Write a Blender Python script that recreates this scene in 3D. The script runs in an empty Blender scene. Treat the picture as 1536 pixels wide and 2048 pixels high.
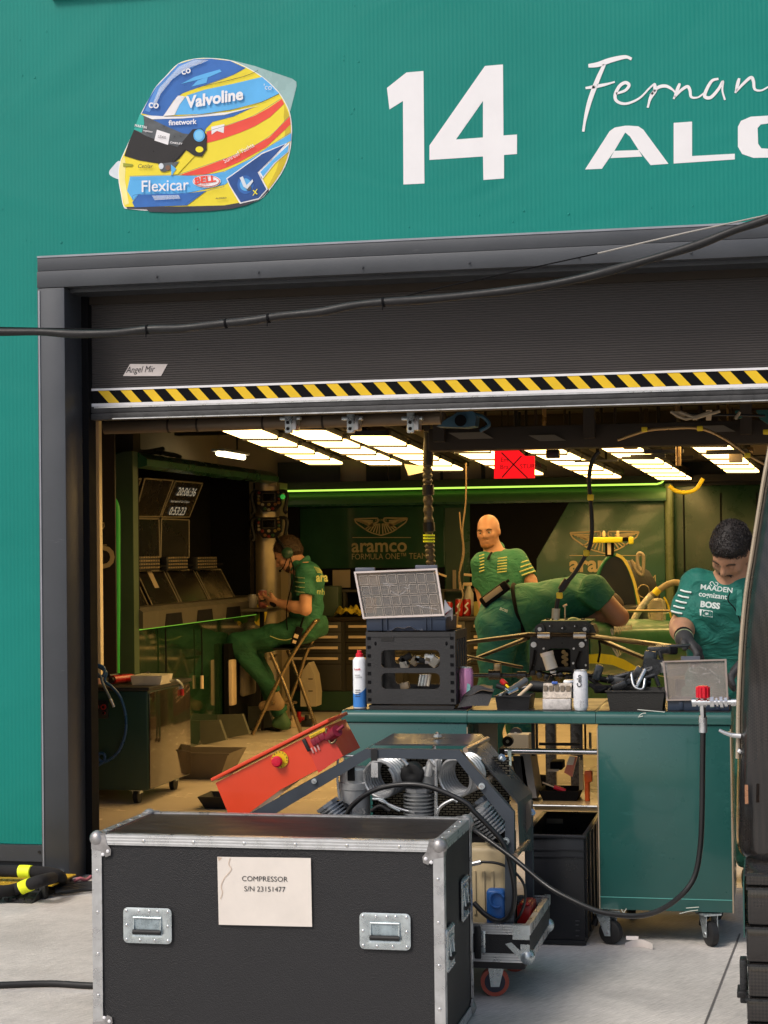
import bpy, bmesh, math, random
import numpy as np
from mathutils import Vector as V, Matrix, Euler
random.seed(7); R = math.radians
S = bpy.context.scene; COL = S.collection

# ------------------------------------------------------------ camera, sky, sun, exposure
F_PX, W_PX, H_PX = 3700.0, 1536.0, 2048.0
CAM = V((0, 0, 1.47))
ROT = Matrix.Rotation(R(12.1), 3, 'Z') @ Matrix.Rotation(R(91.18), 3, 'X') @ Matrix.Rotation(-.012, 3, 'Z')
cd = bpy.data.cameras.new('camera'); cam = bpy.data.objects.new('camera', cd); COL.objects.link(cam)
cam.matrix_world = Matrix.Translation(CAM) @ ROT.to_4x4()
cd.sensor_fit = 'VERTICAL'; cd.sensor_height = 24; cd.sensor_width = 18
cd.lens = F_PX / H_PX * 24; cd.clip_end = 500; cd.clip_start = .05
S.camera = cam
w = bpy.data.worlds.new('World'); S.world = w; w.use_nodes = True
nt = w.node_tree; bg = nt.nodes['Background']
sky = nt.nodes.new('ShaderNodeTexSky'); sky.sky_type = 'NISHITA'; sky.sun_disc = False
SUN_EL, SUN_AZ = 48, 215
sky.sun_elevation = R(SUN_EL); sky.sun_rotation = R(SUN_AZ); sky.dust_density = 4; sky.air_density = 1.0; sky.ozone_density = .6
nt.links.new(sky.outputs[0], bg.inputs[0]); bg.inputs[1].default_value = .085
sl = bpy.data.lights.new('sun', 'SUN'); sl.energy = 1.1; sl.angle = R(14); sl.color = (1, .95, .88)
so = bpy.data.objects.new('sun', sl); COL.objects.link(so)
d_ = V((math.sin(R(SUN_AZ)) * math.cos(R(SUN_EL)), math.cos(R(SUN_AZ)) * math.cos(R(SUN_EL)), math.sin(R(SUN_EL))))
so.rotation_euler = d_.to_track_quat('Z', 'Y').to_euler()
S.view_settings.view_transform = 'Standard'; S.view_settings.look = 'None'; S.view_settings.gamma = 1
S.view_settings.exposure = .7

# ------------------------------------------------------------ places
def ray(px, py): return ROT @ V(((px - W_PX / 2) / F_PX, -(py - H_PX / 2) / F_PX, -1))
def P(px, py, Y):
    d = ray(px, py); return CAM + d * ((Y - CAM.y) / d.y)
def G(px, py, z=0.0):
    d = ray(px, py); return CAM + d * ((z - CAM.z) / d.z)
def PX(px, py, X):
    d = ray(px, py); return CAM + d * ((X - CAM.x) / d.x)

# ------------------------------------------------------------ materials
_M = {}
def mat(name, col, rough=.5, metal=0., var=.12, vscale=6., bump=0., bscale=120., emit=None, es=0., alpha=1., trans=0., coat=0., spec=.5, rvar=.1, ior=1.45, stretch=(1, 1, 1)):
    if name in _M: return _M[name]
    m = bpy.data.materials.new(name); m.use_nodes = True; n = m.node_tree.nodes; l = m.node_tree.links
    b = n['Principled BSDF']
    b.inputs['Roughness'].default_value = rough; b.inputs['Metallic'].default_value = metal
    b.inputs['Specular IOR Level'].default_value = spec; b.inputs['IOR'].default_value = ior
    if coat: b.inputs['Coat Weight'].default_value = coat; b.inputs['Coat Roughness'].default_value = .06
    if trans: b.inputs['Transmission Weight'].default_value = trans
    if alpha < 1: b.inputs['Alpha'].default_value = alpha
    tc = n.new('ShaderNodeTexCoord'); mp = n.new('ShaderNodeMapping'); mp.inputs['Scale'].default_value = stretch
    l.new(tc.outputs['Object'], mp.inputs[0])
    nz = n.new('ShaderNodeTexNoise'); nz.inputs['Scale'].default_value = vscale; nz.inputs['Detail'].default_value = 6; nz.inputs['Roughness'].default_value = .62
    l.new(mp.outputs[0], nz.inputs['Vector'])
    rp = n.new('ShaderNodeMapRange'); rp.inputs['To Min'].default_value = 1 - var; rp.inputs['To Max'].default_value = 1 + var
    rp.inputs['From Min'].default_value = .3; rp.inputs['From Max'].default_value = .7
    l.new(nz.outputs[0], rp.inputs[0])
    mx = n.new('ShaderNodeVectorMath'); mx.operation = 'SCALE'; mx.inputs[0].default_value = col[:3]
    l.new(rp.outputs[0], mx.inputs['Scale']); l.new(mx.outputs[0], b.inputs['Base Color'])
    rr = n.new('ShaderNodeMapRange'); rr.inputs['To Min'].default_value = max(0, rough - rvar); rr.inputs['To Max'].default_value = min(1, rough + rvar)
    rr.inputs['From Min'].default_value = .3; rr.inputs['From Max'].default_value = .7
    l.new(nz.outputs[0], rr.inputs[0]); l.new(rr.outputs[0], b.inputs['Roughness'])
    if bump:
        n2 = n.new('ShaderNodeTexNoise'); n2.inputs['Scale'].default_value = bscale; n2.inputs['Detail'].default_value = 3
        l.new(mp.outputs[0], n2.inputs['Vector'])
        bp = n.new('ShaderNodeBump'); bp.inputs['Strength'].default_value = bump; bp.inputs['Distance'].default_value = .004
        l.new(n2.outputs[0], bp.inputs['Height']); l.new(bp.outputs[0], b.inputs['Normal'])
    if emit: b.inputs['Emission Color'].default_value = (*emit, 1); b.inputs['Emission Strength'].default_value = es
    _M[name] = m; return m
def wave_bump(m, axis, scale, strength, dist=.002, noise=0):
    n = m.node_tree.nodes; l = m.node_tree.links; b = n['Principled BSDF']
    tc = n.new('ShaderNodeTexCoord'); wv = n.new('ShaderNodeTexWave'); wv.wave_type = 'BANDS'; wv.bands_direction = axis
    wv.inputs['Scale'].default_value = scale; wv.inputs['Distortion'].default_value = noise; wv.inputs['Detail'].default_value = 2
    l.new(tc.outputs['Object'], wv.inputs[0])
    bp = n.new('ShaderNodeBump'); bp.inputs['Strength'].default_value = strength; bp.inputs['Distance'].default_value = dist
    l.new(wv.outputs[1], bp.inputs['Height'])
    old = b.inputs['Normal'].links
    if old: l.new(old[0].from_socket, bp.inputs['Normal'])
    l.new(bp.outputs[0], b.inputs['Normal']); return m
def scratches(m, amount=.35, scale=14, col=(.55, .55, .53)):
    n = m.node_tree.nodes; l = m.node_tree.links; b = n['Principled BSDF']
    src = b.inputs['Base Color'].links[0].from_socket
    tc = n.new('ShaderNodeTexCoord'); mp = n.new('ShaderNodeMapping'); mp.inputs['Scale'].default_value = (1, 1, 5); mp.inputs['Rotation'].default_value = (.3, .4, .5)
    l.new(tc.outputs['Object'], mp.inputs[0])
    nz = n.new('ShaderNodeTexNoise'); nz.inputs['Scale'].default_value = scale; nz.inputs['Detail'].default_value = 9; nz.inputs['Roughness'].default_value = .75
    l.new(mp.outputs[0], nz.inputs['Vector'])
    r = n.new('ShaderNodeMapRange'); r.inputs['From Min'].default_value = .63; r.inputs['From Max'].default_value = .75; r.inputs['To Max'].default_value = amount
    l.new(nz.outputs[0], r.inputs[0])
    mx = n.new('ShaderNodeMix'); mx.data_type = 'RGBA'; l.new(r.outputs[0], mx.inputs[0]); l.new(src, mx.inputs[6]); mx.inputs[7].default_value = (*col, 1)
    l.new(mx.outputs[2], b.inputs['Base Color']); return m

# ------------------------------------------------------------ mesh builder
class MB:
    def __init__(s): s.v = []; s.f = []; s.m = []; s.mats = []; s.flat = False
    def mi(s, m):
        if m not in s.mats: s.mats.append(m)
        return s.mats.index(m)
    def add(s, vs, fs, m):
        o = len(s.v); s.v += [V(x) for x in vs]; k = s.mi(m)
        for f in fs: s.f.append([o + i for i in f]); s.m.append(k)
        return s
    def bm(s, bm, m, mx=None):
        if mx is not None: bmesh.ops.transform(bm, matrix=mx, verts=bm.verts)
        bm.verts.index_update()
        s.add([v.co.copy() for v in bm.verts], [[v.index for v in f.verts] for f in bm.faces], m); bm.free(); return s
    def box(s, c, d, m, rot=None, bev=0., seg=2):
        b = bmesh.new(); bmesh.ops.create_cube(b, size=1)
        bmesh.ops.scale(b, vec=d, verts=b.verts)
        if bev: bmesh.ops.bevel(b, geom=list(b.edges), offset=min(bev, min(d) * .45), segments=seg, affect='EDGES', profile=.5)
        mx = Matrix.Translation(V(c))
        if rot is not None: mx = mx @ (rot.to_4x4() if isinstance(rot, Matrix) else Euler(rot).to_matrix().to_4x4())
        return s.bm(b, m, mx)
    def b2(s, lo, hi, m, bev=0., seg=2):
        lo = V(lo); hi = V(hi); return s.box((lo + hi) / 2, [max(abs(a), 1e-4) for a in (hi - lo)], m, bev=bev, seg=seg)
    def cyl(s, a, b, r, m, r2=None, n=20, cap=True):
        a = V(a); b = V(b); r2 = r if r2 is None else r2; ax = (b - a).normalized()
        u = ax.orthogonal().normalized(); w_ = ax.cross(u); vs = []
        for p, rr in ((a, r), (b, r2)):
            for i in range(n): t = 2 * math.pi * i / n; vs.append(p + u * math.cos(t) * rr + w_ * math.sin(t) * rr)
        fs = [[i, (i + 1) % n, n + (i + 1) % n, n + i] for i in range(n)]
        if cap: fs += [list(range(n))[::-1], list(range(n, 2 * n))]
        return s.add(vs, fs, m)
    def lathe(s, c, ax, prof, m, n=28):
        c = V(c); ax = V(ax).normalized(); u = ax.orthogonal().normalized(); w_ = ax.cross(u); vs = []; fs = []
        for (h, r) in prof:
            for i in range(n): t = 2 * math.pi * i / n; vs.append(c + ax * h + (u * math.cos(t) + w_ * math.sin(t)) * max(r, 1e-4))
        for k in range(len(prof) - 1):
            for i in range(n): j = (i + 1) % n; fs.append([k * n + i, k * n + j, (k + 1) * n + j, (k + 1) * n + i])
        fs += [list(range(n))[::-1], list(range((len(prof) - 1) * n, len(prof) * n))]
        return s.add(vs, fs, m)
    def tube(s, pts, r, m, n=10, sm=6, closed=False, rf=None):
        p = spline(pts, sm, closed) if sm > 1 else [V(x) for x in pts]
        N = len(p); vs = []; fs = []; u = None
        for i in range(N):
            t = ((p[(i + 1) % N] if closed or i < N - 1 else p[i]) - (p[i - 1] if closed or i > 0 else p[i]))
            t = t.normalized() if t.length > 1e-9 else V((0, 0, 1))
            u = t.orthogonal() if u is None else u - t * u.dot(t); u.normalize(); w_ = t.cross(u)
            rr = r if rf is None else r * rf(i / (N - 1))
            for k in range(n): a = 2 * math.pi * k / n; vs.append(p[i] + (u * math.cos(a) + w_ * math.sin(a)) * rr)
        for i in range(N if closed else N - 1):
            j = (i + 1) % N
            for k in range(n): q = (k + 1) % n; fs.append([i * n + k, i * n + q, j * n + q, j * n + k])
        if not closed: fs += [list(range(n))[::-1], list(range((N - 1) * n, N * n))]
        return s.add(vs, fs, m)
    def sph(s, c, r, m, sc=(1, 1, 1), n=16, rot=None):
        b = bmesh.new(); bmesh.ops.create_uvsphere(b, u_segments=n, v_segments=max(6, n // 2), radius=r)
        mx = Matrix.Translation(V(c)) @ (rot.to_4x4() if rot is not None else Matrix.Identity(4)) @ Matrix.Diagonal((*sc, 1))
        return s.bm(b, m, mx)
    def prism(s, pts, d, m):           # planar outline pushed along d
        n = len(pts); pts = [V(p) for p in pts]; d = V(d)
        nn = V((0, 0, 0))
        for i in range(n): nn += pts[i].cross(pts[(i + 1) % n])
        if nn.dot(d) > 0: pts = pts[::-1]
        vs = pts + [p + d for p in pts]
        fs = [list(range(n)), list(range(2 * n - 1, n - 1, -1))] + [[i, n + i, n + (i + 1) % n, (i + 1) % n] for i in range(n)]
        return s.add(vs, fs, m)
    def quad(s, pts, m): return s.add(pts, [list(range(len(pts)))], m)
    def grid(s, fn, nu, nv, m, closed_u=False):
        vs = [fn(i / nu, j / nv) for j in range(nv + 1) for i in range(nu + 1)]
        fs = [[j * (nu + 1) + i, j * (nu + 1) + i + 1, (j + 1) * (nu + 1) + i + 1, (j + 1) * (nu + 1) + i] for j in range(nv) for i in range(nu)]
        return s.add(vs, fs, m)
    def ribbon(s, pts, wdt, m, nrm, off=0., th=.0015, sm=6):   # flat brush stroke lying in a plane
        p = spline(pts, sm) if sm > 1 else [V(x) for x in pts]; nrm = V(nrm).normalized(); N = len(p); vs = []; fs = []
        for i in range(N):
            t = (p[min(i + 1, N - 1)] - p[max(i - 1, 0)]).normalized(); q = t.cross(nrm)
            ww = wdt(i / (N - 1)) if callable(wdt) else wdt
            vs += [p[i] + q * ww / 2 + nrm * (off + th), p[i] - q * ww / 2 + nrm * (off + th)]
        for i in range(N - 1): fs.append([2 * i, 2 * i + 1, 2 * i + 3, 2 * i + 2])
        return s.add(vs, fs, m)
    def text(s, txt, o, u, v, size, m, off=.0, shear=0., sx=1., bold=0., align='LEFT', th=0.):
        vs, fs = text_geo(txt, shear, bold, align); o = V(o); u = V(u).normalized(); v = V(v).normalized(); n = u.cross(v)
        return s.add([o + u * (a * size * sx) + v * (b * size) + n * off for a, b in vs], fs, m)
    def make(s, name, parent=None, base=(0, 0, 0), smooth=38):
        me = bpy.data.meshes.new(name); base = V(base)
        if parent is not None: base = wloc(parent)
        me.from_pydata([tuple(x - base) for x in s.v], [], s.f)
        for m in s.mats: me.materials.append(m)
        me.polygons.foreach_set('material_index', s.m); me.update()
        if smooth:
            me.polygons.foreach_set('use_smooth', [True] * len(me.polygons))
            me.set_sharp_from_angle(angle=R(smooth))
        o = bpy.data.objects.new(name, me); COL.objects.link(o)
        if parent is not None: o.parent = parent
        else: o.location = base
        return o
_T = {}
def text_geo(txt, shear, bold, align):
    k = (txt, shear, bold, align)
    if k in _T: return _T[k]
    c = bpy.data.curves.new('t', 'FONT'); c.body = txt; c.size = 1; c.shear = shear; c.offset = bold; c.align_x = align; c.resolution_u = 3; c.fill_mode = 'FRONT'
    o = bpy.data.objects.new('t', c); COL.objects.link(o); dg = bpy.context.evaluated_depsgraph_get(); dg.update()
    me = bpy.data.meshes.new_from_object(o.evaluated_get(dg))
    r = ([(v.co.x, v.co.y) for v in me.vertices], [list(p.vertices) for p in me.polygons])
    bpy.data.objects.remove(o); bpy.data.meshes.remove(me); bpy.data.curves.remove(c); _T[k] = r; return r
def spline(pts, k=6, closed=False):
    p = [V(x) for x in pts]; n = len(p); out = []
    if n < 3 and not closed: return [p[0].lerp(p[-1], i / 4) for i in range(5)]
    for i in range(n if closed else n - 1):
        a = p[i - 1] if (closed or i > 0) else p[0] * 2 - p[1]; b = p[i]; c = p[(i + 1) % n]
        d = p[(i + 2) % n] if (closed or i < n - 2) else p[n - 1] * 2 - p[n - 2]
        for j in range(k):
            t = j / k; out.append(.5 * ((2 * b) + (c - a) * t + (2 * a - 5 * b + 4 * c - d) * t * t + (3 * b - a - 3 * c + d) * t ** 3))
    if not closed: out.append(p[-1])
    return out
def wloc(o):
    l = V((0, 0, 0))
    while o is not None: l += o.location; o = o.parent
    return l
def tag(o, label=None, cat=None, group=None, kind=None):
    if label: o['label'] = label
    if cat: o['category'] = cat
    if group: o['group'] = group
    if kind: o['kind'] = kind
    return o
def thing(name, label, cat, loc, group=None):
    o = bpy.data.objects.new(name, None); COL.objects.link(o); o.location = V(loc); o.empty_display_size = .1
    return tag(o, label, cat, group)
def solo(mb, name, label, cat, base, group=None, smooth=38): return tag(mb.make(name, None, base, smooth), label, cat, group)
def copy_thing(root, delta, label, group=None):
    def cp(o, par):
        c = o.copy(); COL.objects.link(c); c.parent = par
        for ch in [x for x in bpy.data.objects if x.parent == o]: cp(ch, c)
        return c
    r = cp(root, None); r.location = root.location + V(delta); r['label'] = label
    if group: r['group'] = group
    return r

# ------------------------------------------------------------ implicit surfaces for bodies and clothes
def cap(a, b, ra, rb, k=.03, flat=False): return ('c', np.array(a, float), np.array(b, float), ra, rb, k, flat)
def ell(c, r, rot=None, k=.03): return ('e', np.array(c, float), np.array(r, float), np.array(rot if rot is not None else Matrix.Identity(3), float), k)
def sdf_mesh(prims, h=.01, cuts=(), wr=0., wf=14., seed=1, grow=0., carve=()):
    lo = np.full(3, 1e9); hi = -lo
    for p in prims:
        if p[0] == 'c': r = max(p[3], p[4]); lo = np.minimum(lo, np.minimum(p[1], p[2]) - r); hi = np.maximum(hi, np.maximum(p[1], p[2]) + r)
        else: r = p[2].max(); lo = np.minimum(lo, p[1] - r); hi = np.maximum(hi, p[1] + r)
    lo -= 4 * h + grow + wr; hi += 4 * h + grow + wr
    n = np.ceil((hi - lo) / h).astype(int) + 1
    ax = [(lo[i] + h * np.arange(n[i])).astype(np.float32) for i in range(3)]
    D = np.full(n, .5, np.float32)
    for p in prims:
        if p[0] == 'c': r = max(p[3], p[4]); a, b = p[1], p[2]; plo = np.minimum(a, b) - r; phi = np.maximum(a, b) + r; k = p[5]
        else: r = p[2].max(); plo = p[1] - r; phi = p[1] + r; k = p[4]
        mg = k + 3 * h + grow + wr
        i0 = np.clip(((plo - mg - lo) / h).astype(int), 0, n - 1); i1 = np.clip(((phi + mg - lo) / h).astype(int) + 2, 1, n)
        sl_ = tuple(slice(i0[i], i1[i]) for i in range(3))
        X, Y, Z = np.meshgrid(ax[0][sl_[0]], ax[1][sl_[1]], ax[2][sl_[2]], indexing='ij')
        if p[0] == 'c':
            ab = b - a; L2 = max((ab * ab).sum(), 1e-12); raw = ((X - a[0]) * ab[0] + (Y - a[1]) * ab[1] + (Z - a[2]) * ab[2]) / L2; t = np.clip(raw, 0, 1)
            d = np.sqrt((X - a[0] - ab[0] * t) ** 2 + (Y - a[1] - ab[1] * t) ** 2 + (Z - a[2] - ab[2] * t) ** 2) - (p[3] + (p[4] - p[3]) * t)
            if p[6]: d = np.maximum(d, (raw - 1) * math.sqrt(L2))
        else:
            Q = np.stack([X - p[1][0], Y - p[1][1], Z - p[1][2]], -1) @ p[3]; rr = p[2]
            k0 = np.sqrt(((Q / rr) ** 2).sum(-1)); k1 = np.sqrt(((Q / rr ** 2) ** 2).sum(-1)) + 1e-9; d = k0 * (k0 - 1) / k1
        o = D[sl_]; hh = np.maximum(k - np.abs(o - d), 0) / k; D[sl_] = np.minimum(o, d) - hh * hh * k * .25
    D -= grow
    if wr:
        X, Y, Z = np.meshgrid(*ax, indexing='ij'); s = seed * 1.7
        q = np.sin(X * wf * .7 + 1.9 * np.sin(Z * wf * .5 + s) + s) * np.sin(Z * wf + 1.4 * np.sin(Y * wf * .6 + X * wf * .4) + 2 * s) + .5 * np.sin(Z * wf * 2.1 + X * wf * 1.6 + 2 * np.sin(Y * wf) + s)
        D += (wr * .6 * q).astype(np.float32)
    for (pt, nr) in cuts:
        X, Y, Z = np.meshgrid(*ax, indexing='ij'); D = np.maximum(D, (X - pt[0]) * nr[0] + (Y - pt[1]) * nr[1] + (Z - pt[2]) * nr[2])
    for (c, r) in carve:
        X, Y, Z = np.meshgrid(*ax, indexing='ij'); d = r - np.sqrt((X - c[0]) ** 2 + (Y - c[1]) ** 2 + (Z - c[2]) ** 2); k = .012
        hh = np.maximum(k - np.abs(D - d), 0) / k; D = np.maximum(D, d) + hh * hh * k * .25
    return net(D, lo, h)
def net(D, lo, h):
    n = np.array(D.shape); I = D < 0; c = n - 1
    acc = np.zeros((*c, 3), np.float32); cnt = np.zeros(c, np.float32); ed = []
    for a in range(3):
        s0 = [slice(None)] * 3; s1 = [slice(None)] * 3; s0[a] = slice(0, -1); s1[a] = slice(1, None)
        f0 = D[tuple(s0)]; f1 = D[tuple(s1)]; X = I[tuple(s0)] != I[tuple(s1)]; T = np.where(X, f0 / np.where(X, f0 - f1, 1), 0)
        ed.append((X, I[tuple(s0)])); o = [i for i in range(3) if i != a]
        for p in (0, 1):
            for q in (0, 1):
                s = [slice(None)] * 3; s[o[0]] = slice(p, p + c[o[0]]); s[o[1]] = slice(q, q + c[o[1]]); s = tuple(s)
                x = X[s].astype(np.float32); cnt += x; acc[..., a] += T[s] * x; acc[..., o[0]] += p * x; acc[..., o[1]] += q * x
    act = cnt > 0; idx = np.full(c, -1, int); idx[act] = np.arange(act.sum()); ii = np.argwhere(act)
    vs = lo + h * (ii + acc[act] / cnt[act][:, None]); fs = []
    for a in range(3):
        X, I0 = ed[a]; o = [i for i in range(3) if i != a]; e = np.argwhere(X)
        e = e[(e[:, o[0]] > 0) & (e[:, o[1]] > 0) & (e[:, o[0]] < c[o[0]]) & (e[:, o[1]] < c[o[1]])]
        ins = I0[tuple(e.T)]; q = []
        for dp, dq in ((-1, -1), (0, -1), (0, 0), (-1, 0)):
            g = e.copy(); g[:, o[0]] += dp; g[:, o[1]] += dq; q.append(idx[tuple(g.T)])
        q = np.stack(q, 1); fl = ins if a != 1 else ~ins; q[~fl] = q[~fl][:, ::-1]; fs.append(q)
    return vs, np.concatenate(fs)
def sdf_obj(name, prims, m, parent, h=.01, sm=2, **kw):
    vs, fs = sdf_mesh(prims, h, **kw)
    base = wloc(parent) if parent else V((0, 0, 0))
    # light laplacian smoothing
    E = np.concatenate([fs[:, [0, 1]], fs[:, [1, 2]], fs[:, [2, 3]], fs[:, [3, 0]]])
    for _ in range(sm):
        acc = np.zeros_like(vs); ct = np.zeros(len(vs)); np.add.at(acc, E[:, 0], vs[E[:, 1]]); np.add.at(acc, E[:, 1], vs[E[:, 0]]); np.add.at(ct, E[:, 0], 1); np.add.at(ct, E[:, 1], 1)
        vs = vs * .5 + .5 * acc / np.maximum(ct, 1)[:, None]
    me = bpy.data.meshes.new(name); me.from_pydata((vs - np.array(base)).tolist(), [], fs.tolist()); me.materials.append(m)
    me.polygons.foreach_set('use_smooth', [True] * len(me.polygons)); me.update()
    o = bpy.data.objects.new(name, me); COL.objects.link(o)
    if parent: o.parent = parent
    return o
# ============================================================ materials in use
teal = mat('teal_cladding', (.003, .212, .178), .45, var=.07, vscale=.9, bump=.25, bscale=260, spec=.3)
wave_bump(teal, 'X', 17, .35, .0012)
grey = mat('grey_powder_coat', (.062, .068, .078), .42, metal=.3, var=.1, vscale=3, bump=.12, bscale=300)
scratches(grey, .25, 5, (.3, .3, .3))
dark = mat('dark_slat', (.058, .052, .050), .5, metal=.25, var=.12, vscale=1.5)
black = mat('black_plastic', (.012, .012, .013), .45, var=.2, bump=.15, bscale=200)
pitch = mat('black_matt', (.005, .005, .006), .8, var=.2, spec=.15)
rub = mat('black_rubber', (.014, .014, .015), .55, var=.25, vscale=20)
alu = mat('aluminium', (.62, .63, .64), .34, metal=.85, var=.12, vscale=25, rvar=.15)
scratches(alu, .5, 18, (.2, .2, .2))
wave_bump(mat('aluminium_ribbed', (.66, .67, .68), .3, metal=.8, var=.1, vscale=25), 'Z', 35, .5, .001)
ribal = _M['aluminium_ribbed']
steel = mat('bright_steel', (.7, .71, .72), .2, metal=1, var=.1, vscale=30)
zinc = mat('zinc_plate', (.56, .62, .64), .3, metal=.75, var=.2, vscale=30)
white = mat('white_vinyl', (.80, .79, .81), .45, var=.03)
yel = mat('hazard_yellow', (.80, .52, .012), .45, var=.08)
bench_teal = mat('bench_teal_enamel', (.016, .088, .078), .28, var=.07, vscale=3, coat=.5)
scratches(bench_teal, .25, 3, (.10, .3, .27))
gdark = mat('dark_green_gloss', (.018, .080, .040), .28, var=.15, vscale=2, coat=.15)
gmid = mat('green_satin', (.030, .095, .040), .35, var=.12, vscale=2)
cream = mat('cream_wall', (.72, .62, .48), .7, var=.08, vscale=2)
neon = mat('neon_yellow_tape', (.78, .85, .02), .5, emit=(.8, .9, .05), es=.08)
ivory = mat('ivory_handle', (.72, .55, .36), .4)
beige = mat('beige_panel', (.36, .29, .20), .4, var=.08)
carpaint = mat('green_car_paint', (.022, .14, .055), .38, coat=.25, var=.06)
lemon = mat('lemon_paint', (.80, .70, .02), .45)
carbon = mat('carbon_fibre', (.016, .0145, .014), .28, coat=.7, var=.3, vscale=3)
def weave(m, sc):
    n = m.node_tree.nodes; l = m.node_tree.links; b = n['Principled BSDF']; src = b.inputs['Base Color'].links[0].from_socket
    tc = n.new('ShaderNodeTexCoord'); mp = n.new('ShaderNodeMapping'); mp.inputs['Rotation'].default_value = (0, R(45), 0); l.new(tc.outputs['Object'], mp.inputs[0])
    ck = n.new('ShaderNodeTexChecker'); ck.inputs['Scale'].default_value = sc; ck.inputs[1].default_value = (1.5, 1.35, 1.25, 1); ck.inputs[2].default_value = (.45, .45, .45, 1); l.new(mp.outputs[0], ck.inputs[0])
    mx = n.new('ShaderNodeVectorMath'); mx.operation = 'MULTIPLY'; l.new(src, mx.inputs[0]); l.new(ck.outputs[0], mx.inputs[1]); l.new(mx.outputs[0], b.inputs['Base Color'])
weave(carbon, 150)

def folds(m, sc=9, st=.9, dist=.02):
    n = m.node_tree.nodes; l = m.node_tree.links; b = n['Principled BSDF']; tc = n.new('ShaderNodeTexCoord'); mp = n.new('ShaderNodeMapping'); mp.inputs['Scale'].default_value = (1, 1, 1.6); mp.inputs['Rotation'].default_value = (.5, .7, .3); l.new(tc.outputs['Object'], mp.inputs[0])
    nz = n.new('ShaderNodeTexNoise'); nz.inputs['Scale'].default_value = sc; nz.inputs['Detail'].default_value = 2.5; nz.inputs['Distortion'].default_value = 1.6; l.new(mp.outputs[0], nz.inputs['Vector'])
    bp = n.new('ShaderNodeBump'); bp.inputs['Strength'].default_value = st; bp.inputs['Distance'].default_value = dist; l.new(nz.outputs[0], bp.inputs['Height'])
    o = b.inputs['Normal'].links
    if o: l.new(o[0].from_socket, bp.inputs['Normal'])
    l.new(bp.outputs[0], b.inputs['Normal'])
folds(teal, 1.1, .35, .02)
# ============================================================ ground
con = mat('brushed_concrete', (.56, .527, .492), .82, var=.10, vscale=1.6, bump=.5, bscale=90)
def brushed(m):
    n = m.node_tree.nodes; l = m.node_tree.links; b = n['Principled BSDF']; src = b.inputs['Base Color'].links[0].from_socket
    tc = n.new('ShaderNodeTexCoord'); mp = n.new('ShaderNodeMapping'); mp.vector_type = 'TEXTURE'; mp.inputs['Rotation'].default_value = (0, 0, R(58)); mp.inputs['Scale'].default_value = (.06, .0042, 1); l.new(tc.outputs['Object'], mp.inputs[0])
    nz = n.new('ShaderNodeTexNoise'); nz.inputs['Scale'].default_value = 1; nz.inputs['Detail'].default_value = 4; l.new(mp.outputs[0], nz.inputs['Vector'])
    r = n.new('ShaderNodeMapRange'); r.inputs['From Min'].default_value = .3; r.inputs['From Max'].default_value = .7; r.inputs['To Min'].default_value = .74; r.inputs['To Max'].default_value = 1.18; l.new(nz.outputs[0], r.inputs[0])
    mx = n.new('ShaderNodeVectorMath'); mx.operation = 'SCALE'; l.new(src, mx.inputs[0]); l.new(r.outputs[0], mx.inputs['Scale']); 
    n3 = n.new('ShaderNodeTexNoise'); n3.inputs['Scale'].default_value = 2.3; n3.inputs['Detail'].default_value = 8; n3.inputs['Roughness'].default_value = .7; l.new(tc.outputs['Object'], n3.inputs['Vector'])
    r3 = n.new('ShaderNodeMapRange'); r3.inputs['From Min'].default_value = .35; r3.inputs['From Max'].default_value = .65; r3.inputs['To Min'].default_value = .84; r3.inputs['To Max'].default_value = 1.08; l.new(n3.outputs[0], r3.inputs[0])
    m2 = n.new('ShaderNodeVectorMath'); m2.operation = 'SCALE'; l.new(mx.outputs[0], m2.inputs[0]); l.new(r3.outputs[0], m2.inputs['Scale']); l.new(m2.outputs[0], b.inputs['Base Color'])
    bp = n.new('ShaderNodeBump'); bp.inputs['Strength'].default_value = .6; bp.inputs['Distance'].default_value = .004; l.new(nz.outputs[0], bp.inputs['Height'])
    l.new(b.inputs['Normal'].links[0].from_socket, bp.inputs['Normal']); l.new(bp.outputs[0], b.inputs['Normal'])
brushed(con)
a = MB()
j1, j2 = G(1480, 1868), G(1400, 2075); jd = (j2 - j1).normalized(); jn = V((-jd.y, jd.x, 0)) * .0035
A, B = j1 - jd * 0.0, j1 + jd * 14
a.quad([(-60, -60, 0), (60, -60, 0), (60, 8.1, 0), (-60, 8.1, 0)], con)
g = a.make('concrete_apron', smooth=0); tag(g, kind='structure')
a = MB(); a.add([A - jn + V((0, 0, .002)), A + jn + V((0, 0, .002)), B + jn + V((0, 0, .002)), B - jn + V((0, 0, .002))], [[0, 1, 2, 3]], mat('joint_sealant', (.13, .12, .115), .9))
tag(a.make('paving_joint', smooth=0), kind='structure')
epo = mat('epoxy_floor', (.64, .56, .48), .25, var=.04, vscale=2, rvar=.05, spec=.5)
a = MB(); a.quad([(-5.3, 8.1, .004), (3.2, 8.1, .004), (3.2, 17.3, .004), (-5.3, 17.3, .004)], epo); a.quad([(-5.3, 8.1, .004), (-5.3, 8.1, -.02), (3.2, 8.1, -.02), (3.2, 8.1, .004)], epo)
tag(a.make('garage_floor', smooth=0), kind='structure')
a = MB(); a.b2((-60, 40, -1), (60, 41, -.9), con)   # far ground behind the building
a.quad([(-60, 8.1, -.03), (60, 8.1, -.03), (60, 60, -.03), (-60, 60, -.03)], con); 
tag(a.make('ground_behind_building', smooth=0), kind='structure')

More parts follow.
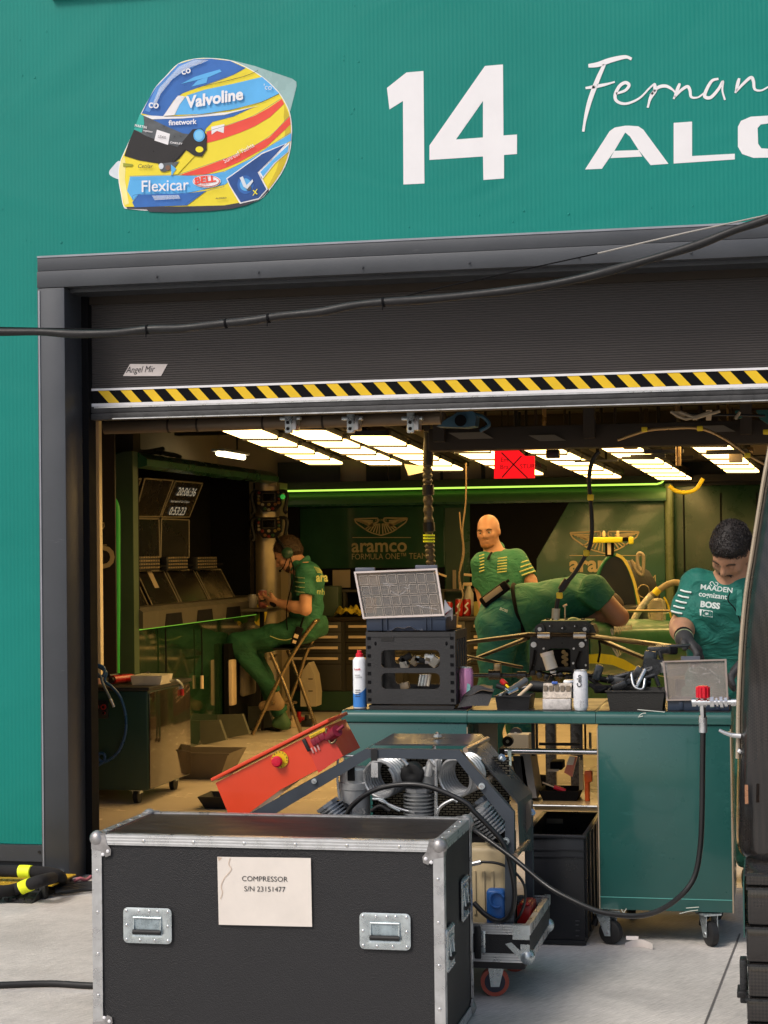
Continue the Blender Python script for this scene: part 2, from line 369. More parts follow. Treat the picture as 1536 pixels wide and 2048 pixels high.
# ============================================================ garage building
FY = 7.87
bld = thing('garage_building', 'teal clad pit garage building with a wide roller door opening', 'building', (-3.2, FY, 0))
a = MB()
a.b2((-9, FY, .16), (-3.262, FY + .15, 6), teal); a.b2((-3.262, FY, 2.81), (6, FY + .15, 6), teal); a.b2((2.4, FY, .1), (6, FY + .15, 2.81), teal)
for i in range(120):   # small dimples left by fixings under the vinyl
    x = random.uniform(-4.2, .5); z = random.choice([2.9, 3.02, 3.18, 3.4, 3.62, 3.85]) + random.gauss(0, .02)
    if z > 2.96 and (abs(x + 2.48) < .6 or x > -1.75): continue
    a.sph((x, FY, z), random.uniform(.003, .006), teal, (1, .5, 1), 8)
a.make('wall', bld)
a = MB()
a.b2((-9, FY - .02, .085), (-3.262, FY + .1, .158), grey); a.b2((-9, FY + .01, 0), (-3.262, FY + .1, .083), mat('plinth_dark', (.03, .034, .045), .6))
a.cyl((-3.29, FY - .026, .13), (-3.29, FY - .018, .13), .006, black)
a.make('base_trim', bld)
a = MB()
a.b2((-3.268, FY - .043, 2.7475), (2.5, FY + .02, 2.812), grey, .004); a.b2((-3.268, FY - .0475, 2.672), (2.5, FY + .02, 2.7465), grey, .002)
a.b2((-3.2675, FY - .046, 2.8085), (2.5, FY - .0, 2.817), mat('pale_trim', (.3, .32, .36), .4, metal=.4))
a.b2((-3.138, FY + .02, 2.655), (2.5, FY + .21, 2.69), grey)
for i in range(12):
    a.cyl((-2.9 + i * .47, FY - .038, 2.776), (-2.9 + i * .47, FY - .032, 2.776), .007, grey, n=10)
    a.cyl((-2.7 + i * .47, FY - .058, 2.70), (-2.7 + i * .47, FY - .05, 2.70), .005, grey, n=10)
a.make('door_header', bld)
a = MB()
a.b2((-3.268, FY - .045, .0), (-3.138, FY + .23, 2.67), grey, .003)
a.b2((-3.262, FY - .049, .02), (-3.255, FY - .03, 2.66), mat('pale_trim', (1, 1, 1)))
a.b2((-3.1375, FY + .16, .0), (-3.106, FY + .25, 2.67), pitch)
a.b2((-3.28, FY - .06, 0), (-3.135, FY - .02, .018), zinc); a.b2((-3.2, FY - .062, .0), (-3.16, FY - .046, .05), alu, .003)
a.make('door_jamb', bld)
# roller shutter with real slats
SY = FY + .21
sh = MB(); zs = np.arange(2.235, 2.67, .0105)
prof = []
for z in zs: prof += [(SY, z), (SY - .0032, z + .002), (SY - .0032, z + .0075), (SY, z + .0095)]
vs = [];
for x in (-3.106, 2.5):
    for (y, z) in prof: vs.append((x, y, z))
n_ = len(prof); sh.add(vs, [[i, i + 1, n_ + i + 1, n_ + i] for i in range(n_ - 1)], dark)
sh.b2((-3.106, SY + .002, 2.2), (2.5, SY + .02, 2.68), dark)
shut = sh.make('roller_shutter', bld, smooth=0)
a = MB(); a.b2((-3.106, SY - .012, 2.222), (2.5, SY, 2.232), white); a.b2((-3.106, SY - .012, 2.148), (2.5, SY, 2.163), white)
a.b2((-3.106, SY - .008, 2.163), (2.5, SY, 2.222), pitch)
x = -3.075
while x < 2.4:
    a.add([(x, SY - .0095, 2.221), (x + .052, SY - .0095, 2.221), (x + .104, SY - .0095, 2.164), (x + .052, SY - .0095, 2.164)], [[0, 1, 2, 3]], yel); x += .1085
a.make('hazard_strip', shut, smooth=0)
a = MB(); rr_ = mat('worn_rubber_rail', (.05, .05, .052), .55, metal=.2, var=.4, vscale=12, bump=.4, bscale=60)
a.b2((-3.106, SY - .02, 2.118), (2.5, SY + .03, 2.1478), rr_, .003); a.b2((-3.106, SY - .026, 2.085), (2.5, SY + .035, 2.117), rr_, .006)
a.b2((-3.09, SY - .024, 2.14), (2.5, SY - .02, 2.1465), alu); a.b2((-3.0, SY - .03, 2.087), (2.5, SY - .0265, 2.092), alu)
a.make('bottom_rail', shut)
a = MB(); q = [P(*t, SY - .006) for t in ((246, 752), (260, 728), (335, 728), (322, 752))]
a.prism(q, (0, .003, 0), mat('pale_plate', (.62, .56, .54), .4)); a.text('Angel Mir', P(253, 746, SY), (1, 0, 0.0), (0, 0, 1), .042, pitch, off=.0075, shear=.35, sx=.82, bold=-.004)
a.make('name_plate', shut, smooth=0)
a = MB(); l_, r_ = P(105, 22, FY).x, P(405, 22, FY).x
fr = mat('window_frame_dark', (.035, .035, .05), .4)
a.b2((l_, FY - .03, 3.99), (r_, FY + .02, 4.05), fr, .004); a.b2((l_, FY - .03, 4.05), (l_ + .05, FY + .02, 4.7), fr); a.b2((r_ - .05, FY - .03, 4.05), (r_, FY + .02, 4.7), fr); a.b2((l_, FY - .03, 4.65), (r_, FY + .02, 4.7), fr)
wf_ = a.make('window', bld)
a = MB(); a.b2((l_ + .05, FY - .01, 4.05), (r_ - .05, FY - .004, 4.65), mat('dark_glass', (.02, .025, .03), .05)); a.make('pane', wf_, smooth=0)

# ---- writing on the facade (traced in photo pixels, put on the wall plane)
n14 = [(774, 176), (813, 145), (847, 142), (849, 367), (807, 369), (806, 202), (779, 219)]
n4o = [(970, 132), (1006, 129), (1007, 271), (1034, 269), (1034, 308), (1008, 310), (1008, 357), (967, 360), (966, 313), (859, 320), (859, 291)]
n4i = [(966, 202), (912, 279), (966, 275)]
a = MB()
def decal(mb, pts, m, lay=1, Y=FY): mb.prism([P(x, y, Y) + V((0, -.0012 * lay, 0)) for x, y in pts], (0, .001, 0), m)
decal(a, n14, white)
# the 4 as four joined pieces round its counter
decal(a, [(970, 132), (1006, 129), (1007, 271), (966, 275), (966, 202)], white)
decal(a, [(970, 132), (966, 202), (912, 279), (859, 320), (859, 291)], white)
decal(a, [(912, 279), (966, 275), (1007, 271), (1034, 269), (1034, 308), (1008, 310), (966, 313), (859, 320)], white)
decal(a, [(966, 313), (1008, 310), (1008, 357), (967, 360)], white)
a.make('race_number', bld, smooth=0)
a = MB(); zf = lambda pts: [(740 + x * .5182, 80 + y * .5182) for x, y in pts]
# A
decal(a, zf([(830, 500), (925, 352), (945, 338), (985, 331), (1000, 331), (985, 357), (943, 428), (895, 497)]), white)
decal(a, zf([(1000, 331), (1035, 333), (1055, 346), (1152, 478), (1083, 483), (1037, 425), (1003, 372), (985, 357)]), white)
decal(a, zf([(943, 428), (1037, 425), (1051, 450), (928, 456)]), white)
decal(a, zf([(1172, 320), (1243, 315), (1243, 448), (1408, 439), (1408, 461), (1172, 477)]), white)
decal(a, zf([(1536, 292), (1470, 296), (1432, 312), (1420, 335), (1420, 412), (1436, 440), (1480, 455), (1540, 454), (1540, 420), (1510, 418), (1498, 400), (1496, 340), (1508, 326), (1540, 322)]), white)
# rest of the surname and the script beyond the frame
x0 = P(1536, 300, FY).x
decal(a, [(1536, 231), (1590, 228), (1610, 240), (1616, 255), (1616, 290), (1600, 306), (1536, 315), (1536, 298), (1570, 295), (1578, 285), (1577, 255), (1566, 247), (1536, 247)], white)
a.text('NSO', P(1630, 306, FY), (1, 0, 0), (0, 0, 1), .27, white, off=.002, sx=1.5, bold=.03)
def st(pts, wd): a.ribbon([P(740 + x * .5182, 80 + y * .5182, FY) for x, y in pts], lambda t: wd * (.65 + .55 * math.sin(math.pi * min(1, t * 1.1 + .08))), white, (0, -1, 0), off=.001, sm=7)
st([(843, 100), (880, 95), (930, 78), (985, 66), (1010, 74)], .019)
st([(905, 95), (880, 150), (850, 230), (832, 300), (823, 354)], .017)
st([(832, 186), (870, 180), (910, 172), (945, 162)], .012)
st([(950, 208), (985, 195), (1000, 175), (985, 165), (962, 180), (946, 215), (955, 238), (990, 246), (1040, 225), (1080, 185), (1100, 168)], .012)
st([(1098, 168), (1100, 195), (1082, 225), (1072, 262)], .014)
st([(1082, 215), (1110, 185), (1140, 178), (1165, 190), (1180, 205)], .012)
st([(1196, 168), (1185, 195), (1172, 228)], .012); st([(1176, 220), (1200, 195), (1225, 180), (1235, 195), (1240, 220), (1265, 222), (1290, 205)], .011)
st([(1345, 150), (1320, 158), (1300, 190), (1292, 218), (1315, 222), (1345, 190), (1362, 160), (1360, 195), (1370, 232)], .012)
st([(1425, 148), (1418, 175), (1410, 205)], .012); st([(1412, 200), (1440, 170), (1470, 145), (1480, 160), (1485, 190), (1510, 195), (1540, 180)], .011)
st([(1540, 180), (1580, 150), (1600, 100), (1590, 150), (1600, 185), (1640, 170), (1670, 140), (1700, 150), (1690, 180), (1660, 180), (1665, 150), (1720, 145)], .011)
a.make('driver_name', bld, smooth=0)

# helmet picture: flat vinyl, coloured areas laid over one another
royal = mat('vinyl_royal', (.030, .14, .46), .35, var=.2, vscale=5); sky_ = mat('vinyl_sky', (.10, .42, .80), .35, var=.1, vscale=5); navy = mat('vinyl_navy', (.015, .07, .26), .35, var=.2, vscale=9)
vyel = mat('vinyl_yellow', (.80, .66, .035), .35, var=.05, vscale=4); vred = mat('vinyl_red', (.80, .075, .05), .35, var=.05); vclear = mat('vinyl_pale_grey', (.30, .46, .46), .3); vpale = mat('vinyl_pale', (.62, .68, .74), .3)
vblk = mat('vinyl_black', (.018, .016, .017), .3); vgry = mat('vinyl_dark_grey', (.09, .10, .11), .35, var=.3, vscale=20)
def hz(pts): return [(180 + x * .29948, 90 + y * .29948) for x, y in pts]
def smo(pts, k=4):
    return [(q.x, q.y) for q in spline([V((x, y, 0)) for x, y in pts], k, True)]
hm = MB(); H = lambda pts, m, L, s=True: decal(hm, hz(smo(pts) if s else pts), m, L)
H([(940, 100), (1100, 140), (1350, 225), (1378, 245), (1380, 275), (1338, 440), (1300, 470), (1200, 300)], vclear, 1, False)
H([(200, 775), (150, 815), (128, 850), (145, 878), (210, 892)], vpale, 1)
H([(500, 215), (590, 125), (700, 92), (810, 88), (940, 103), (1050, 150), (1150, 210), (1250, 300), (1310, 390), (1340, 470), (1350, 580), (1335, 720), (1290, 840), (1215, 950), (1140, 1030), (1040, 1064), (900, 1095), (700, 1105), (420, 1108), (260, 1096), (225, 1080), (208, 1000), (190, 890), (198, 790), (240, 690), (300, 560), (340, 460), (400, 350), (440, 280)], white, 2)
H([(505, 220), (592, 130), (700, 97), (810, 93), (938, 108), (1048, 155), (1146, 215), (1245, 304), (1304, 392), (1334, 472), (1343, 580), (1328, 718), (1284, 836), (1208, 948), (1135, 1024), (1036, 1058), (900, 1086), (700, 1092), (420, 1096), (262, 1086), (230, 1074), (214, 1000), (197, 890), (204, 792), (246, 692), (306, 562), (346, 462), (405, 353), (446, 283)], vyel, 3)
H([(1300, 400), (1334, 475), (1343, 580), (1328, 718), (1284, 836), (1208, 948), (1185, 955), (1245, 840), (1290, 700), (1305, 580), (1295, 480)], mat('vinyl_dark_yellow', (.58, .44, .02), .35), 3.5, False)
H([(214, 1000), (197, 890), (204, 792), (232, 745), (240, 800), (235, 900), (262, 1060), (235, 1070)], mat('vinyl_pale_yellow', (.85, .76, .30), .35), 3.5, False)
H([(245, 1082), (600, 1080), (900, 1072), (1050, 1045), (1190, 955), (1195, 975), (1130, 1035), (1050, 1070), (950, 1095), (800, 1110), (560, 1120), (400, 1115), (380, 1098), (250, 1094)], fr, 4, False)
H([(348, 458), (400, 352), (442, 284), (505, 220), (592, 130), (700, 97), (810, 93), (938, 108), (1042, 155), (960, 200), (850, 240), (730, 282), (620, 322), (560, 372), (492, 476), (420, 474)], royal, 4, False)
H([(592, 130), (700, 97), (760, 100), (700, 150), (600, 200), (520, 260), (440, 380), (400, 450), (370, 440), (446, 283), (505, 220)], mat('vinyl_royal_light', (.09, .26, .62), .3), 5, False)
H([(610, 262), (700, 215), (780, 190), (870, 165), (880, 180), (800, 215), (700, 240)], sky_, 5, False); H([(680, 280), (720, 240), (790, 215), (780, 255)], sky_, 5, False)
H([(570, 468), (600, 400), (650, 338), (770, 300), (960, 260), (1150, 215), (1200, 258), (1265, 325), (1150, 380), (950, 432), (750, 462)], sky_, 4, False)
H([(492, 476), (590, 338), (640, 346), (600, 400), (566, 470)], white, 5, False)
for yy, c_, w_ in ((0, fr, 3), (1, fr, 3)):
    pts = [[(720, 285), (880, 250), (1020, 215), (1100, 185), (1125, 170)], [(500, 478), (700, 472), (930, 440), (1120, 395), (1265, 330)]][yy]
    hm.ribbon([P(*q, FY) for q in hz(pts)], .002, fr, (0, -1, 0), off=.006)
H([(348, 482), (420, 500), (600, 488), (900, 470), (1095, 415), (960, 478), (820, 515), (775, 560), (760, 620), (640, 620), (560, 600), (480, 560), (400, 510)], royal, 4, False)
H([(500, 478), (620, 474), (930, 450), (1130, 408), (900, 468), (620, 492), (400, 498), (350, 470)], white, 5, False)
H([(780, 582), (950, 530), (1100, 475), (1200, 420), (1283, 362), (1298, 394), (1205, 482), (1100, 545), (1000, 588), (880, 630), (782, 656)], vred, 4, False)
H([(605, 868), (760, 815), (1000, 728), (1200, 618), (1335, 480), (1341, 532), (1255, 612), (1180, 682), (1000, 782), (900, 825), (780, 864), (650, 872)], vred, 4, False)
H([(812, 548), (900, 530), (895, 590), (850, 575), (815, 600)], white, 5, False)
H([(232, 742), (262, 650), (300, 562), (352, 590), (440, 622), (560, 662), (655, 690), (600, 760), (560, 790), (470, 795), (330, 772)], vblk, 5, False)
H([(338, 463), (420, 500), (520, 548), (622, 592), (700, 602), (690, 700), (610, 690), (500, 655), (380, 610), (298, 568)], vgry, 6, False)
H([(338, 463), (362, 478), (366, 525), (350, 588), (298, 566)], mat('vinyl_teal', (.03, .42, .36), .4), 7, False)
H([(451, 568), (538, 596), (525, 670), (434, 640)], white, 7, False)
H([(628, 640), (690, 565), (750, 560), (782, 600), (782, 700), (750, 748), (700, 742), (640, 700), (560, 790), (545, 730)], vblk, 7, False)
ell_ = lambda cx, cy, rx, ry, n=22: [(cx + rx * math.cos(2 * math.pi * i / n), cy + ry * math.sin(2 * math.pi * i / n)) for i in range(n)]
H(ell_(733, 607, 38, 42), sky_, 8, False); H(ell_(733, 607, 28, 32), mat('vinyl_sky_light', (.2, .55, .85), .3), 9, False); H(ell_(735, 700, 26, 20), lemon, 8, False)
H([(270, 880), (540, 873), (720, 876), (900, 848), (1080, 760), (1200, 680), (1345, 590), (1345, 640), (1250, 690), (1120, 770), (960, 890), (900, 935), (640, 993), (420, 1002), (325, 1000), (290, 1040), (250, 975)], sky_, 4, False)
H([(325, 1002), (640, 993), (780, 975), (650, 1072), (300, 1086), (285, 1052)], royal, 5, False)
H([(912, 892), (960, 860), (1150, 722), (1322, 655), (1240, 750), (1130, 850), (1190, 965), (1130, 1032), (1003, 1062), (935, 945)], white, 5, False)
H([(920, 896), (960, 868), (1150, 732), (1305, 665), (1230, 745), (1122, 852), (1180, 965), (1128, 1024), (1010, 1052), (942, 945)], navy, 6, False)
H([(1128, 850), (1240, 740), (1335, 650), (1328, 715), (1240, 790), (1160, 890), (1150, 900)], white, 5, False); H([(1140, 850), (1240, 752), (1330, 668), (1322, 715), (1230, 790), (1158, 880)], sky_, 6, False)
H(ell_(1042, 935, 55, 62), royal, 7, False); H(ell_(1042, 935, 38, 42), sky_, 8, False); H(ell_(1064, 957, 18, 18), vgry, 9, False); H([(1005, 890), (1025, 880), (1050, 940), (1090, 900), (1095, 915), (1055, 965), (1030, 950)], vpale, 10, False)
H(ell_(783, 913, 94, 42), white, 7, False); H(ell_(783, 913, 89, 38), vred, 8, False); H(ell_(783, 913, 84, 34), white, 9, False)
H([(540, 870), (600, 790), (640, 745), (700, 745), (620, 830), (590, 865)], vyel, 6, False)
H([(460, 795), (600, 780), (560, 830), (500, 850), (475, 845)], vgry, 7, False); H(ell_(480, 812, 16, 20), vpale, 8, False); H(ell_(525, 822, 16, 16), mat('vinyl_brown', (.2, .1, .06), .4), 8, False)
H([(225, 790), (290, 798), (285, 812), (225, 815)], mat('vinyl_olive', (.3, .32, .03), .4), 6, False)
H([(548, 880), (545, 800), (580, 830)], sky_, 8, False)
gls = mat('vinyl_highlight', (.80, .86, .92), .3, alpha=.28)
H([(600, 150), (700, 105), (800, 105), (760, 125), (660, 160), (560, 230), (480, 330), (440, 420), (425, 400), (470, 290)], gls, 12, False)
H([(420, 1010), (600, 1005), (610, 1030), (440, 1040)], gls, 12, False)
for l_ in ([(560, 372), (640, 322), (900, 232), (1040, 160)], [(270, 880), (540, 873), (720, 876), (900, 848), (1080, 760), (1345, 590)], [(290, 1042), (325, 1002), (640, 994), (900, 936)], [(640, 1072), (760, 990), (905, 950)], [(784, 584), (950, 532), (1100, 476), (1283, 364)], [(605, 868), (760, 815), (1000, 728), (1200, 618), (1335, 483)]): hm.ribbon([P(*q, FY) for q in hz(l_)], .0016, navy, (0, -1, 0), off=.0145)
def ht(t, x, y, size, m, ang=0, L=11, sh=0, sx=1, b=0):
    q = hz([(x, y)])[0]; c_, s_ = math.cos(R(ang)), math.sin(R(ang)); hm.text(t, P(*q, FY), (c_, 0, s_), (-s_, 0, c_), size, m, off=.0012 * L, shear=sh, sx=sx, bold=b)
ht('Valvoline', 650, 425, .073, white, 5, sh=.1, sx=.99, b=.035); ht('finetwork', 532, 540, .032, white, -.5, b=.025, sx=1.02)
ht('co', 395, 422, .05, white, -8, b=.02); ht('co', 620, 205, .045, white, 12, b=.02); ht('Flexicar', 345, 985, .073, white, -.5, sx=.98, b=.008); ht('BELL', 706, 932, .040, vred, 4, sx=1.2, b=.04); ht('HELMETS', 735, 945, .008, vred, 4, sx=1.4)
ht('Sunreef Yachts', 905, 795, .030, white, 26, sx=.86); ht('Cetilar', 322, 825, .026, fr, -3, sh=.25); ht('OAKLEY', 540, 660, .012, white, -10, sx=1.3, b=.02)
ht('LEXIS', 458, 622, .016, fr, -12); ht("'co", 1160, 300, .035, vpale, -8); ht('x', 1090, 1010, .05, lemon, 14, sh=.3); ht('ALONSO', 845, 1033, .009, fr, 0, sx=1.4, b=.03); ht('MARTIN', 303, 548, .016, white, -14, b=.02)
ht('cognizant', 360, 578, .012, white, -14, b=.01)
hm.make('helmet_picture', bld, smooth=0)
# ============================================================ inside of the garage
BY = 17.0
a = MB(); uw = mat('upper_wall', (.42, .34, .24), .8, var=.06)
a.b2((-5.3, BY + .1, 0), (3.2, BY + .25, 3.2), uw); a.make('back_wall', bld, smooth=0)
a = MB(); a.b2((-5.4, 8.05, 0), (-5.3, BY + .2, 3.2), uw); a.make('side_wall', bld, smooth=0)
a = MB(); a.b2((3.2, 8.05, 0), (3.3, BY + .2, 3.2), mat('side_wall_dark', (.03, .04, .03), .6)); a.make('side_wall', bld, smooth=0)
a = MB(); brn = mat('dark_ceiling', (.028, .020, .013), .7, var=.3, vscale=2)
a.b2((-5.4, 8.05, 2.62), (3.3, BY + .2, 2.7), brn)
a.b2((-5.3, 8.12, 2.46), (3.2, 9.6, 2.618), brn)
for y in (10.4, 12.2, 14.0, 15.8): a.b2((-5.3, y, 2.52), (3.2, y + .12, 2.619), brn)
a.make('ceiling', bld, smooth=0)
a = MB(); a.b2((-5.3, 8.06, 0), (-3.2, 8.16, 2.9), pitch); a.make('inner_front_wall', bld, smooth=0)

# upper band of the back wall: dark and pale panels
def wallquad(mb, x0, y0, x1, y1, Y, m, th=.02):
    p = P(x0, y0, Y); q = P(x1, y1, Y); mb.b2((p.x, Y, q.z), (q.x, Y + th, p.z), m)
dkp = mat('dark_wall_panel', (.018, .016, .012), .5)
a = MB()
for x0, x1 in ((555, 680), (732, 775), (777, 801), (880, 886), (962, 970), (1330, 1540)): wallquad(a, x0, 925, x1, 973, BY + .05, dkp)
wallquad(a, 730, 905, 779, 969, BY + .08, beige); wallquad(a, 470, 938, 1560, 953, BY + .02, dkp, .03) if False else None
a.b2((-5.3, BY - .05, 2.055), (3.2, BY + .02, 2.12), dkp)
a.make('panel_frieze', bld, smooth=0)

# long green display wall with cove light
dw = thing('display_wall', 'glossy dark green display wall with winged logos and a bright green cove light strip', 'display wall', (-2.8, BY, 0))
xl = P(556, 990, BY).x; xr = P(1334, 990, BY).x
a = MB(); a.b2((xl, BY - .06, .0), (xr, BY, 2.05), gdark, .01)
a.b2((xr - .02, BY - .12, 0), (xr + .06, BY + .0, 2.05), mat('wall_edge_green', (.10, .13, .06), .3), .03)  # paler end piece: highlight of the rounded edge put into its colour
a.make('wall_panel', dw)
a = MB(); zt = P(900, 977, BY).z
cov = mat('cove_green', (.05, .14, .05), .4, var=.05)
def cf(u, v):
    t = v * math.pi / 2; return V((xl + (xr - xl) * u, BY - .06 - .10 * math.cos(t), zt - .015 - .115 * (1 - math.sin(t)) * 1.0))
a.grid(cf, 2, 8, cov); a.b2((xl, BY - .16, zt - .15), (xr, BY - .055, zt - .13), gdark)
a.make('cove', dw)
a = MB(); led = mat('green_led', (.2, .6, .1), .5, emit=(.6, 1, .12), es=.75)
a.b2((xl, BY - .15, zt - .008), (xr - .08, BY - .13, zt + .008), led); a.tube([(xr - .08, BY - .14, zt), (xr - .03, BY - .14, zt + .02), (xr + .0, BY - .14, zt + .08)], .008, led)
a.make('light_strip', dw)
a = MB()
wallquad(a, 600, 1018, 888, 1134, BY - .085, mat('banner_gloss', (.018, .060, .034), .12, var=.2, vscale=3, coat=.6)); 
wallquad(a, 890, 1016, 928, 1230, BY - .08, mat('side_banner', (.03, .06, .035), .4)); wallquad(a, 554, 1016, 600, 1138, BY - .08, pitch)
a.make('banner', dw, smooth=0)
a = MB(); Yb = BY - .075
bl = [(940, 1000), (1142, 998), (1073, 1118), (1073, 1230), (940, 1230)]
a.prism([P(x, y, Yb) for x, y in bl], (0, .01, 0), pitch)
wallquad(a, 556, 1138, 890, 1228, Yb, pitch)
for x0, y0, x1, y1 in ((665, 1140, 700, 1175), (575, 1145, 610, 1200), (712, 1142, 760, 1172), (905, 1140, 912, 1180), (860, 1190, 890, 1225)): wallquad(a, x0, y0, x1, y1, Yb - .03, beige)
a.make('black_recess', dw, smooth=0)
gold = mat('logo_tan', (.30, .25, .12), .4); gold2 = mat('logo_cream', (.50, .40, .22), .4)
def winged(mb, cx, cy, wpx, Y, m):
    o = P(cx, cy, Y); s_ = wpx / 2 / (3700 / Y) * .99
    for sg in (-1, 1):
        def q(x, z): return (o.x + sg * x * s_, Y, o.z + z * s_)
        L = [[(.12, .22), (1.0, .20)], [(1.0, .20), (.93, .05), (.75, -.08)], [(.75, -.08), (.55, -.22), (.35, -.32), (.0, -.42)]]
        for k in range(5): L.append([(.98 - k * .09, .16 - k * .035), (.30, .12 - k * .06)])
        for k in range(6): L.append([(.30 - k * .05, .02), (.62 - k * .11, -.19 - k * .035)])
        L.append([(.12, .22), (.12, .08), (.32, .02)])
        for l in L: mb.ribbon([q(*t) for t in l], .012, m, (0, -1, 0), off=.0, sm=2)
    mb.text('ASTON MARTIN', (o.x, Y, o.z + .10 * s_), (1, 0, 0), (0, 0, 1), .12 * s_, m, off=.002, align='CENTER', sx=.5)
def aramco(mb, x0, y0, x1, Y, m, txt='aramco', b=.02):
    p = P(x0, y0, Y); q = P(x1, y0, Y); k = (q.x - p.x)
    mb.text(txt, p, (1, 0, 0), (0, 0, 1), k / len(txt) * 1.9, m, off=.002, bold=b)
a = MB(); Yl = BY - .09
winged(a, 762, 1048, 112, Yl, gold); aramco(a, 703, 1104, 820, Yl, gold); p = P(703, 1119, Yl)
a.text('FORMULA ONE\u2122 TEAM', p, (1, 0, 0), (0, 0, 1), .078, gold, off=.002, sx=.86); a.ribbon([P(705, 1075, Yl), P(765, 1075, Yl), P(822, 1075, Yl)], .006, gold, (0, -1, 0))
Yl = BY - .065
winged(a, 1209, 1078, 138, Yl, gold2); aramco(a, 1139, 1143, 1280, Yl, gold2, b=.03); a.text('FORMULA ONE TEAM', P(1139, 1165, Yl), (1, 0, 0), (0, 0, 1), .092, gold2, off=.002, sx=.88)
a.ribbon([P(1139, 1111, Yl), P(1200, 1111, Yl), P(1290, 1111, Yl)], .006, gold2, (0, -1, 0))
a.make('logo', dw, smooth=0)

# dark green cupboards to the right of the display wall
a = MB(); p = P(1345, 985, BY); q = P(1700, 985, BY)
a.b2((p.x, BY - .02, 0), (q.x, BY + .08, 2.02), mat('cupboard_green', (.008, .035, .018), .3), .01)
for x in (1366, 1440, 1512, 1590): xx = P(x, 1000, BY).x; a.b2((xx, BY - .03, .1), (xx + .012, BY - .018, 1.95), pitch)
solo(a, 'tall_cupboard', 'dark green tall cupboards behind the man with black gloves', 'cupboard', (p.x, BY, 0))

# workshop counter along the back wall
ct = thing('drawer_counter', 'dark workshop counter along the back wall with rows of pale drawer handles', 'counter', (-3.5, BY - .5, 0))
cY = BY - .62; zc = .865
x0 = P(505, 1300, cY).x; x1 = P(1120, 1300, cY).x
a = MB(); a.b2((x0, cY - .03, zc - .035), (x1, BY - .05, zc), mat('counter_top', (.03, .022, .014), .35), .004); a.make('worktop', ct)
cab = mat('cabinet_dark', (.035, .032, .022), .45); cabg = mat('cabinet_green', (.02, .055, .028), .4)
a = MB(); a.b2((x0, cY + .01, .0), (x1, BY - .06, zc - .036), cab); a.b2((x0, cY - .008, .02), (x1, cY + .009, .19), cabg); a.make('carcass', ct, smooth=0)
for xe in (536, 687, 810, 935, 1058):
    xa = P(xe - 118, 1300, cY).x; xb = P(xe - 4, 1300, cY).x
    if xe == 1058: xa = P(942, 1300, cY).x; xb = P(1052, 1300, cY).x
    a = MB(); a.b2((xa, cY - .01, .2), (xb, cY + .009, zc - .04), cab, .003); un = a.make('drawer_front', ct)
    a = MB()
    for yy in (1253, 1274, 1295.5, 1317): z = P(640, yy, cY).z; a.b2((xa + .03, cY - .03, z - .012), (xb - .03, cY - .011, z + .012), ivory, .003)
    a.make('handle', un)
    a = MB()
    for yy in (1264, 1285, 1306, 1328): z = P(640, yy, cY).z; a.b2((xa, cY - .0115, z - .003), (xb, cY - .009, z + .003), pitch)
    a.make('drawer_gap', un, smooth=0)

# ------------------------------------------------------------ ceiling lights
lamp = mat('warm_light_panel', (.9, .8, .5), .4, emit=(1.0, .62, .21), es=5.4)
LZ = 2.12
cols = [  # near-edge left/right px, y near; far panel left/right px, y of its far edge; number of panels
    ('A', (444, 518, 862), (622, 690, 930), 5), ('B', (576, 650, 865), (742, 808, 931), 5), ('C', (700, 780, 876), (868, 930, 942), 5),
    ('D', (876, 950, 890), (1020, 1090, 951), 5), ('E', (1036, 1108, 895), (1180, 1245, 957), 6), ('F', (1194, 1268, 892), (1318, 1385, 960), 7), ('G', (1362, 1438, 878), (1455, 1520, 946), 6), ('H', (1540, 1610, 884), (1660, 1720, 950), 5)]
n_l = 0
desc = ['first', 'second', 'third', 'fourth', 'fifth', 'sixth', 'seventh']
colname = ['leftmost row', 'second row from left', 'row left of the ribbed hose', 'row left of the red sign', 'row right of the red sign', 'row over the yellow camera bar', 'rightmost whole row', 'row cut by the frame edge']
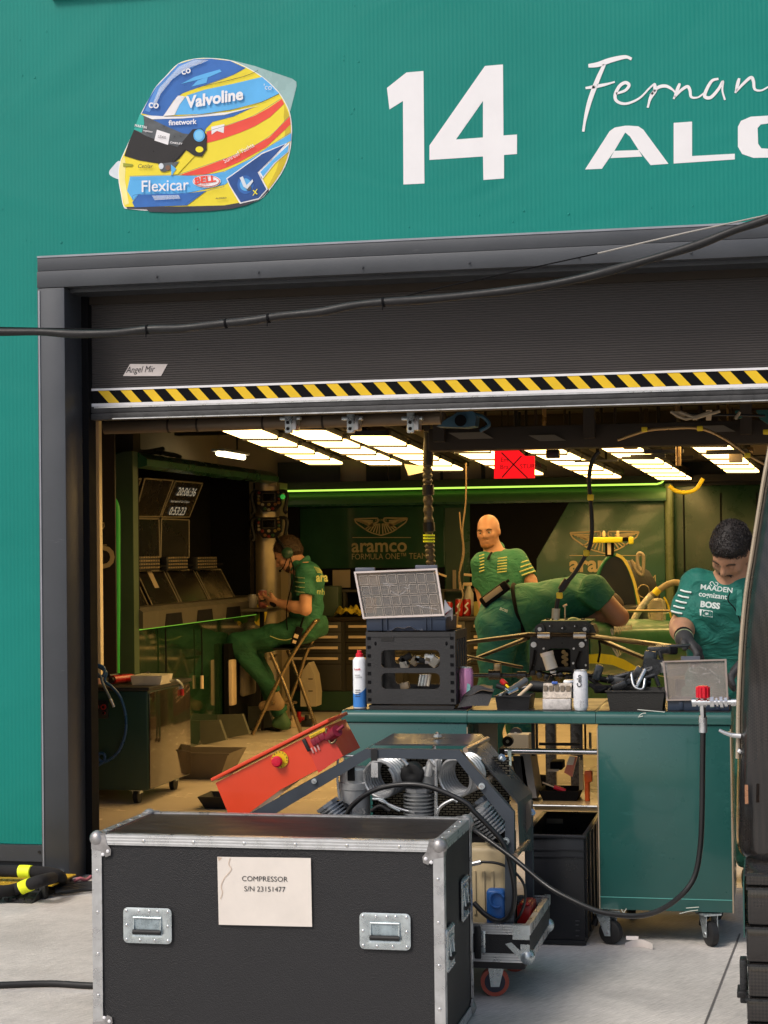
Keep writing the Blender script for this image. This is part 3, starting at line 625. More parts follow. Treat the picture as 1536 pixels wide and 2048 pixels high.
for ci, (nm, A_, B_, N) in enumerate(cols):
    LZ = 2.12 if ci < 3 else 2.075
    p0, p1 = G(A_[0], A_[2], LZ), G(A_[1], A_[2], LZ); q0, q1 = G(B_[0], B_[2], LZ), G(B_[1], B_[2], LZ)
    for k in range(N):
        t0 = k / N; t1 = (k + .83) / N
        c = [p0.lerp(q0, t0), p1.lerp(q1, t0), p1.lerp(q1, t1), p0.lerp(q0, t1)]
        cen = (c[0] + c[1] + c[2] + c[3]) / 4
        L = thing('ceiling_light', f'warm light panel, {desc[k]} from the front in the {colname[ci]}', 'ceiling light', cen, 'warm light panels hung under the ceiling')
        def rc(cc, s_=1.0):   # rounded corners
            o = []; n = 4
            for i in range(4):
                a_, b_, d__ = cc[i], cc[(i + 1) % 4], cc[i - 1]; e1 = (b_ - a_).normalized() * .03; e2 = (d__ - a_).normalized() * .03
                o += [a_ + e2, a_ + (e1 + e2) * .28, a_ + e1]
            return o
        m_ = MB(); m_.prism(rc(c), (0, 0, .012), lamp); m_.make('diffuser', L, smooth=0)
        m_ = MB(); m_.prism(rc([x + (x - cen) * .05 + V((0, 0, .0125)) for x in c]), (0, 0, .03), black)
        for e, f_ in ((c[3], c[2]),): m_.box((e + f_) / 2 + V((0, .012, .006)), ((f_ - e).length, .018, .034), black, rot=(0, 0, math.atan2((f_ - e).y, (f_ - e).x)))
        m_.make('frame', L, smooth=0)
        n_l += 1
    rb = MB(); e0 = (p0 + p1) / 2; e1 = (q0 + q1) / 2; dd = (e1 - e0).normalized()
    for sft in (-.11, .11):
        s0 = V((sft, 0, .075)); rb.box((e0 + e1) / 2 + s0, (.035, (e1 - e0).length + .9, .035), brn, rot=(0, 0, math.atan2(dd.y, dd.x) - math.pi / 2))
    for t in (.0, .33, .66, 1): c = e0.lerp(e1, t); rb.cyl(c + V((0, 0, .09)), c + V((0, 0, .42)), .01, brn, n=8)
    rl = solo(rb, 'light_rail', 'dark hanging rails carrying the %s of light panels' % colname[ci].split(',')[0], 'light rail', e0 + V((0, 0, .06)), 'rails of the ceiling lights')
# unlit panels, pipes and clutter above the car bay
tr = MB(); 
p = P(860, 858, 9.9); q = P(1510, 888, 9.9); tr.b2((p.x, 9.85, q.z), (1.6, 10.0, p.z), brn, .005)
for x0, y0, x1, y1 in ((895, 865, 985, 876), (1055, 870, 1130, 880), (1395, 851, 1470, 862)): 
    p = P(x0, y0, 9.8); q = P(x1, y1, 9.8); tr.prism([(p.x, 9.83, p.z), (q.x - .06, 9.83, p.z), (q.x, 9.83, q.z), (p.x + .06, 9.83, q.z)], (0, .01, 0), mat('unlit_panel', (.13, .11, .08), .5))
for x in (1178, 1492, 878): p = P(x, 830, 9.8); tr.b2((p.x - .03, 9.78, 2.05), (p.x + .03, 9.86, 2.6), brn)
solo(tr, 'lighting_gantry', 'dark brown gantry beam across the garage above the racing car', 'gantry', (-1, 9.9, 2.0))
tr = MB(); random.seed(3)
warmm = mat('warm_steel', (.45, .30, .14), .3, metal=.6)
for i in range(46):
    y = random.uniform(10.6, 15.5); px = random.choice([random.uniform(1000, 1060), random.uniform(1120, 1210), random.uniform(1290, 1370), random.uniform(1450, 1530), random.uniform(1040, 1520)])
    p = P(px, random.uniform(868, 925), y); k = random.random()
    if k < .45: tr.b2((p.x - random.uniform(.05, .22), p.y, p.z), (p.x + .1, p.y + .03, p.z + random.uniform(.01, .03)), random.choice([brn, warmm, black]))
    elif k < .8: tr.cyl((p.x, p.y, p.z - .05), (p.x, p.y, 2.6), random.uniform(.006, .018), random.choice([black, warmm, brn]), n=8)
    else: tr.box(p, (.08, .06, .05), random.choice([beige, black, warmm]), bev=.006)
tag(tr.make('ceiling_services', None, (-1, 12, 2.2)), 'tangle of pipes, brackets and cables above the light panels', 'ceiling pipes', kind='stuff')
tr = MB()
p = P(187, 852, 8.75); q = P(882, 828, 8.75)
tr.cyl((-3.3, 8.75, 2.10), (q.x, 8.75, 2.105), .034, mat('door_tube', (.16, .12, .08), .45, metal=.3)); tr.b2((-3.3, 8.7, 2.135), (2.4, 8.8, 2.2), brn)
for x in (330, 388, 520, 640): xx = P(x, 840, 8.7).x; tr.cyl((xx, 8.75, 2.1), (xx + .01, 8.75, 2.1), .036, brn)
solo(tr, 'door_tube', 'brown horizontal tube just below the raised shutter', 'tube', (-2, 8.75, 2.1))
for i, (x, w_) in enumerate(((578, 30), (702, 26), (822, 26))):
    c = MB(); p = P(x, 828, 8.65); q = P(x + w_ / 2, 866, 8.65); z0 = q.z; hw = .035
    c.b2((p.x - hw * .5, 8.63, z0), (p.x + hw * .5, 8.66, p.z + .03), zinc, .004); c.b2((p.x - hw * 1.3, 8.64, p.z - .03), (p.x + hw * 1.6, 8.68, p.z - .012), zinc, .003); c.b2((p.x + hw * .5, 8.62, p.z - .08), (p.x + hw * 1.2, 8.7, p.z - .01), alu, .004)
    for dz in (.02, .05): c.cyl((p.x, 8.62, z0 + dz), (p.x, 8.635, z0 + dz), .008, black)
    solo(c, 'beam_clamp', ['silver clamp on the tube under the shutter, leftmost', 'silver clamp on the tube, middle one of three', 'silver clamp on the tube nearest the blue hose reel'][i], 'clamp', p, 'silver clamps on the tube')
# fluorescent tube
fl = MB(); p, q = PX(436, 893, -4.75), PX(487, 903, -4.75)
fl.b2((p.x - .06, min(p.y, q.y), p.z - .04), (p.x + .06, max(p.y, q.y), p.z - .02), white)
fl.cyl(p + V((0, 0, -.06)), V((p.x, q.y, p.z - .06)), .022, mat('tube_light', (1, 1, 1), .4, emit=(1, .85, .5), es=4))
fl.cyl(V((p.x, q.y - .2, p.z)), V((p.x, q.y - .2, 2.62)), .008, black)
solo(fl, 'fluorescent_lamp', 'short white fluorescent tube lamp above the monitor station', 'lamp', p)
# red translucent panel
rp_ = thing('red_sign', 'glowing red rectangular panel crossed by dark lines, hanging among the lights', 'sign', P(1029, 927, 10.2))
redm = mat('red_acrylic', (.2, .002, .002), .5, emit=(1, .008, .012), es=.75, spec=.1)
a = MB(); a.prism([P(989, 900, 10.2), P(1035, 899, 10.2), P(1050, 912, 10.2), P(1069, 912, 10.2), P(1069, 956, 10.2), P(988, 957, 10.2)], (0, .02, 0), redm); a.make('panel', rp_, smooth=0)
a = MB(); dr = mat('dark_red', (.12, .004, .004), .5)
for l in ([(1003, 905), (1026, 928), (1055, 956)], [(1043, 912), (1028, 928), (1004, 955)]): a.ribbon([P(x, y, 10.19) for x, y in l], .007, dr, (0, -1, 0), sm=2)
a.text('STURER', P(1040, 937, 10.19), (1, 0, 0), (0, 0, 1), .035, dr, off=.002); a.text('Bra', P(1000, 938, 10.19), (1, 0, 0), (0, 0, 1), .035, dr, off=.002); a.text('Em', P(1001, 924, 10.19), (1, 0, 0), (0, 0, 1), .035, dr, off=.002)
a.make('marking', rp_, smooth=0)
# white paper sheet hanging
a = MB(); a.prism([P(808, 928, 13), P(857, 934, 13), P(848, 944, 13), P(817, 951, 13)], (0, .004, 0), cream); solo(a, 'hanging_card', 'pale card hanging at a tilt beside the corrugated hose under the lights', 'card', P(820, 935, 13), smooth=0)
# blue reel and right top clutter
a = MB(); p = P(905, 842, 9.3); blu = mat('blue_reel', (.03, .09, .14), .4)
a.prism([P(x, y, 9.3) for x, y in ((873, 853), (893, 838), (915, 825), (945, 822), (952, 830), (950, 852), (930, 855))], (0, .12, 0), blu); a.cyl(P(921, 841, 9.28), P(921, 841, 9.5), .03, pitch); a.tube([P(x, y, 9.35) for x, y in ((950, 828), (968, 835), (978, 850), (960, 862))], .01, blu)
solo(a, 'hose_reel', 'dark blue retractable hose reel on the gantry beam', 'hose reel', p)
a = MB(); a.tube([P(x, y, 9.27) for x, y in ((1345, 826), (1420, 830), (1480, 830), (1530, 832))], .006, black, sm=1)
for l in ([(1342, 823), (1372, 838), (1420, 824)], [(1360, 824), (1395, 838)], [(1385, 838), (1440, 822)], [(1470, 838), (1480, 824)]): a.tube([P(x, y, 9.2) for x, y in l], .008, beige, sm=2)
a.prism([P(x, y, 9.25) for x, y in ((1340, 822), (1372, 824), (1370, 832), (1345, 828))], (0, .03, 0), beige); a.prism([P(x, y, 9.25) for x, y in ((1412, 820), (1424, 820), (1422, 840), (1412, 840))], (0, .03, 0), ivory)
a.prism([P(x, y, 9.3) for x, y in ((1470, 822), (1478, 820), (1485, 835), (1473, 838))], (0, .05, 0), bench_teal); a.prism([P(x, y, 9.3) for x, y in ((1512, 820), (1536, 820), (1536, 848), (1520, 838))], (0, .05, 0), bench_teal)
solo(a, 'bracket_bundle', 'pale brackets and green scraps at the top right under the shutter', 'bracket', P(1400, 830, 9.2))

# ------------------------------------------------------------ hanging hoses
def hpts(l, Y): return [P(x, y, Y) for x, y in l]
h = thing('corrugated_hose', 'thick ribbed extraction hose hanging down behind the parts organiser', 'hose', P(862, 1132, 10.5))
pth = spline(hpts([(885, 848), (870, 853), (861, 868), (856, 906), (855, 950), (856, 992), (858, 1063), (860, 1100), (863, 1142)], 10.5), 14)
a = MB(); Nn = len(pth); a.tube(pth, .026, mat('hose_tan', (.10, .085, .055), .5), n=14, sm=1, rf=lambda t: 1 + .16 * math.sin(t * 520)); 
a2 = []
a.make('tube', h, smooth=0)
for y, l_ in ((980, 20), (1054, 18)): a = MB(); a.cyl(P(856 + (y - 980) * .02, y - l_ / 2, 10.5), P(856.5 + (y - 980) * .03, y + l_ / 2, 10.5), .034, black); a.make('collar', h)
a = MB(); a.cyl(P(859, 850 + 14, 10.5), P(856, 930, 10.5), .032, black, r2=.030); a.make('sleeve', h)
for y in (1069, 1075, 1081): a = MB(); a.cyl(P(858, y, 10.5), P(858, y + 3.4, 10.5), .034, neon); a.make('yellow_band', h)
h = thing('air_hose', 'slim black hose with yellow tags hanging over the bending man in green', 'hose', P(1112, 1228, 9.9))
l = [(1199, 903), (1190, 912), (1182, 930), (1178, 962), (1181, 998), (1184, 1052), (1181, 1087), (1172, 1108), (1151, 1144), (1127, 1173), (1117, 1194), (1112, 1222)]
a = MB(); a.tube(hpts(l, 9.9), .0115, rub, n=10); a.tube(hpts([(1135, 1160), (1128, 1170), (1122, 1180)], 9.9), .02, rub); a.cyl(P(1112, 1217, 9.9), P(1111, 1237, 9.9), .022, mat('clear_fitting', (.4, .38, .3), .2)); a.make('tube', h)
tg = mat('yellow_tag', (.75, .55, .02), .45)
for x, y in ((1181, 995), (1173, 1106), (1119, 1191)): a = MB(); p = P(x, y, 9.9); a.box(p, (.032, .03, .034), tg, bev=.006); a.make('tag', h)
a = MB(); l = [(1235, 880), (1290, 862), (1335, 857), (1400, 857), (1450, 878), (1495, 909), (1536, 932), (1570, 950)]
a.tube(hpts(l, 9.6), .008, warmm); 
for x, y in ((1289, 859), (1400, 857), (1495, 911), (1532, 864)): a.box(P(x, y, 9.58), (.03, .03, .025), tg, bev=.004)
solo(a, 'looped_cable', 'looped cable with yellow tags at the upper right below the shutter', 'cable', P(1300, 860, 9.6))
a = MB(); a.tube(hpts([(932, 926), (932, 992), (930, 1020), (925, 1063), (928, 1106), (922, 1135), (919, 1150), (922, 1175), (926, 1192), (918, 1215), (914, 1250)], 11.5), .005, warmm)
a.tube(hpts([(919, 1024), (922, 1060), (926, 1100), (918, 1150), (920, 1180)], 11.6), .004, warmm)
solo(a, 'hanging_wire', 'thin brown wire hanging in front of the winged logo wall', 'wire', P(915, 1230, 11.5))
a = MB(); a.tube(hpts([(1338, 972), (1352, 982), (1372, 985), (1392, 978), (1406, 957)], 13), .014, tg); solo(a, 'yellow_tube', 'yellow tube sagging below the lights at the right', 'tube', P(1370, 985, 13))
# ============================================================ monitor station on the left
st_ = thing('monitor_station', 'dark green pit wall station with angled black monitors, keyboards and a sloping desk', 'monitor station', (-4.5, 13.5, 0))
SX = -4.30; Y0, Y1 = 11.95, 15.45
xa, xb = P(206, 1000, Y0).x, P(266, 1000, Y0).x; zt = P(240, 903, Y0).z
gcol = mat('station_green', (.055, .085, .050), .38, var=.15, vscale=2)
pf = []   # outline of the end frame: tall post with a rounded head reaching over the desk
for i in range(9): t = math.pi / 2 * i / 8; pf.append((xa + .18 - .18 * math.cos(t), zt - .16 + .16 * math.sin(t)))
a = MB(); a.prism([(x, Y0, z) for x, z in [(xa, 0)] + pf + [(xb, zt), (xb, 0)]], (0, .10, 0), gcol); a.make('end_post', st_)
a = MB(); zh = PX(272, 935, SX).z
a.prism([(x, Y0 + .1, z) for x, z in [(-5.1, zt - .3), (-5.1, zt)] + pf[-1:] + [(SX + .0, zt - .005), (SX + .06, zt - .05), (SX + .06, zh + .015), (SX - .0, zh), (SX - .03, zh), (SX - .03, zt - .03), (-5.05, zt - .03), (-5.05, zt - .3)]], (0, Y1 - Y0 - .1, 0), gdark); a.make('hood', st_)
a = MB(); a.b2((-5.04, Y0 + .12, zt - .04), (SX - .035, Y1 - .02, zt - .0305), pitch); a.make('hood_lining', st_, smooth=0)  # black sheet added under the hood to make its inside dark
a = MB(); a.b2((-5.1, Y0 + .1, 0), (-4.85, Y1, zt - .03), pitch); a.b2((-5.0, Y0 + .101, .95), (xb - .0, Y0 + .12, zh), pitch); a.b2((-4.85, Y1 - .03, .7), (P(499, 1000, Y1).x, Y1 - .0, zt - .045), pitch); a.make('back_panel', st_, smooth=0)
scr = mat('screen_black', (.008, .007, .006), .25, spec=.3, var=.2); bez = mat('screen_bezel', (.20, .17, .11), .4)
z3 = lambda x, y: (180 + x * .3385, 840 + y * .3385)
def screen(q, xs, name='monitor', bz=True, grey=False):
    pts = [PX(*z3(*p), x) for p, x in zip(q, xs)]
    s_ = MB(); nrm = (pts[1] - pts[0]).cross(pts[3] - pts[0]).normalized()
    if nrm.x < 0: nrm = -nrm
    s_.prism(pts, -nrm * .02, mat('screen_sheen', (.012, .010, .008), .25, spec=.3, var=.3, vscale=2) if grey else scr); o = s_.make(name, st_, smooth=0)
    b = MB()
    for i in range(4):
        p, q_ = pts[i], pts[(i + 1) % 4]; b.cyl(p + nrm * .002, q_ + nrm * .002, .006, bez, n=6)
    b.make('bezel', o); return o, pts, nrm
XM, XT, XB = -4.62, -4.50, -4.46
screen([(262, 352), (300, 345), (262, 440), (255, 500)], (XT, XT, XM + .03, XM))
screen([(322, 345), (490, 356), (410, 570), (262, 570)], (XT, XT, XM, XM))
o, pts, nr = screen([(503, 360), (664, 373), (585, 572), (418, 572)], (XT, XT, XM, XM))
dig = mat('screen_digits', (.3, .3, .25), .5, emit=(.55, .52, .42), es=.2)
u = (pts[1] - pts[0]).normalized(); vv = (pts[0] - pts[3]).normalized(); t = MB()
wd = (pts[1] - pts[0]).length; ht_ = (pts[0] - pts[3]).length
t.text('20:06:36', pts[3] + u * wd * .2 + vv * ht_ * .62, u, vv, ht_ * .32, dig, off=.006, sx=wd / ht_ * .62, bold=.01); t.make('clock_digits', o, smooth=0); t = MB()
t.text('0:53:23', pts[3] + u * wd * .2 + vv * ht_ * .07, u, vv, ht_ * .32, dig, off=.006, sx=wd / ht_ * .62, bold=.01); t.make('clock_digits', o, smooth=0); t = MB()
t.text('International Car Colour', pts[3] + u * wd * .1 + vv * ht_ * .42, u, vv, ht_ * .09, dig, off=.006, sx=wd / ht_ * .75)
t.make('caption', o, smooth=0)
screen([(262, 582), (405, 584), (410, 812), (262, 818)], (XM,) * 4)
screen([(420, 584), (583, 590), (583, 812), (416, 814)], (XM,) * 4, grey=True)
screen([(255, 925), (262, 925), (345, 1105), (262, 1108)], (XM, XM, XB, XB))
o, pts, nr = screen([(272, 893), (432, 890), (530, 1088), (370, 1103)], (XM, XM, XB, XB), grey=True)
u = (pts[1] - pts[0]).normalized(); vv = (pts[0] - pts[3]).normalized(); t = MB(); t.prism([pts[3] + u * .22 + vv * .16 + nr * .004, pts[3] + u * .32 + vv * .16 + nr * .004, pts[3] + u * .32 + vv * .33 + nr * .004, pts[3] + u * .22 + vv * .33 + nr * .004], nr * .002, beige); t.make('sticker', o, smooth=0)
screen([(447, 887), (608, 885), (705, 1073), (545, 1090)], (XM, XM, XB, XB), grey=True)
screen([(622, 884), (770, 884), (860, 1060), (716, 1074)], (XM, XM, XB, XB))
# keyboard shelf and three keypads
a = MB(); p, q = PX(*z3(262, 850), XM + .08), PX(*z3(800, 836), XM + .08); a.b2((XM - .02, p.y, p.z - .03), (XM + .06, q.y, p.z - .015), pitch); a.make('shelf', st_, smooth=0)
kb = mat('keypad_keys', (.22, .17, .10), .5)
for (x0, x1) in ((300, 436), (478, 600), (652, 772)):
    p, q = PX(*z3(x0, 846), XM + .1), PX(*z3(x1, 842), XM + .1); a = MB(); a.b2((XM + .02, p.y, p.z - .055), (XM + .07, q.y, p.z + .05), black, .006); k = a.make('keypad', st_)
    a = MB(); n_ = 9
    for i in range(n_):
        for j in range(4): yy = p.y + .04 + (q.y - p.y - .08) * i / (n_ - 1); zz = p.z - .04 + j * .025; a.b2((XM + .07, yy - .014, zz), (XM + .076, yy + .014, zz + .012), kb)
    a.make('keys', k, smooth=0)
# desk with fascia, cut-outs and glow under it
d0 = PX(*z3(262, 1140), SX); d1 = PX(*z3(262, 1240), SX)
fas = mat('fascia_grey', (.075, .068, .052), .4, var=.1)
a = MB(); a.prism([(SX + .02, Y0 + .1, d1.z), (SX + .02, Y0 + .1, d0.z), (SX - .02, Y0 + .1, d0.z + .03), (XB - .25, Y0 + .1, d0.z + .03), (XB - .25, Y0 + .1, d1.z)], (0, Y1 - Y0 - .05, 0), fas); a.make('desk', st_, smooth=0)
for x0, x1, y in ((445, 548, 1195), (632, 728, 1170), (805, 892, 1150)):
    p, q = PX(*z3(x0, y + 22), SX + .023), PX(*z3(x1, y + 16), SX + .023); h_ = .085; i_ = .03
    a = MB(); a.prism([(SX + .021, p.y, p.z), (SX + .021, q.y, p.z), (SX + .021, q.y - i_, p.z + h_), (SX + .021, p.y + i_, p.z + h_)], (.004, 0, 0), pitch); a.make('cable_port', st_, smooth=0)
a = MB(); a.b2((SX - .12, Y0 + .1, 0.0), (SX - .06, Y1 + .1, d1.z - .01), mat('mirror_green', (.012, .035, .015), .08, var=.1, coat=1)); a.make('base_panel', st_, smooth=0)
a = MB(); a.b2((SX - .055, Y0 + .15, d1.z - .012), (SX - .04, Y1 - .2, d1.z - .002), mat('dim_green_led', (.2, .5, .1), .5, emit=(.35, 1, .08), es=.25)); a.make('light_strip', st_, smooth=0)
for x in (445, 658):
    p = PX(*z3(x, 1230), SX - .03); a = MB(); a.tube([p, p + V((0, .01, -.2)), p + V((0, 0, -.36))], .006, pitch); a.cyl(p + V((0, 0, -.36)), p + V((0, 0, -.46)), .013, ivory); a.make('pull_cord', st_)
# small things on the desk edge
a = MB(); yc = mat('yellow_cloth', (.62, .45, .03), .9, bump=.6, bscale=40)
def cloth(c, sx, sy, sz, m, sd=1):
    b = MB(); rnd = random.Random(sd); ph = [rnd.uniform(0, 6) for _ in range(6)]
    def f(u, v):
        x, y = u * 2 - 1, v * 2 - 1; r = max(0, 1 - (x * x + y * y) * .5)
        return V(c) + V((x * sx * (1 + .15 * math.sin(5 * y + ph[0])), y * sy * (1 + .2 * math.sin(4 * x + ph[1])), sz * (r * (.6 + .4 * math.sin(6 * x + ph[2]) * math.cos(5 * y + ph[3])) + .12 * math.sin(11 * x + 8 * y + ph[4]))))
    b.grid(f, 22, 14, m); return b
p = PX(*z3(1005, 1150), SX + .03)
b = MB(); rnd = random.Random(5)
b.grid(lambda u, v: V((SX + .03 + .03 * math.sin(u * 9 + v * 3), p.y - .12 + u * .30, p.z + .08 - v * .16 * (1 - .35 * abs(u - .4)) + .015 * math.sin(u * 14))), 18, 10, yc)
solo(b, 'yellow_cloth', 'crumpled yellow cloth hanging over the edge of the monitor desk', 'cloth', p)
# silver end column with steering wheels
a = MB(); cy = 15.5; xl_, xr_ = P(500, 1000, cy).x, P(560, 1000, cy).x; zt2 = P(530, 966, cy).z
met = mat('brushed_bronze', (.40, .32, .20), .35, metal=.7, var=.15, vscale=4)
def colf(u, v): t_ = u; return V((xl_ + (xr_ - xl_) * t_, cy - .05 * math.sin(math.pi * min(1, t_ * 1.2)) - .02, v * zt2))
a.grid(colf, 14, 1, met); a.b2((xl_ - .03, cy, 0), (xr_ + .0, cy + .25, zt2), met); a.b2((P(512, 1000, cy).x, cy - .08, .9), (P(514, 1000, cy).x, cy - .05, zt2), pitch)
a.b2((xr_ - .06, cy - .09, zt2 - .03), (xr_ - .01, cy - .06, zt2), ivory)
solo(a, 'metal_column', 'curved bronze metal column behind the headset man, steering wheels hung on it', 'column', (xl_, cy, 0))
def wheel(py, label, green):
    o = P(538, py, 15.28); w_ = thing('steering_wheel', label, 'steering wheel', o, 'racing steering wheels hung on the metal column')
    a = MB(); s_ = 1.13
    body = [(-.085, .075), (.085, .075), (.10, .05), (.095, -.035), (.05, -.085), (-.05, -.085), (-.095, -.035), (-.10, .05)]
    a.prism([o + V((x * s_, 0, z * s_)) for x, z in body], (0, .03, 0), black); a.make('face_plate', w_)
    for sg in (-1, 1):
        a = MB(); a.tube([o + V((sg * x * s_, 0.01, z * s_)) for x, z in ((.08, .07), (.125, .065), (.14, .03), (.13, -.03), (.12, -.075), (.135, -.10))], .016, rub, n=10); a.make('grip', w_)
    a = MB(); a.b2(o + V((-.052, -.008, -.005)), o + V((.052, .0, .06)), scr, .003); a.b2(o + V((-.056, -.004, -.009)), o + V((.056, .001, .064)), mat('screen_edge', (.15, .13, .1), .4)); a.make('display', w_)
    cols_ = [mat('knob_red', (.22, .03, .02), .4), mat('knob_yellow', (.28, .20, .06), .4), mat('knob_green', (.05, .12, .05), .4), mat('knob_white', (.35, .30, .22), .4), mat('knob_orange', (.22, .10, .04), .4)]
    k = 0
    for x, z in ((-.075, .06), (-.078, .035), (-.08, .01), (.075, .06), (.078, .035), (.08, .01), (-.05, -.03), (0, -.03), (.05, -.03), (-.03, -.062), (.03, -.062), (0, -.07), (-.078, -.018), (.078, -.018)):
        b = MB(); b.cyl(o + V((x * s_, 0, z * s_)), o + V((x * s_, -.016, z * s_)), .0095 if k < 6 else .013, cols_[(k * 3 + (0 if green else 2)) % 5], n=12); b.make('knob', w_); k += 1
    if green: b = MB(); b.sph(o + V((.125, -.01, .03)), .022, mat('green_glow', (.05, .6, .1), .4, emit=(.1, 1, .15), es=.15)); b.make('green_marker', w_)
    b = MB(); b.cyl(o + V((0, .03, 0)), o + V((0, .16, 0)), .03, alu); b.make('hub', w_)
wheel(1001, 'upper black racing steering wheel with coloured knobs and a green mark', True)
wheel(1054, 'lower black racing steering wheel with coloured knobs, just above the headset man', False)

# ------------------------------------------------------------ left edge: lit strip, banner, green loop
a = MB(); p, q = P(184, 800, 11.2), P(197, 800, 11.2); a.b2((p.x - .05, 11.2, .2), (q.x, 11.25, 2.45), cream); solo(a, 'cream_post', 'narrow cream post lit warm at the left edge of the doorway', 'post', (q.x, 11.2, 0))
bn = thing('side_banner', 'dark banner with part of a winged logo, letters O and AM beside the cream post', 'banner', (-4.6, 11.6, 0)); Yb = 11.6
a = MB(); p, q = P(180, 800, Yb), P(228, 800, Yb); a.b2((p.x - .6, Yb, 0), (q.x, Yb + .02, 2.3), mat('banner_dark', (.018, .014, .012), .5)); a.make('cloth', bn, smooth=0)
a = MB(); a.text('O', P(184, 1135, Yb), (1, 0, 0), (0, 0, 1), .20, gold2, off=.003, bold=.03); a.text('AM', P(178, 1147, Yb), (1, 0, 0), (0, 0, 1), .062, gold2, off=.003)
a.ribbon([P(192, 1090, Yb), P(200, 1090, Yb), P(214, 1090, Yb)], .005, gold2, (0, -1, 0))
for l in ([(180, 1048), (208, 1046), (203, 1061), (185, 1064)], [(186, 1052), (204, 1052)], [(186, 1057), (203, 1057)]): a.ribbon([P(x, y, Yb) for x, y in l], .008, gold2, (0, -1, 0), sm=2)
a.make('logo', bn, smooth=0)
a = MB(); gl = mat('green_neon', (.02, .25, .03), .5, emit=(.02, .6, .04), es=.05)
a.tube([P(x, y, 11.75) for x, y in ((190, 990), (205, 990), (222, 996), (232, 1012), (234, 1040), (234, 1100), (234, 1200), (233, 1300), (233, 1380))], .023, gl, n=10, sm=5)
solo(a, 'green_neon_tube', 'glowing green neon tube bent round the top corner left of the monitors', 'neon tube', P(233, 1380, 11.75))
a = MB(); a.b2((-5.2, 11.8, 0), (xa - .0, 11.95, 2.4), mat('station_side', (.03, .022, .014), .6)); solo(a, 'partition', 'dark partition between the green neon tube and the station post', 'partition', (-4.9, 11.8, 0), smooth=0)
a = MB(); q = P(275, 800, 12.3); a.b2((-5.2, 12.2, 2.14), (q.x + .0, 12.35, 2.6), brn); solo(a, 'dark_pillar', 'dark boxed pillar above the station post reaching the ceiling', 'pillar', (-4.8, 12.3, 2.14), smooth=0)
a = MB(); a.tube([PX(x, y, -4.75) for x, y in ((275, 898), (282, 904), (300, 903), (325, 898))], .02, rub); a.tube([PX(x, y, -4.75) for x, y in ((320, 906), (345, 909), (360, 914))], .018, rub)
a.tube([PX(x, y, -4.76) for x, y in ((300, 906), (320, 907), (345, 912))], .012, rub); solo(a, 'cable_bundle', 'black cable bundle lying on top of the monitor station hood', 'cables', PX(300, 906, -4.75))

# ------------------------------------------------------------ trolley at the left
TX, TY = -3.62, 10.27
tr_ = thing('tool_trolley', 'dark green wheeled trolley with glossy side behind the door jamb', 'trolley', (TX - .35, TY + .35, 0))
tg_ = mat('trolley_green', (.018, .050, .036), .4, var=.1, vscale=3); tgl = mat('trolley_gloss', (.035, .024, .014), .12, coat=.8, var=.4, vscale=3)
zb_ = .085; ztp = P(290, 1382, TY).z
a = MB(); a.b2((TX - .75, TY, zb_), (TX - .003, TY + .78, ztp), tg_, .012); a.make('body', tr_)
a = MB(); a.b2((TX - .002, TY + .012, zb_ + .01), (TX + .004, TY + .768, ztp - .012), tgl, .002); a.make('side_panel', tr_)
a = MB(); a.b2((TX - .77, TY - .012, ztp), (TX + .01, TY + .79, ztp + .022), black, .006); a.make('top', tr_)
a = MB(); p, q = P(187, 1400, TY), P(218, 1437, TY); a.b2((p.x - .02, TY - .014, q.z), (q.x, TY - .001, p.z), black, .006); pn = a.make('socket_panel', tr_)
for x, y in ((193, 1414), (208, 1414), (193, 1426), (208, 1426)): b = MB(); p = P(x, y, TY - .015); b.cyl(p, p + V((0, -.012, 0)), .016 if y < 1420 else .01, mat('socket_red', (.35, .02, .02), .4), n=12); b.cyl(p + V((0, -.0125, 0)), p + V((0, -.014, 0)), .009, pitch, n=10); b.make('socket', pn)
for x, y in ((TX - .10, TY + .08), (TX - .08, TY + .68), (TX - .65, TY + .1)):
    b = MB(); b.cyl((x - .015, y, .045), (x + .015, y, .045), .044, rub, n=20); b.b2((x - .025, y - .03, .06), (x - .018, y + .03, zb_), zinc); b.b2((x + .018, y - .03, .06), (x + .025, y + .03, zb_), zinc); b.b2((x - .035, y - .04, zb_ - .008), (x + .035, y + .04, zb_), zinc); b.make('castor', tr_)
ZT = ztp + .022
def onT(px, py, z=0): return G(px, py, ZT + z)
a = MB(); clr = mat('clear_plastic', (.75, .70, .60), .25, alpha=.75)
p = onT(264, 1370); q = onT(334, 1367); c = (p + q) / 2; a.prism([(p.x, c.y - .06, ZT), (q.x, c.y - .06, ZT), (q.x + .012, c.y - .06, ZT + .055), (p.x - .012, c.y - .06, ZT + .055)], (0, .2, 0), clr)
solo(a, 'plastic_tub', 'shallow translucent plastic tub on the dark green trolley', 'tub', (c.x, c.y, ZT))
a = MB(); p, q = onT(225, 1360, .03), onT(262, 1356, .03); rdm = mat('red_tool', (.35, .012, .012), .3)
a.cyl(p, q, .026, rdm); a.cyl(p - (q - p) * .1, p, .018, black); a.cyl(q, q + (q - p) * .12, .02, rdm); solo(a, 'red_air_tool', 'red cylindrical tool lying left of the plastic tub on the trolley', 'tool', (p + q) / 2 - V((0, 0, .026)))
a = MB(); a.tube([onT(218, 1352, .03), onT(240, 1350, .03), onT(268, 1352, .03), onT(288, 1350, .03), onT(298, 1346, .04)], .012, rub); a.tube([onT(340, 1362, .02), onT(352, 1360, .03), onT(362, 1366, .01), onT(366, 1374, -.02)], .006, zinc)
solo(a, 'cable_coil', 'grey cable lying along the back of the trolley top', 'cable', onT(280, 1350))
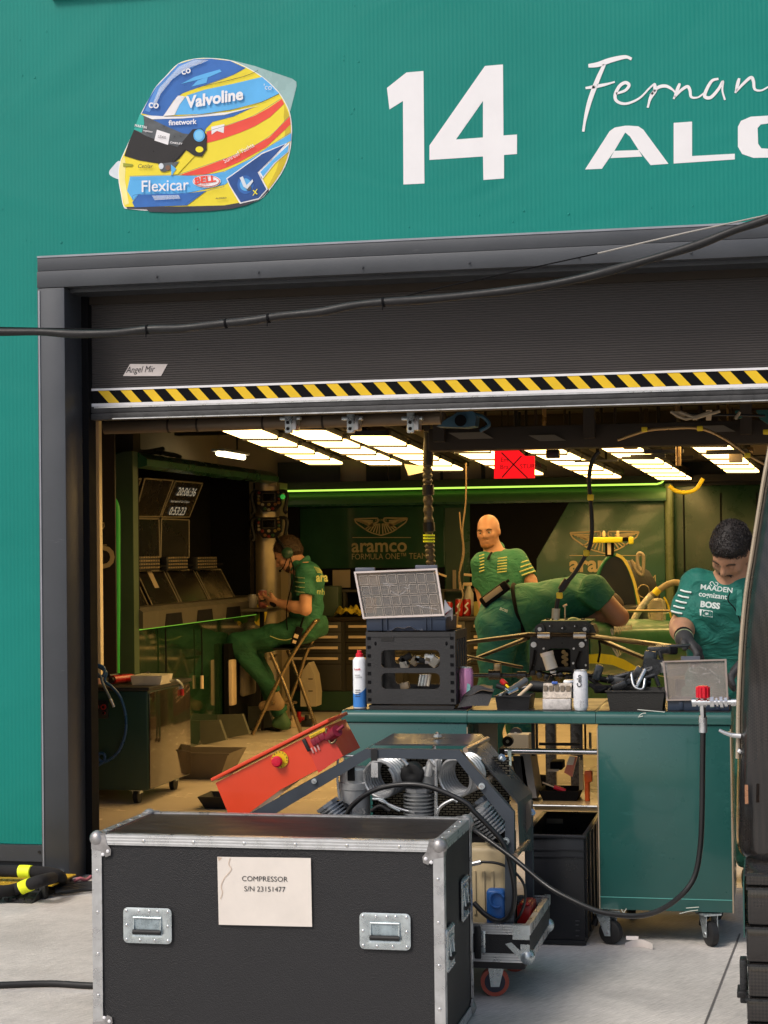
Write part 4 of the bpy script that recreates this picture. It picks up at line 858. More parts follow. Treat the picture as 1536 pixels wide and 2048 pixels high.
for i, (x, y) in enumerate(((352, 1376), (364, 1378))):
    b = MB(); p = P(x, y - 10, TY + .6); b.cyl(p, p + V((0, 0, -.03)), .008, zinc); b.cyl(p + V((0, 0, -.03)), p + V((0, 0, -.07)), .012, rdm if i else black); solo(b, 'hanging_plug', ['dark plug hanging from the right end of the trolley top', 'red plug hanging from the right end of the trolley top'][i], 'plug', p, 'plugs hanging from the trolley')
a = MB(); bl_ = mat('blue_hose', (.02, .075, .20), .3); ty = TY - .03
a.tube([P(x, y, ty) for x, y in ((186, 1330), (200, 1335), (212, 1345), (210, 1362), (225, 1375), (241, 1395), (251, 1430), (251, 1465), (240, 1498), (225, 1515), (207, 1524), (196, 1516), (200, 1507), (209, 1510), (207, 1524), (190, 1532), (182, 1530))], .009, bl_, sm=8)
a.tube([P(x, y, ty - .02) for x, y in ((184, 1326), (196, 1330), (208, 1336), (206, 1352), (190, 1350), (184, 1340))], .009, bl_); a.tube([P(x, y, ty - .03) for x, y in ((184, 1345), (200, 1350), (205, 1366), (216, 1388), (222, 1400))], .008, mat('blue_hose_pale', (.12, .16, .22), .3))
a.cyl(P(221, 1398, ty - .03), P(228, 1414, ty - .03), .009, alu)
solo(a, 'blue_air_hose', 'blue air hose coiled on the dark green trolley and looping down its front', 'hose', P(205, 1530, ty))
a = MB(); p = P(196, 1368, TY + .05); a.cyl(p, p + V((0, 0, .03)), .03, mat('valve_pink', (.6, .35, .3), .4)); a.cyl(p + V((0, -.03, .015)), p + V((0, -.034, .015)), .012, rdm); solo(a, 'pressure_gauge', 'small pale round gauge with a red centre at the trolley edge', 'gauge', p)

# ------------------------------------------------------------ grey bins on the floor
def open_tub(mb, c, w0, d0, w1, d1, h, m, th=.008):
    c = V(c)
    def ring(w_, d_, z): return [c + V((sx * w_ / 2, sy * d_ / 2, z)) for sx, sy in ((-1, -1), (1, -1), (1, 1), (-1, 1))]
    o0, o1, i1, i0 = ring(w0, d0, 0), ring(w1, d1, h), ring(w1 - 2 * th, d1 - 2 * th, h), ring(w0 - 2 * th, d0 - 2 * th, th)
    vs = o0 + o1 + i1 + i0; fs = [[3, 2, 1, 0], [12, 13, 14, 15]]
    for i in range(4): j = (i + 1) % 4; fs += [[i, j, 4 + j, 4 + i], [4 + i, 4 + j, 8 + j, 8 + i], [8 + i, 8 + j, 12 + j, 12 + i]]
    mb.add(vs, fs, m)
a = MB(); p = G(398, 1562, .0); gb = mat('grey_brown_plastic', (.12, .095, .065), .5)
open_tub(a, (p.x - .06, p.y + .2, .005), .36, .3, .52, .42, .17, gb); a.b2((p.x - .33, p.y - .025, .170), (p.x + .21, p.y - .008, .182), gb)
solo(a, 'grey_tub', 'grey brown tapered tub on the floor right of the green trolley', 'tub', (p.x, p.y + .2, 0))
a = MB(); p = G(438, 1622, 0); open_tub(a, (p.x, p.y + .15, .005), .2, .2, .27, .26, .07, black)
solo(a, 'black_tray', 'black tray on the floor half hidden behind the red control box', 'tray', (p.x, p.y + .15, 0))
# things by the station foot: white heater, grey panels for floor reflections, cables
p = G(612, 1432, 0); a = MB(); wp = mat('white_appliance', (.55, .46, .32), .4)
a.prism([P(x, y, p.y) for x, y in ((601, 1413), (601, 1360), (606, 1340), (617, 1325), (628, 1350), (633, 1385), (632, 1413))], (0, .2, 0), wp)
for y in (1358, 1382): q = P(621, y, p.y - .003); a.b2((q.x - .02, q.y - .002, q.z - .004), (q.x + .02, q.y + .004, q.z + .004), pitch)
solo(a, 'white_appliance', 'white arched floor appliance behind the folding chair', 'appliance', p)
a = MB(); p = PX(458, 1400, SX - .0); 
a.b2((SX - .02, p.y, .25), (SX + .03, p.y + .12, P(458, 1320, p.y).z), ivory, .01); a.b2((SX - .0, p.y + .28, .3), (SX + .05, p.y + .62, .62), mat('cloth_grey', (.2, .17, .12), .8), .04)
a.b2((SX - .04, p.y - .0, .0), (SX + .0, p.y + .9, .74), pitch); solo(a, 'waste_bin_rack', 'dark rack with an ivory edge under the monitor desk beside the man', 'rack', p)
for i, (x0, y0, x1) in enumerate(((405, 1490, 452), (446, 1478, 498), (500, 1462, 548))):  # floor reflections in the glossy station base, modelled as solid grey panels
    b = MB(); p, q = G(x0, y0), G(x1, y0 - 10)
    b.prism([P(x0, y0, p.y), P(x1, y0 - 10, p.y), P(x1 - 14, y0 - 50, p.y), P(x0 - 22, y0 - 48, p.y)], (.01, .02, 0), mat('slat_panel', (.10, .10, .07), .35)); solo(b, 'floor_board', ['grey panel leaning at the foot of the station, nearest the trolley', 'grey panel leaning at the foot of the station, middle one', 'grey panel leaning at the foot of the station, nearest the chair'][i], 'board', p, 'boards leaning at the station foot')
a = MB(); random.seed(9)
for k in range(5):
    l = [G(random.uniform(455, 640), random.uniform(1438, 1462), .012) for _ in range(6)]; a.tube(l, .009, rub, n=8)
a.tube([G(470, 1450, .02), G(466, 1420, .1), G(480, 1430, .12), G(490, 1450, .02)], .007, rub)
solo(a, 'floor_cables', 'black cables and plugs tangled on the floor around the chair feet', 'cables', G(560, 1450))
for i, (x, y, m_) in enumerate(((598, 1440, rdm), (586, 1448, ivory), (470, 1449, rdm), (614, 1447, black))):
    b = MB(); p = G(x, y, .03); b.box(p, (.09, .07, .055), m_, bev=.012); b.cyl(p + V((0, 0, .02)), p + V((0, 0, .07)), .018, m_); solo(b, 'power_plug', ['red connector plug standing on the floor cables by the chair', 'ivory adaptor on the floor between the chair legs', 'small red plug on the floor left of the chair', 'black adaptor on the floor by the white appliance'][i], 'plug', p - V((0, 0, .03)), 'plugs on the garage floor')

# ------------------------------------------------------------ things on the back counter
CZ = zc; cy_ = BY - .45
def onC(px, y=None): return V((P(px, 1215, y or cy_).x, y or cy_, CZ))
b = cloth(onC(700) + V((0, 0, .01)), .13, .12, .10, yc, 3); solo(b, 'yellow_rag', 'crumpled yellow rag on the back counter left of the organiser', 'cloth', onC(700))
redcan = mat('red_can', (.45, .02, .015), .3)
def can(c, r, h, m, label, name='drink_can', cat='can', group=None, band=None, write=None, mk=None, cap_m=None):
    t_ = thing(name, label, cat, c, group); b = MB(); c = V(c)
    b.lathe(c, (0, 0, 1), [(0, r * .78), (.006, r * .9), (.014, r), (h - .018, r), (h - .006, r * .86), (h - .003, r * .86)], m, 28); b.make('body', t_)
    b = MB(); b.lathe(c + V((0, 0, h - .0035)), (0, 0, 1), [(0, r * .88), (.004, r * .88), (.0042, r * .8), (.001, r * .78)], alu, 28); b.sph(c + V((0, -r * .2, h + .001)), r * .25, alu, (1, 1, .15)); b.make('lid', t_)
    if write: 
        b = MB(); write(b, c); b.make('print', t_, smooth=0)
    return t_
can(onC(898), .034, .13, redcan, 'red drinks can on the back counter behind the organiser lid, left one', group='red cans on the back counter')
def swirl(b, c):
    b.ribbon([c + V((-.02, -.036, .02)), c + V((.012, -.038, .06)), c + V((-.008, -.038, .09)), c + V((.02, -.034, .12))], .014, white, (0, -1, 0))
for i, x in enumerate((918, 934)): can(onC(x, cy_ + .05 * i), .036, .155, redcan, ['red and white can on the back counter, middle one of three', 'red and white can on the back counter, right of the other two'][i], group='red cans on the back counter', write=swirl)
a = MB(); p = onC(938, cy_ + .14); a.lathe(p, (0, 0, 1), [(0, .04), (.01, .043), (.2, .043), (.25, .02), (.27, .018)], clr); a.b2(p + V((-.05, -.012, .27)), p + V((.03, .012, .3)), ivory, .004); a.b2(p + V((-.055, -.01, .24)), p + V((-.045, .01, .28)), ivory); solo(a, 'spray_bottle', 'clear spray bottle with trigger behind the red cans', 'bottle', p)
a = MB(); p = onC(962); a.b2(p + V((-.06, -.05, 0)), p + V((.06, .05, .13)), mat('olive_box', (.35, .30, .08), .6), .005); solo(a, 'small_box', 'small yellow box on the counter in front of the bald man', 'box', p)
a = MB(); p = onC(640, cy_ + .1); a.b2(p + V((-.12, -.1, 0)), p + V((.2, .06, .28)), gcol, .01); a.b2(p + V((-.1, -.105, .15)), p + V((.0, -.1, .2)), ivory); solo(a, 'equipment_box', 'dark green box on the counter behind the headset man', 'box', p)
a = MB(); p = onC(832, cy_ + .2); a.b2(p + V((-.7, -.05, .22)), p + V((.55, .08, .24)), fas); 
for x in (-.68, -.2, .25, .5): a.b2(p + V((x, -.04, 0)), p + V((x + .02, .06, .22)), fas)
a.tube([P(868, 1144, 16.4), P(885, 1150, 16.4), P(893, 1153, 16.4)], .01, ivory); a.tube([P(928, 1149, 16.4), P(945, 1151, 16.4), P(955, 1158, 16.4), P(957, 1178, 16.4)], .012, ivory)
solo(a, 'counter_rack', 'low dark rack with pale hooks standing on the back counter', 'rack', p)
a = MB(); random.seed(11)
for i in range(3):
    x = (660, 745, 985)[i]; b = MB(); p = onC(x, cy_ + .12); h_ = (.12, .2, .16)[i]; b.b2(p + V((-.07, -.05, 0)), p + V((.09, .06, h_)), (fas, cabg, black)[i], .006); b.b2(p + V((-.05, -.056, .03)), p + V((.05, -.051, h_ - .03)), beige)
    solo(b, 'storage_bin', ['grey storage bin with a beige front on the back counter near the yellow rag', 'green storage bin on the back counter behind the organiser lid', 'black storage bin on the counter beside the bald man'][i], 'bin', p, 'storage bins on the back counter')

# ------------------------------------------------------------ folding chair
ch = thing('folding_chair', 'tall bronze tubular folding chair under the man with headset', 'chair', G(560, 1465))
brz = mat('bronze_tube', (.30, .22, .12), .3, metal=.8, var=.1); cY0 = 14.25; cY1 = 14.75
fn, ff = P(505, 1476, cY0), P(556, 1467, cY1)
def cp(x, y, Y): return P(x, y, Y)
rA = .016
# near X: front foot to back top, and back foot to seat front
top_n = cp(640, 1243, cY0); top_f = cp(630, 1246, cY1)
a = MB(); a.tube([V((fn.x, cY0, .01)), cp(560, 1355, cY0), cp(600, 1285, cY0), cp(625, 1250, cY0), cp(634, 1241, cY0 + .05), cp(648, 1243, cY1 - .05), cp(643, 1252, cY1), cp(615, 1300, cY1), cp(595, 1360, cY1), V((ff.x, cY1, .01))], rA, brz, sm=8); a.make('back_frame', ch)
for Yq, x0, y0, xe in ((cY0, 541, 1305, 603), (cY1, 575, 1300, 634)):
    a = MB(); e = P(xe, 1460, Yq); a.tube([cp(x0, y0, Yq), cp((x0 + xe) / 2, (y0 + 1452) / 2, Yq), V((e.x, Yq, .01))], rA, brz, sm=3); a.make('leg', ch)
a = MB(); a.cyl(cp(540, 1318, cY0), cp(552, 1310, cY1), .012, brz); a.make('front_rail', ch)
a = MB(); a.b2(cp(545, 1300, cY0) + V((0, 0, 0)), cp(630, 1290, cY1), black, .01); a.make('seat', ch)
a = MB(); a.cyl(cp(543, 1405, cY0), cp(592, 1405, cY1), .012, brz); a.make('foot_rest', ch)
# ============================================================ flight case in the foreground
cs = thing('flight_case', 'black flight case with aluminium edges and a paper reading COMPRESSOR', 'flight case', (-1.51, 5.52, 0))
CX0, CX1, CY0, CY1, CZ1 = -2.052, -.972, 5.30, 5.80, .622
lam = mat('black_laminate', (.017, .017, .019), .52, var=.12, vscale=2, bump=.8, bscale=330, rvar=.08)
scratches(lam, .07, 5, (.2, .2, .2))
lamtop = mat('worn_laminate', (.020, .016, .015), .45, var=.45, vscale=7, bump=.2, bscale=200, spec=.3, stretch=(1, 3, 1))
a = MB(); a.b2((CX0 + .006, CY0 + .006, .012), (CX1 - .006, CY1 - .006, CZ1 - .006), lam)
a.make('body', cs, smooth=0)
a = MB(); a.b2((CX0 + .02, CY0 + .02, CZ1 - .006), (CX1 - .02, CY1 - .02, CZ1 - .0035), lamtop); a.make('lid_top', cs, smooth=0)
E = .031; t_ = .0035
def edge_x(mb, y, z, sy, sz): # L profile along X: one flange on the side, one on the top
    mb.b2((CX0 + .03, y, z - sz * E), (CX1 - .03, y + sy * t_, z), ribal); mb.b2((CX0 + .03, y + sy * t_, z - sz * t_), (CX1 - .03, y + sy * E, z + .0005 * sz), alu)
for y, sy in ((CY0, 1), (CY1, -1)):
    for z, sz in ((CZ1, 1), (0.008, -1)):
        a = MB(); edge_x(a, y, z, sy, sz)
        for i in range(6): x = CX0 + .165 + i * .157; a.sph((x, y - sy * .0005, z - sz * .018), .0055, steel, (1, .4, 1), 10)
        a.make('edge_strip', cs, smooth=0)
for x, sx_ in ((CX0, 1), (CX1, -1)):
    for z, sz in ((CZ1, 1), (0.008, -1)):
        a = MB(); a.b2((x, CY0 + .02, z - sz * E), (x + sx_ * t_, CY1 - .02, z), ribal); a.b2((x + sx_ * t_, CY0 + .02, z - sz * t_), (x + sx_ * E, CY1 - .02, z + .0008 * sz), alu)
        for dy in (.08, .19, .30, .39): a.sph((x + sx_ * .016, CY0 + dy, z + .001 * sz), .0055, steel, (1, 1, .4), 10)
        a.make('edge_strip', cs, smooth=0)
    for y, sy in ((CY0, 1), (CY1, -1)):
        a = MB(); a.b2((x, y - sy * .0006, .03), (x + sx_ * E, y + sy * t_, CZ1 - .03), alu); a.b2((x - .0006 * sx_, y + sy * t_, .03), (x + sx_ * t_, y + sy * E, CZ1 - .03), alu)
        for i in range(5): a.sph((x + sx_ * .017, y - sy * .001, CZ1 - .11 - i * .125), .0055, steel, (1, .4, 1), 10)
        a.make('edge_strip', cs, smooth=0)
worn = mat('worn_corner_metal', (.36, .35, .35), .42, metal=.75, var=.35, vscale=30)
for x, sx_ in ((CX0, 1), (CX1, -1)):
    for y, sy in ((CY0, 1), (CY1, -1)):
        for z, sz in ((CZ1, -1), (.012, 1)):
            a = MB(); c = V((x + sx_ * .014, y + sy * .014, z + sz * .014)); a.sph(c, .0245, worn, n=20)
            a.prism([V((x + sx_ * q, y - sy * .002, z + sz * r)) for q, r in ((.0, .0), (.042, .0), (.05, .03), (.062, .045), (.06, .062), (.045, .068), (.028, .05), (.0, .045))], (0, sy * .003, 0), worn)
            a.prism([V((x + sx_ * q, y + sy * r, z - sz * .001)) for q, r in ((.0, .0), (.045, .0), (.048, .02), (.02, .048), (.0, .045))], (0, 0, -sz * .002), worn)
            a.prism([V((x - sx_ * .002, y + sy * q, z + sz * r)) for q, r in ((.0, .0), (.042, .0), (.045, .03), (.03, .045), (.0, .045))], (sx_ * .003, 0, 0), worn)
            for q, r in ((.052, .05), (.036, .06)): a.sph((x + sx_ * q, y - sy * .003, z + sz * r), .0055, white, (1, .5, 1), 10)
            a.make('ball_corner', cs)
def recess_handle(c, w_, h_, ax):    # ax: 'Y' front face, 'X' right side
    c = V(c); f = (lambda x, d, z: c + V((x, -d, z))) if ax == 'Y' else (lambda x, d, z: c + V((d, x, z)))
    def rr(w2, h2, r, d, n=4):
        o = []
        for sx_, sz, a0 in ((1, 1, 0), (-1, 1, 90), (-1, -1, 180), (1, -1, 270)):
            for i in range(n + 1): t = R(a0 + 90 * i / n); o.append(f(sx_ * 0 + (w2 - r) * sx_ + r * math.cos(t), d, (h2 - r) * sz + r * math.sin(t)))
        return o
    a = MB(); o1, o2, i1, i2 = rr(w_ / 2, h_ / 2, .014, .003), rr(w_ / 2 - .006, h_ / 2 - .006, .011, .0045), rr(w_ / 2 - .026, h_ / 2 - .022, .006, .0045), rr(w_ / 2 - .032, h_ / 2 - .028, .004, .0008)
    n = len(o1); vs = o1 + o2 + i1 + i2; fs = []
    for k in range(3):
        for i in range(n): j = (i + 1) % n; fs.append([k * n + i, k * n + j, (k + 1) * n + j, (k + 1) * n + i])
    fs.append([3 * n + i for i in range(n)]); a.add(vs, fs, zinc); a.add(rr(w_ / 2, h_ / 2, .014, 0) + o1, [[i, (i + 1) % n, n + (i + 1) % n, n + i] for i in range(n)], zinc); hd = a.make('recessed_handle', cs)
    a = MB(); W, Hh = w_ / 2 - .030, h_ / 2 - .024
    dk = mat('handle_shadow_metal', (.38, .46, .50), .3, metal=.6, var=.3, vscale=30)  # plain blue-grey metal of the dish
    a.prism([f(x, .0015, z) for x, z in ((-W, -Hh), (W, -Hh), (W, Hh), (-W, Hh))], (f(0, .002, 0) - f(0, 0, 0)), dk); a.make('dish', hd, smooth=0)
    a = MB(); a.tube([f(-W * .92, .003, Hh * .7), f(-W * .92, .008, -Hh * .5)], .003, zinc, sm=1); a.tube([f(W * .92, .003, Hh * .7), f(W * .92, .008, -Hh * .5)], .003, zinc, sm=1)
    a.b2(f(-W * .9, .004, -Hh * .9), f(W * .9, .0045 if ax == 'Y' else .0045, -Hh * .55), pitch) if ax == 'Y' else None
    a.cyl(f(-W * .95, .009, -Hh * .62), f(W * .95, .009, -Hh * .62), .0075, rub, n=14); a.cyl(f(-W * .95, .004, Hh * .8), f(W * .95, .004, Hh * .8), .0035, zinc, n=10); a.make('grip', hd)
    a = MB()
    for x, z in [(-.5, .5), (-.2, .5), (.05, .5), (.25, .5), (.5, .5), (-.5, 0), (.5, 0), (-.5, -.5), (-.18, -.5), (.18, -.5), (.5, -.5)]: a.sph(f(x * (w_ - .022), .0048, z * (h_ - .02)), .0048, steel, (1, .5, 1) if ax == 'Y' else (.5, 1, 1), 10)
    a.make('rivets', hd)
zf_ = lambda x, y: (160 + x * .5208, 1600 + y * .5208)
for x, y in ((260, 482), (1172, 504)): recess_handle(P(*zf_(x, y), CY0) , .152, .106, 'Y')
for yy, z in ((5.335, .30), (5.60, .395)): recess_handle((CX1, yy + .05, z), .12, .13, 'X')
a = MB(); q = [P(*zf_(x, y), CY0 - .001) for x, y in ((527, 218), (886, 223), (891, 487), (533, 479))]
pap = mat('label_paper', (.74, .68, .62), .6, var=.05, vscale=12); a.prism(q, (0, .0008, 0), pap)
ink = mat('print_ink', (.03, .03, .03), .6)
u = (q[1] - q[0]).normalized(); vv = (q[0] - q[3]).normalized(); u.y = 0
a.text('COMPRESSOR', P(*zf_(710, 312), CY0), u, (0, 0, 1), .0215, ink, off=.0025, align='CENTER', sx=1.05, bold=.0); a.text('S/N 23151477', P(*zf_(710, 351), CY0), u, (0, 0, 1), .0215, ink, off=.0025, align='CENTER', sx=1.02, bold=.0)
stn = mat('paper_stain', (.60, .47, .36), .6)
a.ribbon([P(*zf_(x, y), CY0) for x, y in ((578, 222), (572, 245), (582, 265), (568, 285), (555, 300), (543, 330), (548, 355), (540, 380))], .0022, stn, (0, -1, 0), off=.0012); a.prism([P(*zf_(x, y), CY0 - .002) for x, y in ((528, 219), (545, 222), (533, 235))], (0, .0006, 0), stn)
a.make('paper_label', cs, smooth=0)

# ============================================================ air compressor behind the case
cm = thing('air_compressor', 'open wheeled air compressor in a folded steel frame with finned cylinders and coils', 'compressor', (-1.4, 6.25, 0))
KY0, KY1 = 5.97, 6.50; KX1 = -.815; KX0 = -1.95
frm = mat('frame_steel_blue', (.060, .072, .090), .38, metal=.35, var=.12, vscale=6); scratches(frm, .35, 16, (.3, .33, .36))
# base tray
tz0, tz1 = .14, .25
a = MB(); wbd = lam
for (lo, hi) in (((KX0, KY0, tz0), (KX1, KY0 + .012, tz1)), ((KX0, KY1 - .012, tz0), (KX1, KY1, tz1)), ((KX1 - .012, KY0 + .012, tz0), (KX1, KY1 - .012, tz1)), ((KX0, KY0 + .012, tz0), (KX0 + .012, KY1 - .012, tz1)), ((KX0 + .012, KY0 + .012, tz0), (KX1 - .012, KY1 - .012, tz0 + .02))): a.b2(lo, hi, lam)
a.make('base_tray', cm, smooth=0)
for z0, z1 in ((tz1 - .03, tz1 + .002), (tz0 - .01, tz0 + .018)):
    a = MB(); a.b2((KX0, KY0 - .003, z0), (KX1 + .003, KY0, z1), ribal); a.b2((KX1, KY0, z0), (KX1 + .003, KY1, z1), ribal); a.b2((KX0, KY1 - .016, z0), (KX1, KY1 - .013, z1), ribal)
    if z0 > .2: a.b2((KX0, KY0 - .003, tz1 + .0005), (KX1, KY0 + .016, tz1 + .003), alu); a.b2((KX1 - .016, KY0 + .017, tz1 + .0005), (KX1 + .003, KY1, tz1 + .003), alu)
    a.make('edge_strip', cm, smooth=0)
for y in (KY0, KY1):
    a = MB(); a.sph((KX1 - .01, y + (.01 if y == KY0 else -.01), tz0 + .008), .026, zinc, n=18); a.b2((KX1 - .055, KY0 - .006, tz1 - .045), (KX1 - .0, KY0 - .003, tz1 + .001), zinc) if y == KY0 else None
    if y == KY0: a.b2((KX1 - .03, KY0 - .0065, tz0 + .015), (KX1 + .0, KY0 - .0032, tz0 + .05), zinc); a.prism([(KX1 - .08, KY0 - .005, tz0 + .05), (KX1 - .06, KY0 - .005, tz0 + .055), (KX1 - .02, KY0 - .005, tz0 + .02), (KX1 - .03, KY0 - .005, tz0)], (0, .003, 0), zinc)
    a.make('ball_corner', cm)
a = MB(); x = -.995; a.b2((x, KY0 - .012, tz0 + .0), (x + .022, KY0 - .003, tz1 - .005), black, .003); a.b2((x + .022, KY0 - .009, tz0 + .02), (x + .036, KY0 - .004, tz1 - .02), zinc, .002); a.make('latch', cm)
a = MB(); a.b2((KX0 + .05, KY0 + .03, .1), (KX1 - .02, KY1 - .02, tz0 - .001), mat('underframe', (.03, .028, .03), .5), .006); a.make('underframe', cm)
redw = mat('red_castor_tyre', (.42, .08, .05), .45)
for x, y, rz in ((-.915, 6.06, .5), (-.90, 6.42, .3), (-1.8, 6.06, 0), (-1.8, 6.42, 0)):
    cst = MB(); c = V((x - .03, y - .0, .047)); ax = V((math.sin(rz) * .4, -1, 0)).normalized(); cst.cyl(c - ax * .014, c + ax * .014, .047, redw, n=28); wl = cst.make('castor_wheel', cm)
    h_ = MB(); h_.cyl(c - ax * .0155, c + ax * .0155, .034, mat('castor_hub', (.03, .03, .05), .4), n=24); h_.make('hub', wl)
    f_ = MB(); s_ = V((ax.y, -ax.x, 0)); 
    for k in (-1, 1):
        q = c + ax * .021 * k
        f_.prism([q + s_ * .014 + V((0, 0, -.014)), q - s_ * .014 + V((0, 0, -.014)), q - s_ * .03 + V((0, 0, .05)), q + s_ * .022 + V((0, 0, .05))] , ax * .003 * k, zinc)
    f_.box(c + V((.012, 0, .053)), (.075, .07, .006), zinc, bev=.002); f_.cyl(c - ax * .026, c + ax * .026, .006, steel, n=10); f_.make('fork', wl)
# folded plate frames, front and rear
def fr_path(l, Y): return [P(x, y, Y) for x, y in l]
FYc = 6.0
out = [(455, 1652), (730, 1498), (919, 1500), (1028, 1625), (1028, 1850)]; inn = [(1010, 1850), (1010, 1642), (912, 1519), (738, 1516), (510, 1652)]
def strip(o, i, Y, th, m):     # o and i walk the same way
    mb = MB(); A_ = [P(*q, Y) for q in o]; B_ = [P(*q, Y) for q in i]
    for k in range(len(A_) - 1): mb.prism([A_[k], A_[k + 1], B_[k + 1], B_[k]], (0, th, 0), m)
    return mb
mb = strip(out, inn[::-1], FYc, .004, frm)
A_ = [P(*q, FYc) for q in out]
for k in range(4): 
    d = (A_[k + 1] - A_[k]); n = V((-d.z, 0, d.x)).normalized(); n = n if n.z > 0 or k == 3 else -n
    mb.add([A_[k], A_[k + 1], A_[k + 1] + V((0, .03, 0)), A_[k] + V((0, .03, 0))], [[0, 1, 2, 3]], frm)
fo = mb.make('front_frame', cm, smooth=0)
for x, y, r in ((629, 1562, .009), (964, 1572, .0105), (1012, 1682, .012)): a = MB(); q = P(x, y, FYc); a.cyl(q, q + V((0, -.008, 0)), r, zinc, n=14); a.cyl(q + V((0, -.008, 0)), q + V((0, -.013, 0)), r * .55, steel, n=6); a.make('bolt', fo)
RY = 6.36
top = [(750, 1498), (785, 1466), (963, 1468), (1064, 1586), (1068, 1808)]
# wide rear cover plate: runs from RY-.0 to RY+.16 in depth
T = [P(x, y, 6.44) for x, y in ((786, 1467), (963, 1468), (1064, 1585), (1067, 1700))]
Fr = [P(x, y, 6.20) for x, y in ((750, 1488), (936, 1489), (1036, 1605), (1040, 1700))]
z_ = (T[0].z + Fr[0].z) / 2
mb = MB(); plate = mat('cover_plate', (.075, .078, .085), .3, metal=.5, var=.2, vscale=4); scratches(plate, .3, 10, (.3, .3, .3))
for k in range(3): mb.add([Fr[k], Fr[k + 1], T[k + 1], T[k]] + [q + V((-.002, 0, -.005)) for q in (Fr[k], Fr[k + 1], T[k + 1], T[k])], [[0, 1, 2, 3], [7, 6, 5, 4], [0, 4, 5, 1], [1, 5, 6, 2], [2, 6, 7, 3], [3, 7, 4, 0]], plate)
L0, L1 = P(750, 1488, 6.2), P(786, 1467, 6.44); L2, L3 = P(560, 1592, 6.2), P(585, 1585, 6.44)
mb.add([L0, L1, L3, L2] + [q + V((0, 0, -.005)) for q in (L0, L1, L3, L2)], [[3, 2, 1, 0], [4, 5, 6, 7], [0, 1, 5, 4], [2, 3, 7, 6]], plate)
cp_ = mb.make('cover_plate', cm, smooth=0)
for x, y, Y in ((875, 1474, 6.33), (1003, 1517, 6.33), (1062, 1626, 6.4)): a = MB(); q = P(x, y, Y); nn = V((.5, -.6, .6)).normalized() if x > 900 else V((0, 0, 1)); a.cyl(q, q + nn * .008, .015, zinc, n=6); a.cyl(q, q + nn * .016, .007, steel, n=8); a.make('bolt', cp_)
a = MB(); q = [P(x, y, 6.33) for x, y in ((1049, 1612), (1063, 1597), (1063, 1650), (1051, 1668))]; a.prism(q, (0, -.003, 0), mat('rating_plate', (.12, .10, .08), .4)); a.make('rating_plate', cp_, smooth=0)
a = MB(); q0, q1 = P(1051, 1700, 6.44), P(1068, 1812, 6.44); a.b2((q0.x, 6.42, tz0 + .02), (q1.x, 6.45, P(1051, 1600, 6.44).z), frm); a.make('rear_leg', cm, smooth=0)
for (x0, y0, Ya, x1, y1, Yb_, r) in ((960, 1572, 6.0, 1000, 1545, 6.4, .011), (1030, 1712, 6.0, 1056, 1680, 6.4, .010), (931, 1500, 6.0, 975, 1478, 6.35, .009)):
    a = MB(); a.cyl(P(x0, y0, Ya), P(x1, y1, Yb_), r, mat('tan_tube', (.38, .28, .2), .3, metal=.6)); a.make('cross_bar', cm)
a = MB(); q = P(749, 1503, FYc); a.b2(q + V((-.011, -.006, -.03)), q + V((.011, -.004, .008)), rub); a.b2(q + V((-.011, -.006, -.085)), q + V((.012, -.004, -.036)), alu); a.make('cable_tie', cm, smooth=0)
# engine: canister, two coils, filter, finned heads, grille
can_m = mat('dull_silver', (.50, .51, .52), .38, metal=.55, var=.1, vscale=20)
c = P(711, 1650, 6.16); ztop_ = P(711, 1534, 6.16).z; a = MB(); rC = .052
a.lathe(V((c.x, 6.16, 0)), (0, 0, 1), [(.3, rC), (ztop_ - .075, rC), (ztop_ - .073, rC + .003), (ztop_ - .05, rC + .003), (ztop_ - .048, rC), (ztop_ - .006, rC), (ztop_, rC - .008)], can_m, 36); a.b2((c.x - .012, 6.1, ztop_ - .04), (c.x + .012, 6.108, ztop_ + .008), pitch); a.make('air_receiver', cm)
a = MB(); a.text('CLASS', V((c.x - .03, 6.107, ztop_ - .15)), (1, 0, 0), (0, 0, 1), .028, mat('engraving', (.3, .3, .3), .5)); a.make('engraving', cm, smooth=0)
def coil(px, py, Y, Ro, turns, length, m, dirv=(0.35, 1, .12)):
    c = P(px, py, Y); ax = V(dirv).normalized(); u = ax.orthogonal().normalized(); w_ = ax.cross(u); pts = []
    n = turns * 18
    for i in range(n + 1): t = i / 18 * 2 * math.pi; pts.append(c + ax * (length * i / n) + (u * math.cos(t) + w_ * math.sin(t)) * Ro)
    b = MB(); b.tube(pts, .006, mat('coil_metal', (.5, .51, .52), .38, metal=.7, var=.1), n=8, sm=1); b.make('cooling_coil', cm)
coil(757, 1560, 6.1, .062, 7, .11, steel); coil(909, 1557, 6.1, .062, 7, .11, steel)
a = MB(); c = P(823, 1549, 6.12); a.lathe(c + V((0, .04, 0)), (0, -1, 0), [(0, .04), (.035, .042), (.045, .036), (.05, .02), (.046, .008)], black, 32); a.make('air_filter', cm)
finm = mat('cast_alloy', (.34, .35, .36), .42, metal=.6, var=.2, vscale=25)
def finned(px, py, Y, r, n, pitch_, axd, sy=1, name='finned_cylinder'):
    c = P(px, py, Y); ax = V(axd).normalized(); a = MB(); a.cyl(c, c + ax * n * pitch_, r * .72, finm, n=20)
    for i in range(n): a.cyl(c + ax * (i * pitch_), c + ax * (i * pitch_ + pitch_ * .42), r, finm, n=28)
    a.cyl(c + ax * n * pitch_, c + ax * (n * pitch_ + .012), r * .9, finm, n=8); a.make(name, cm)
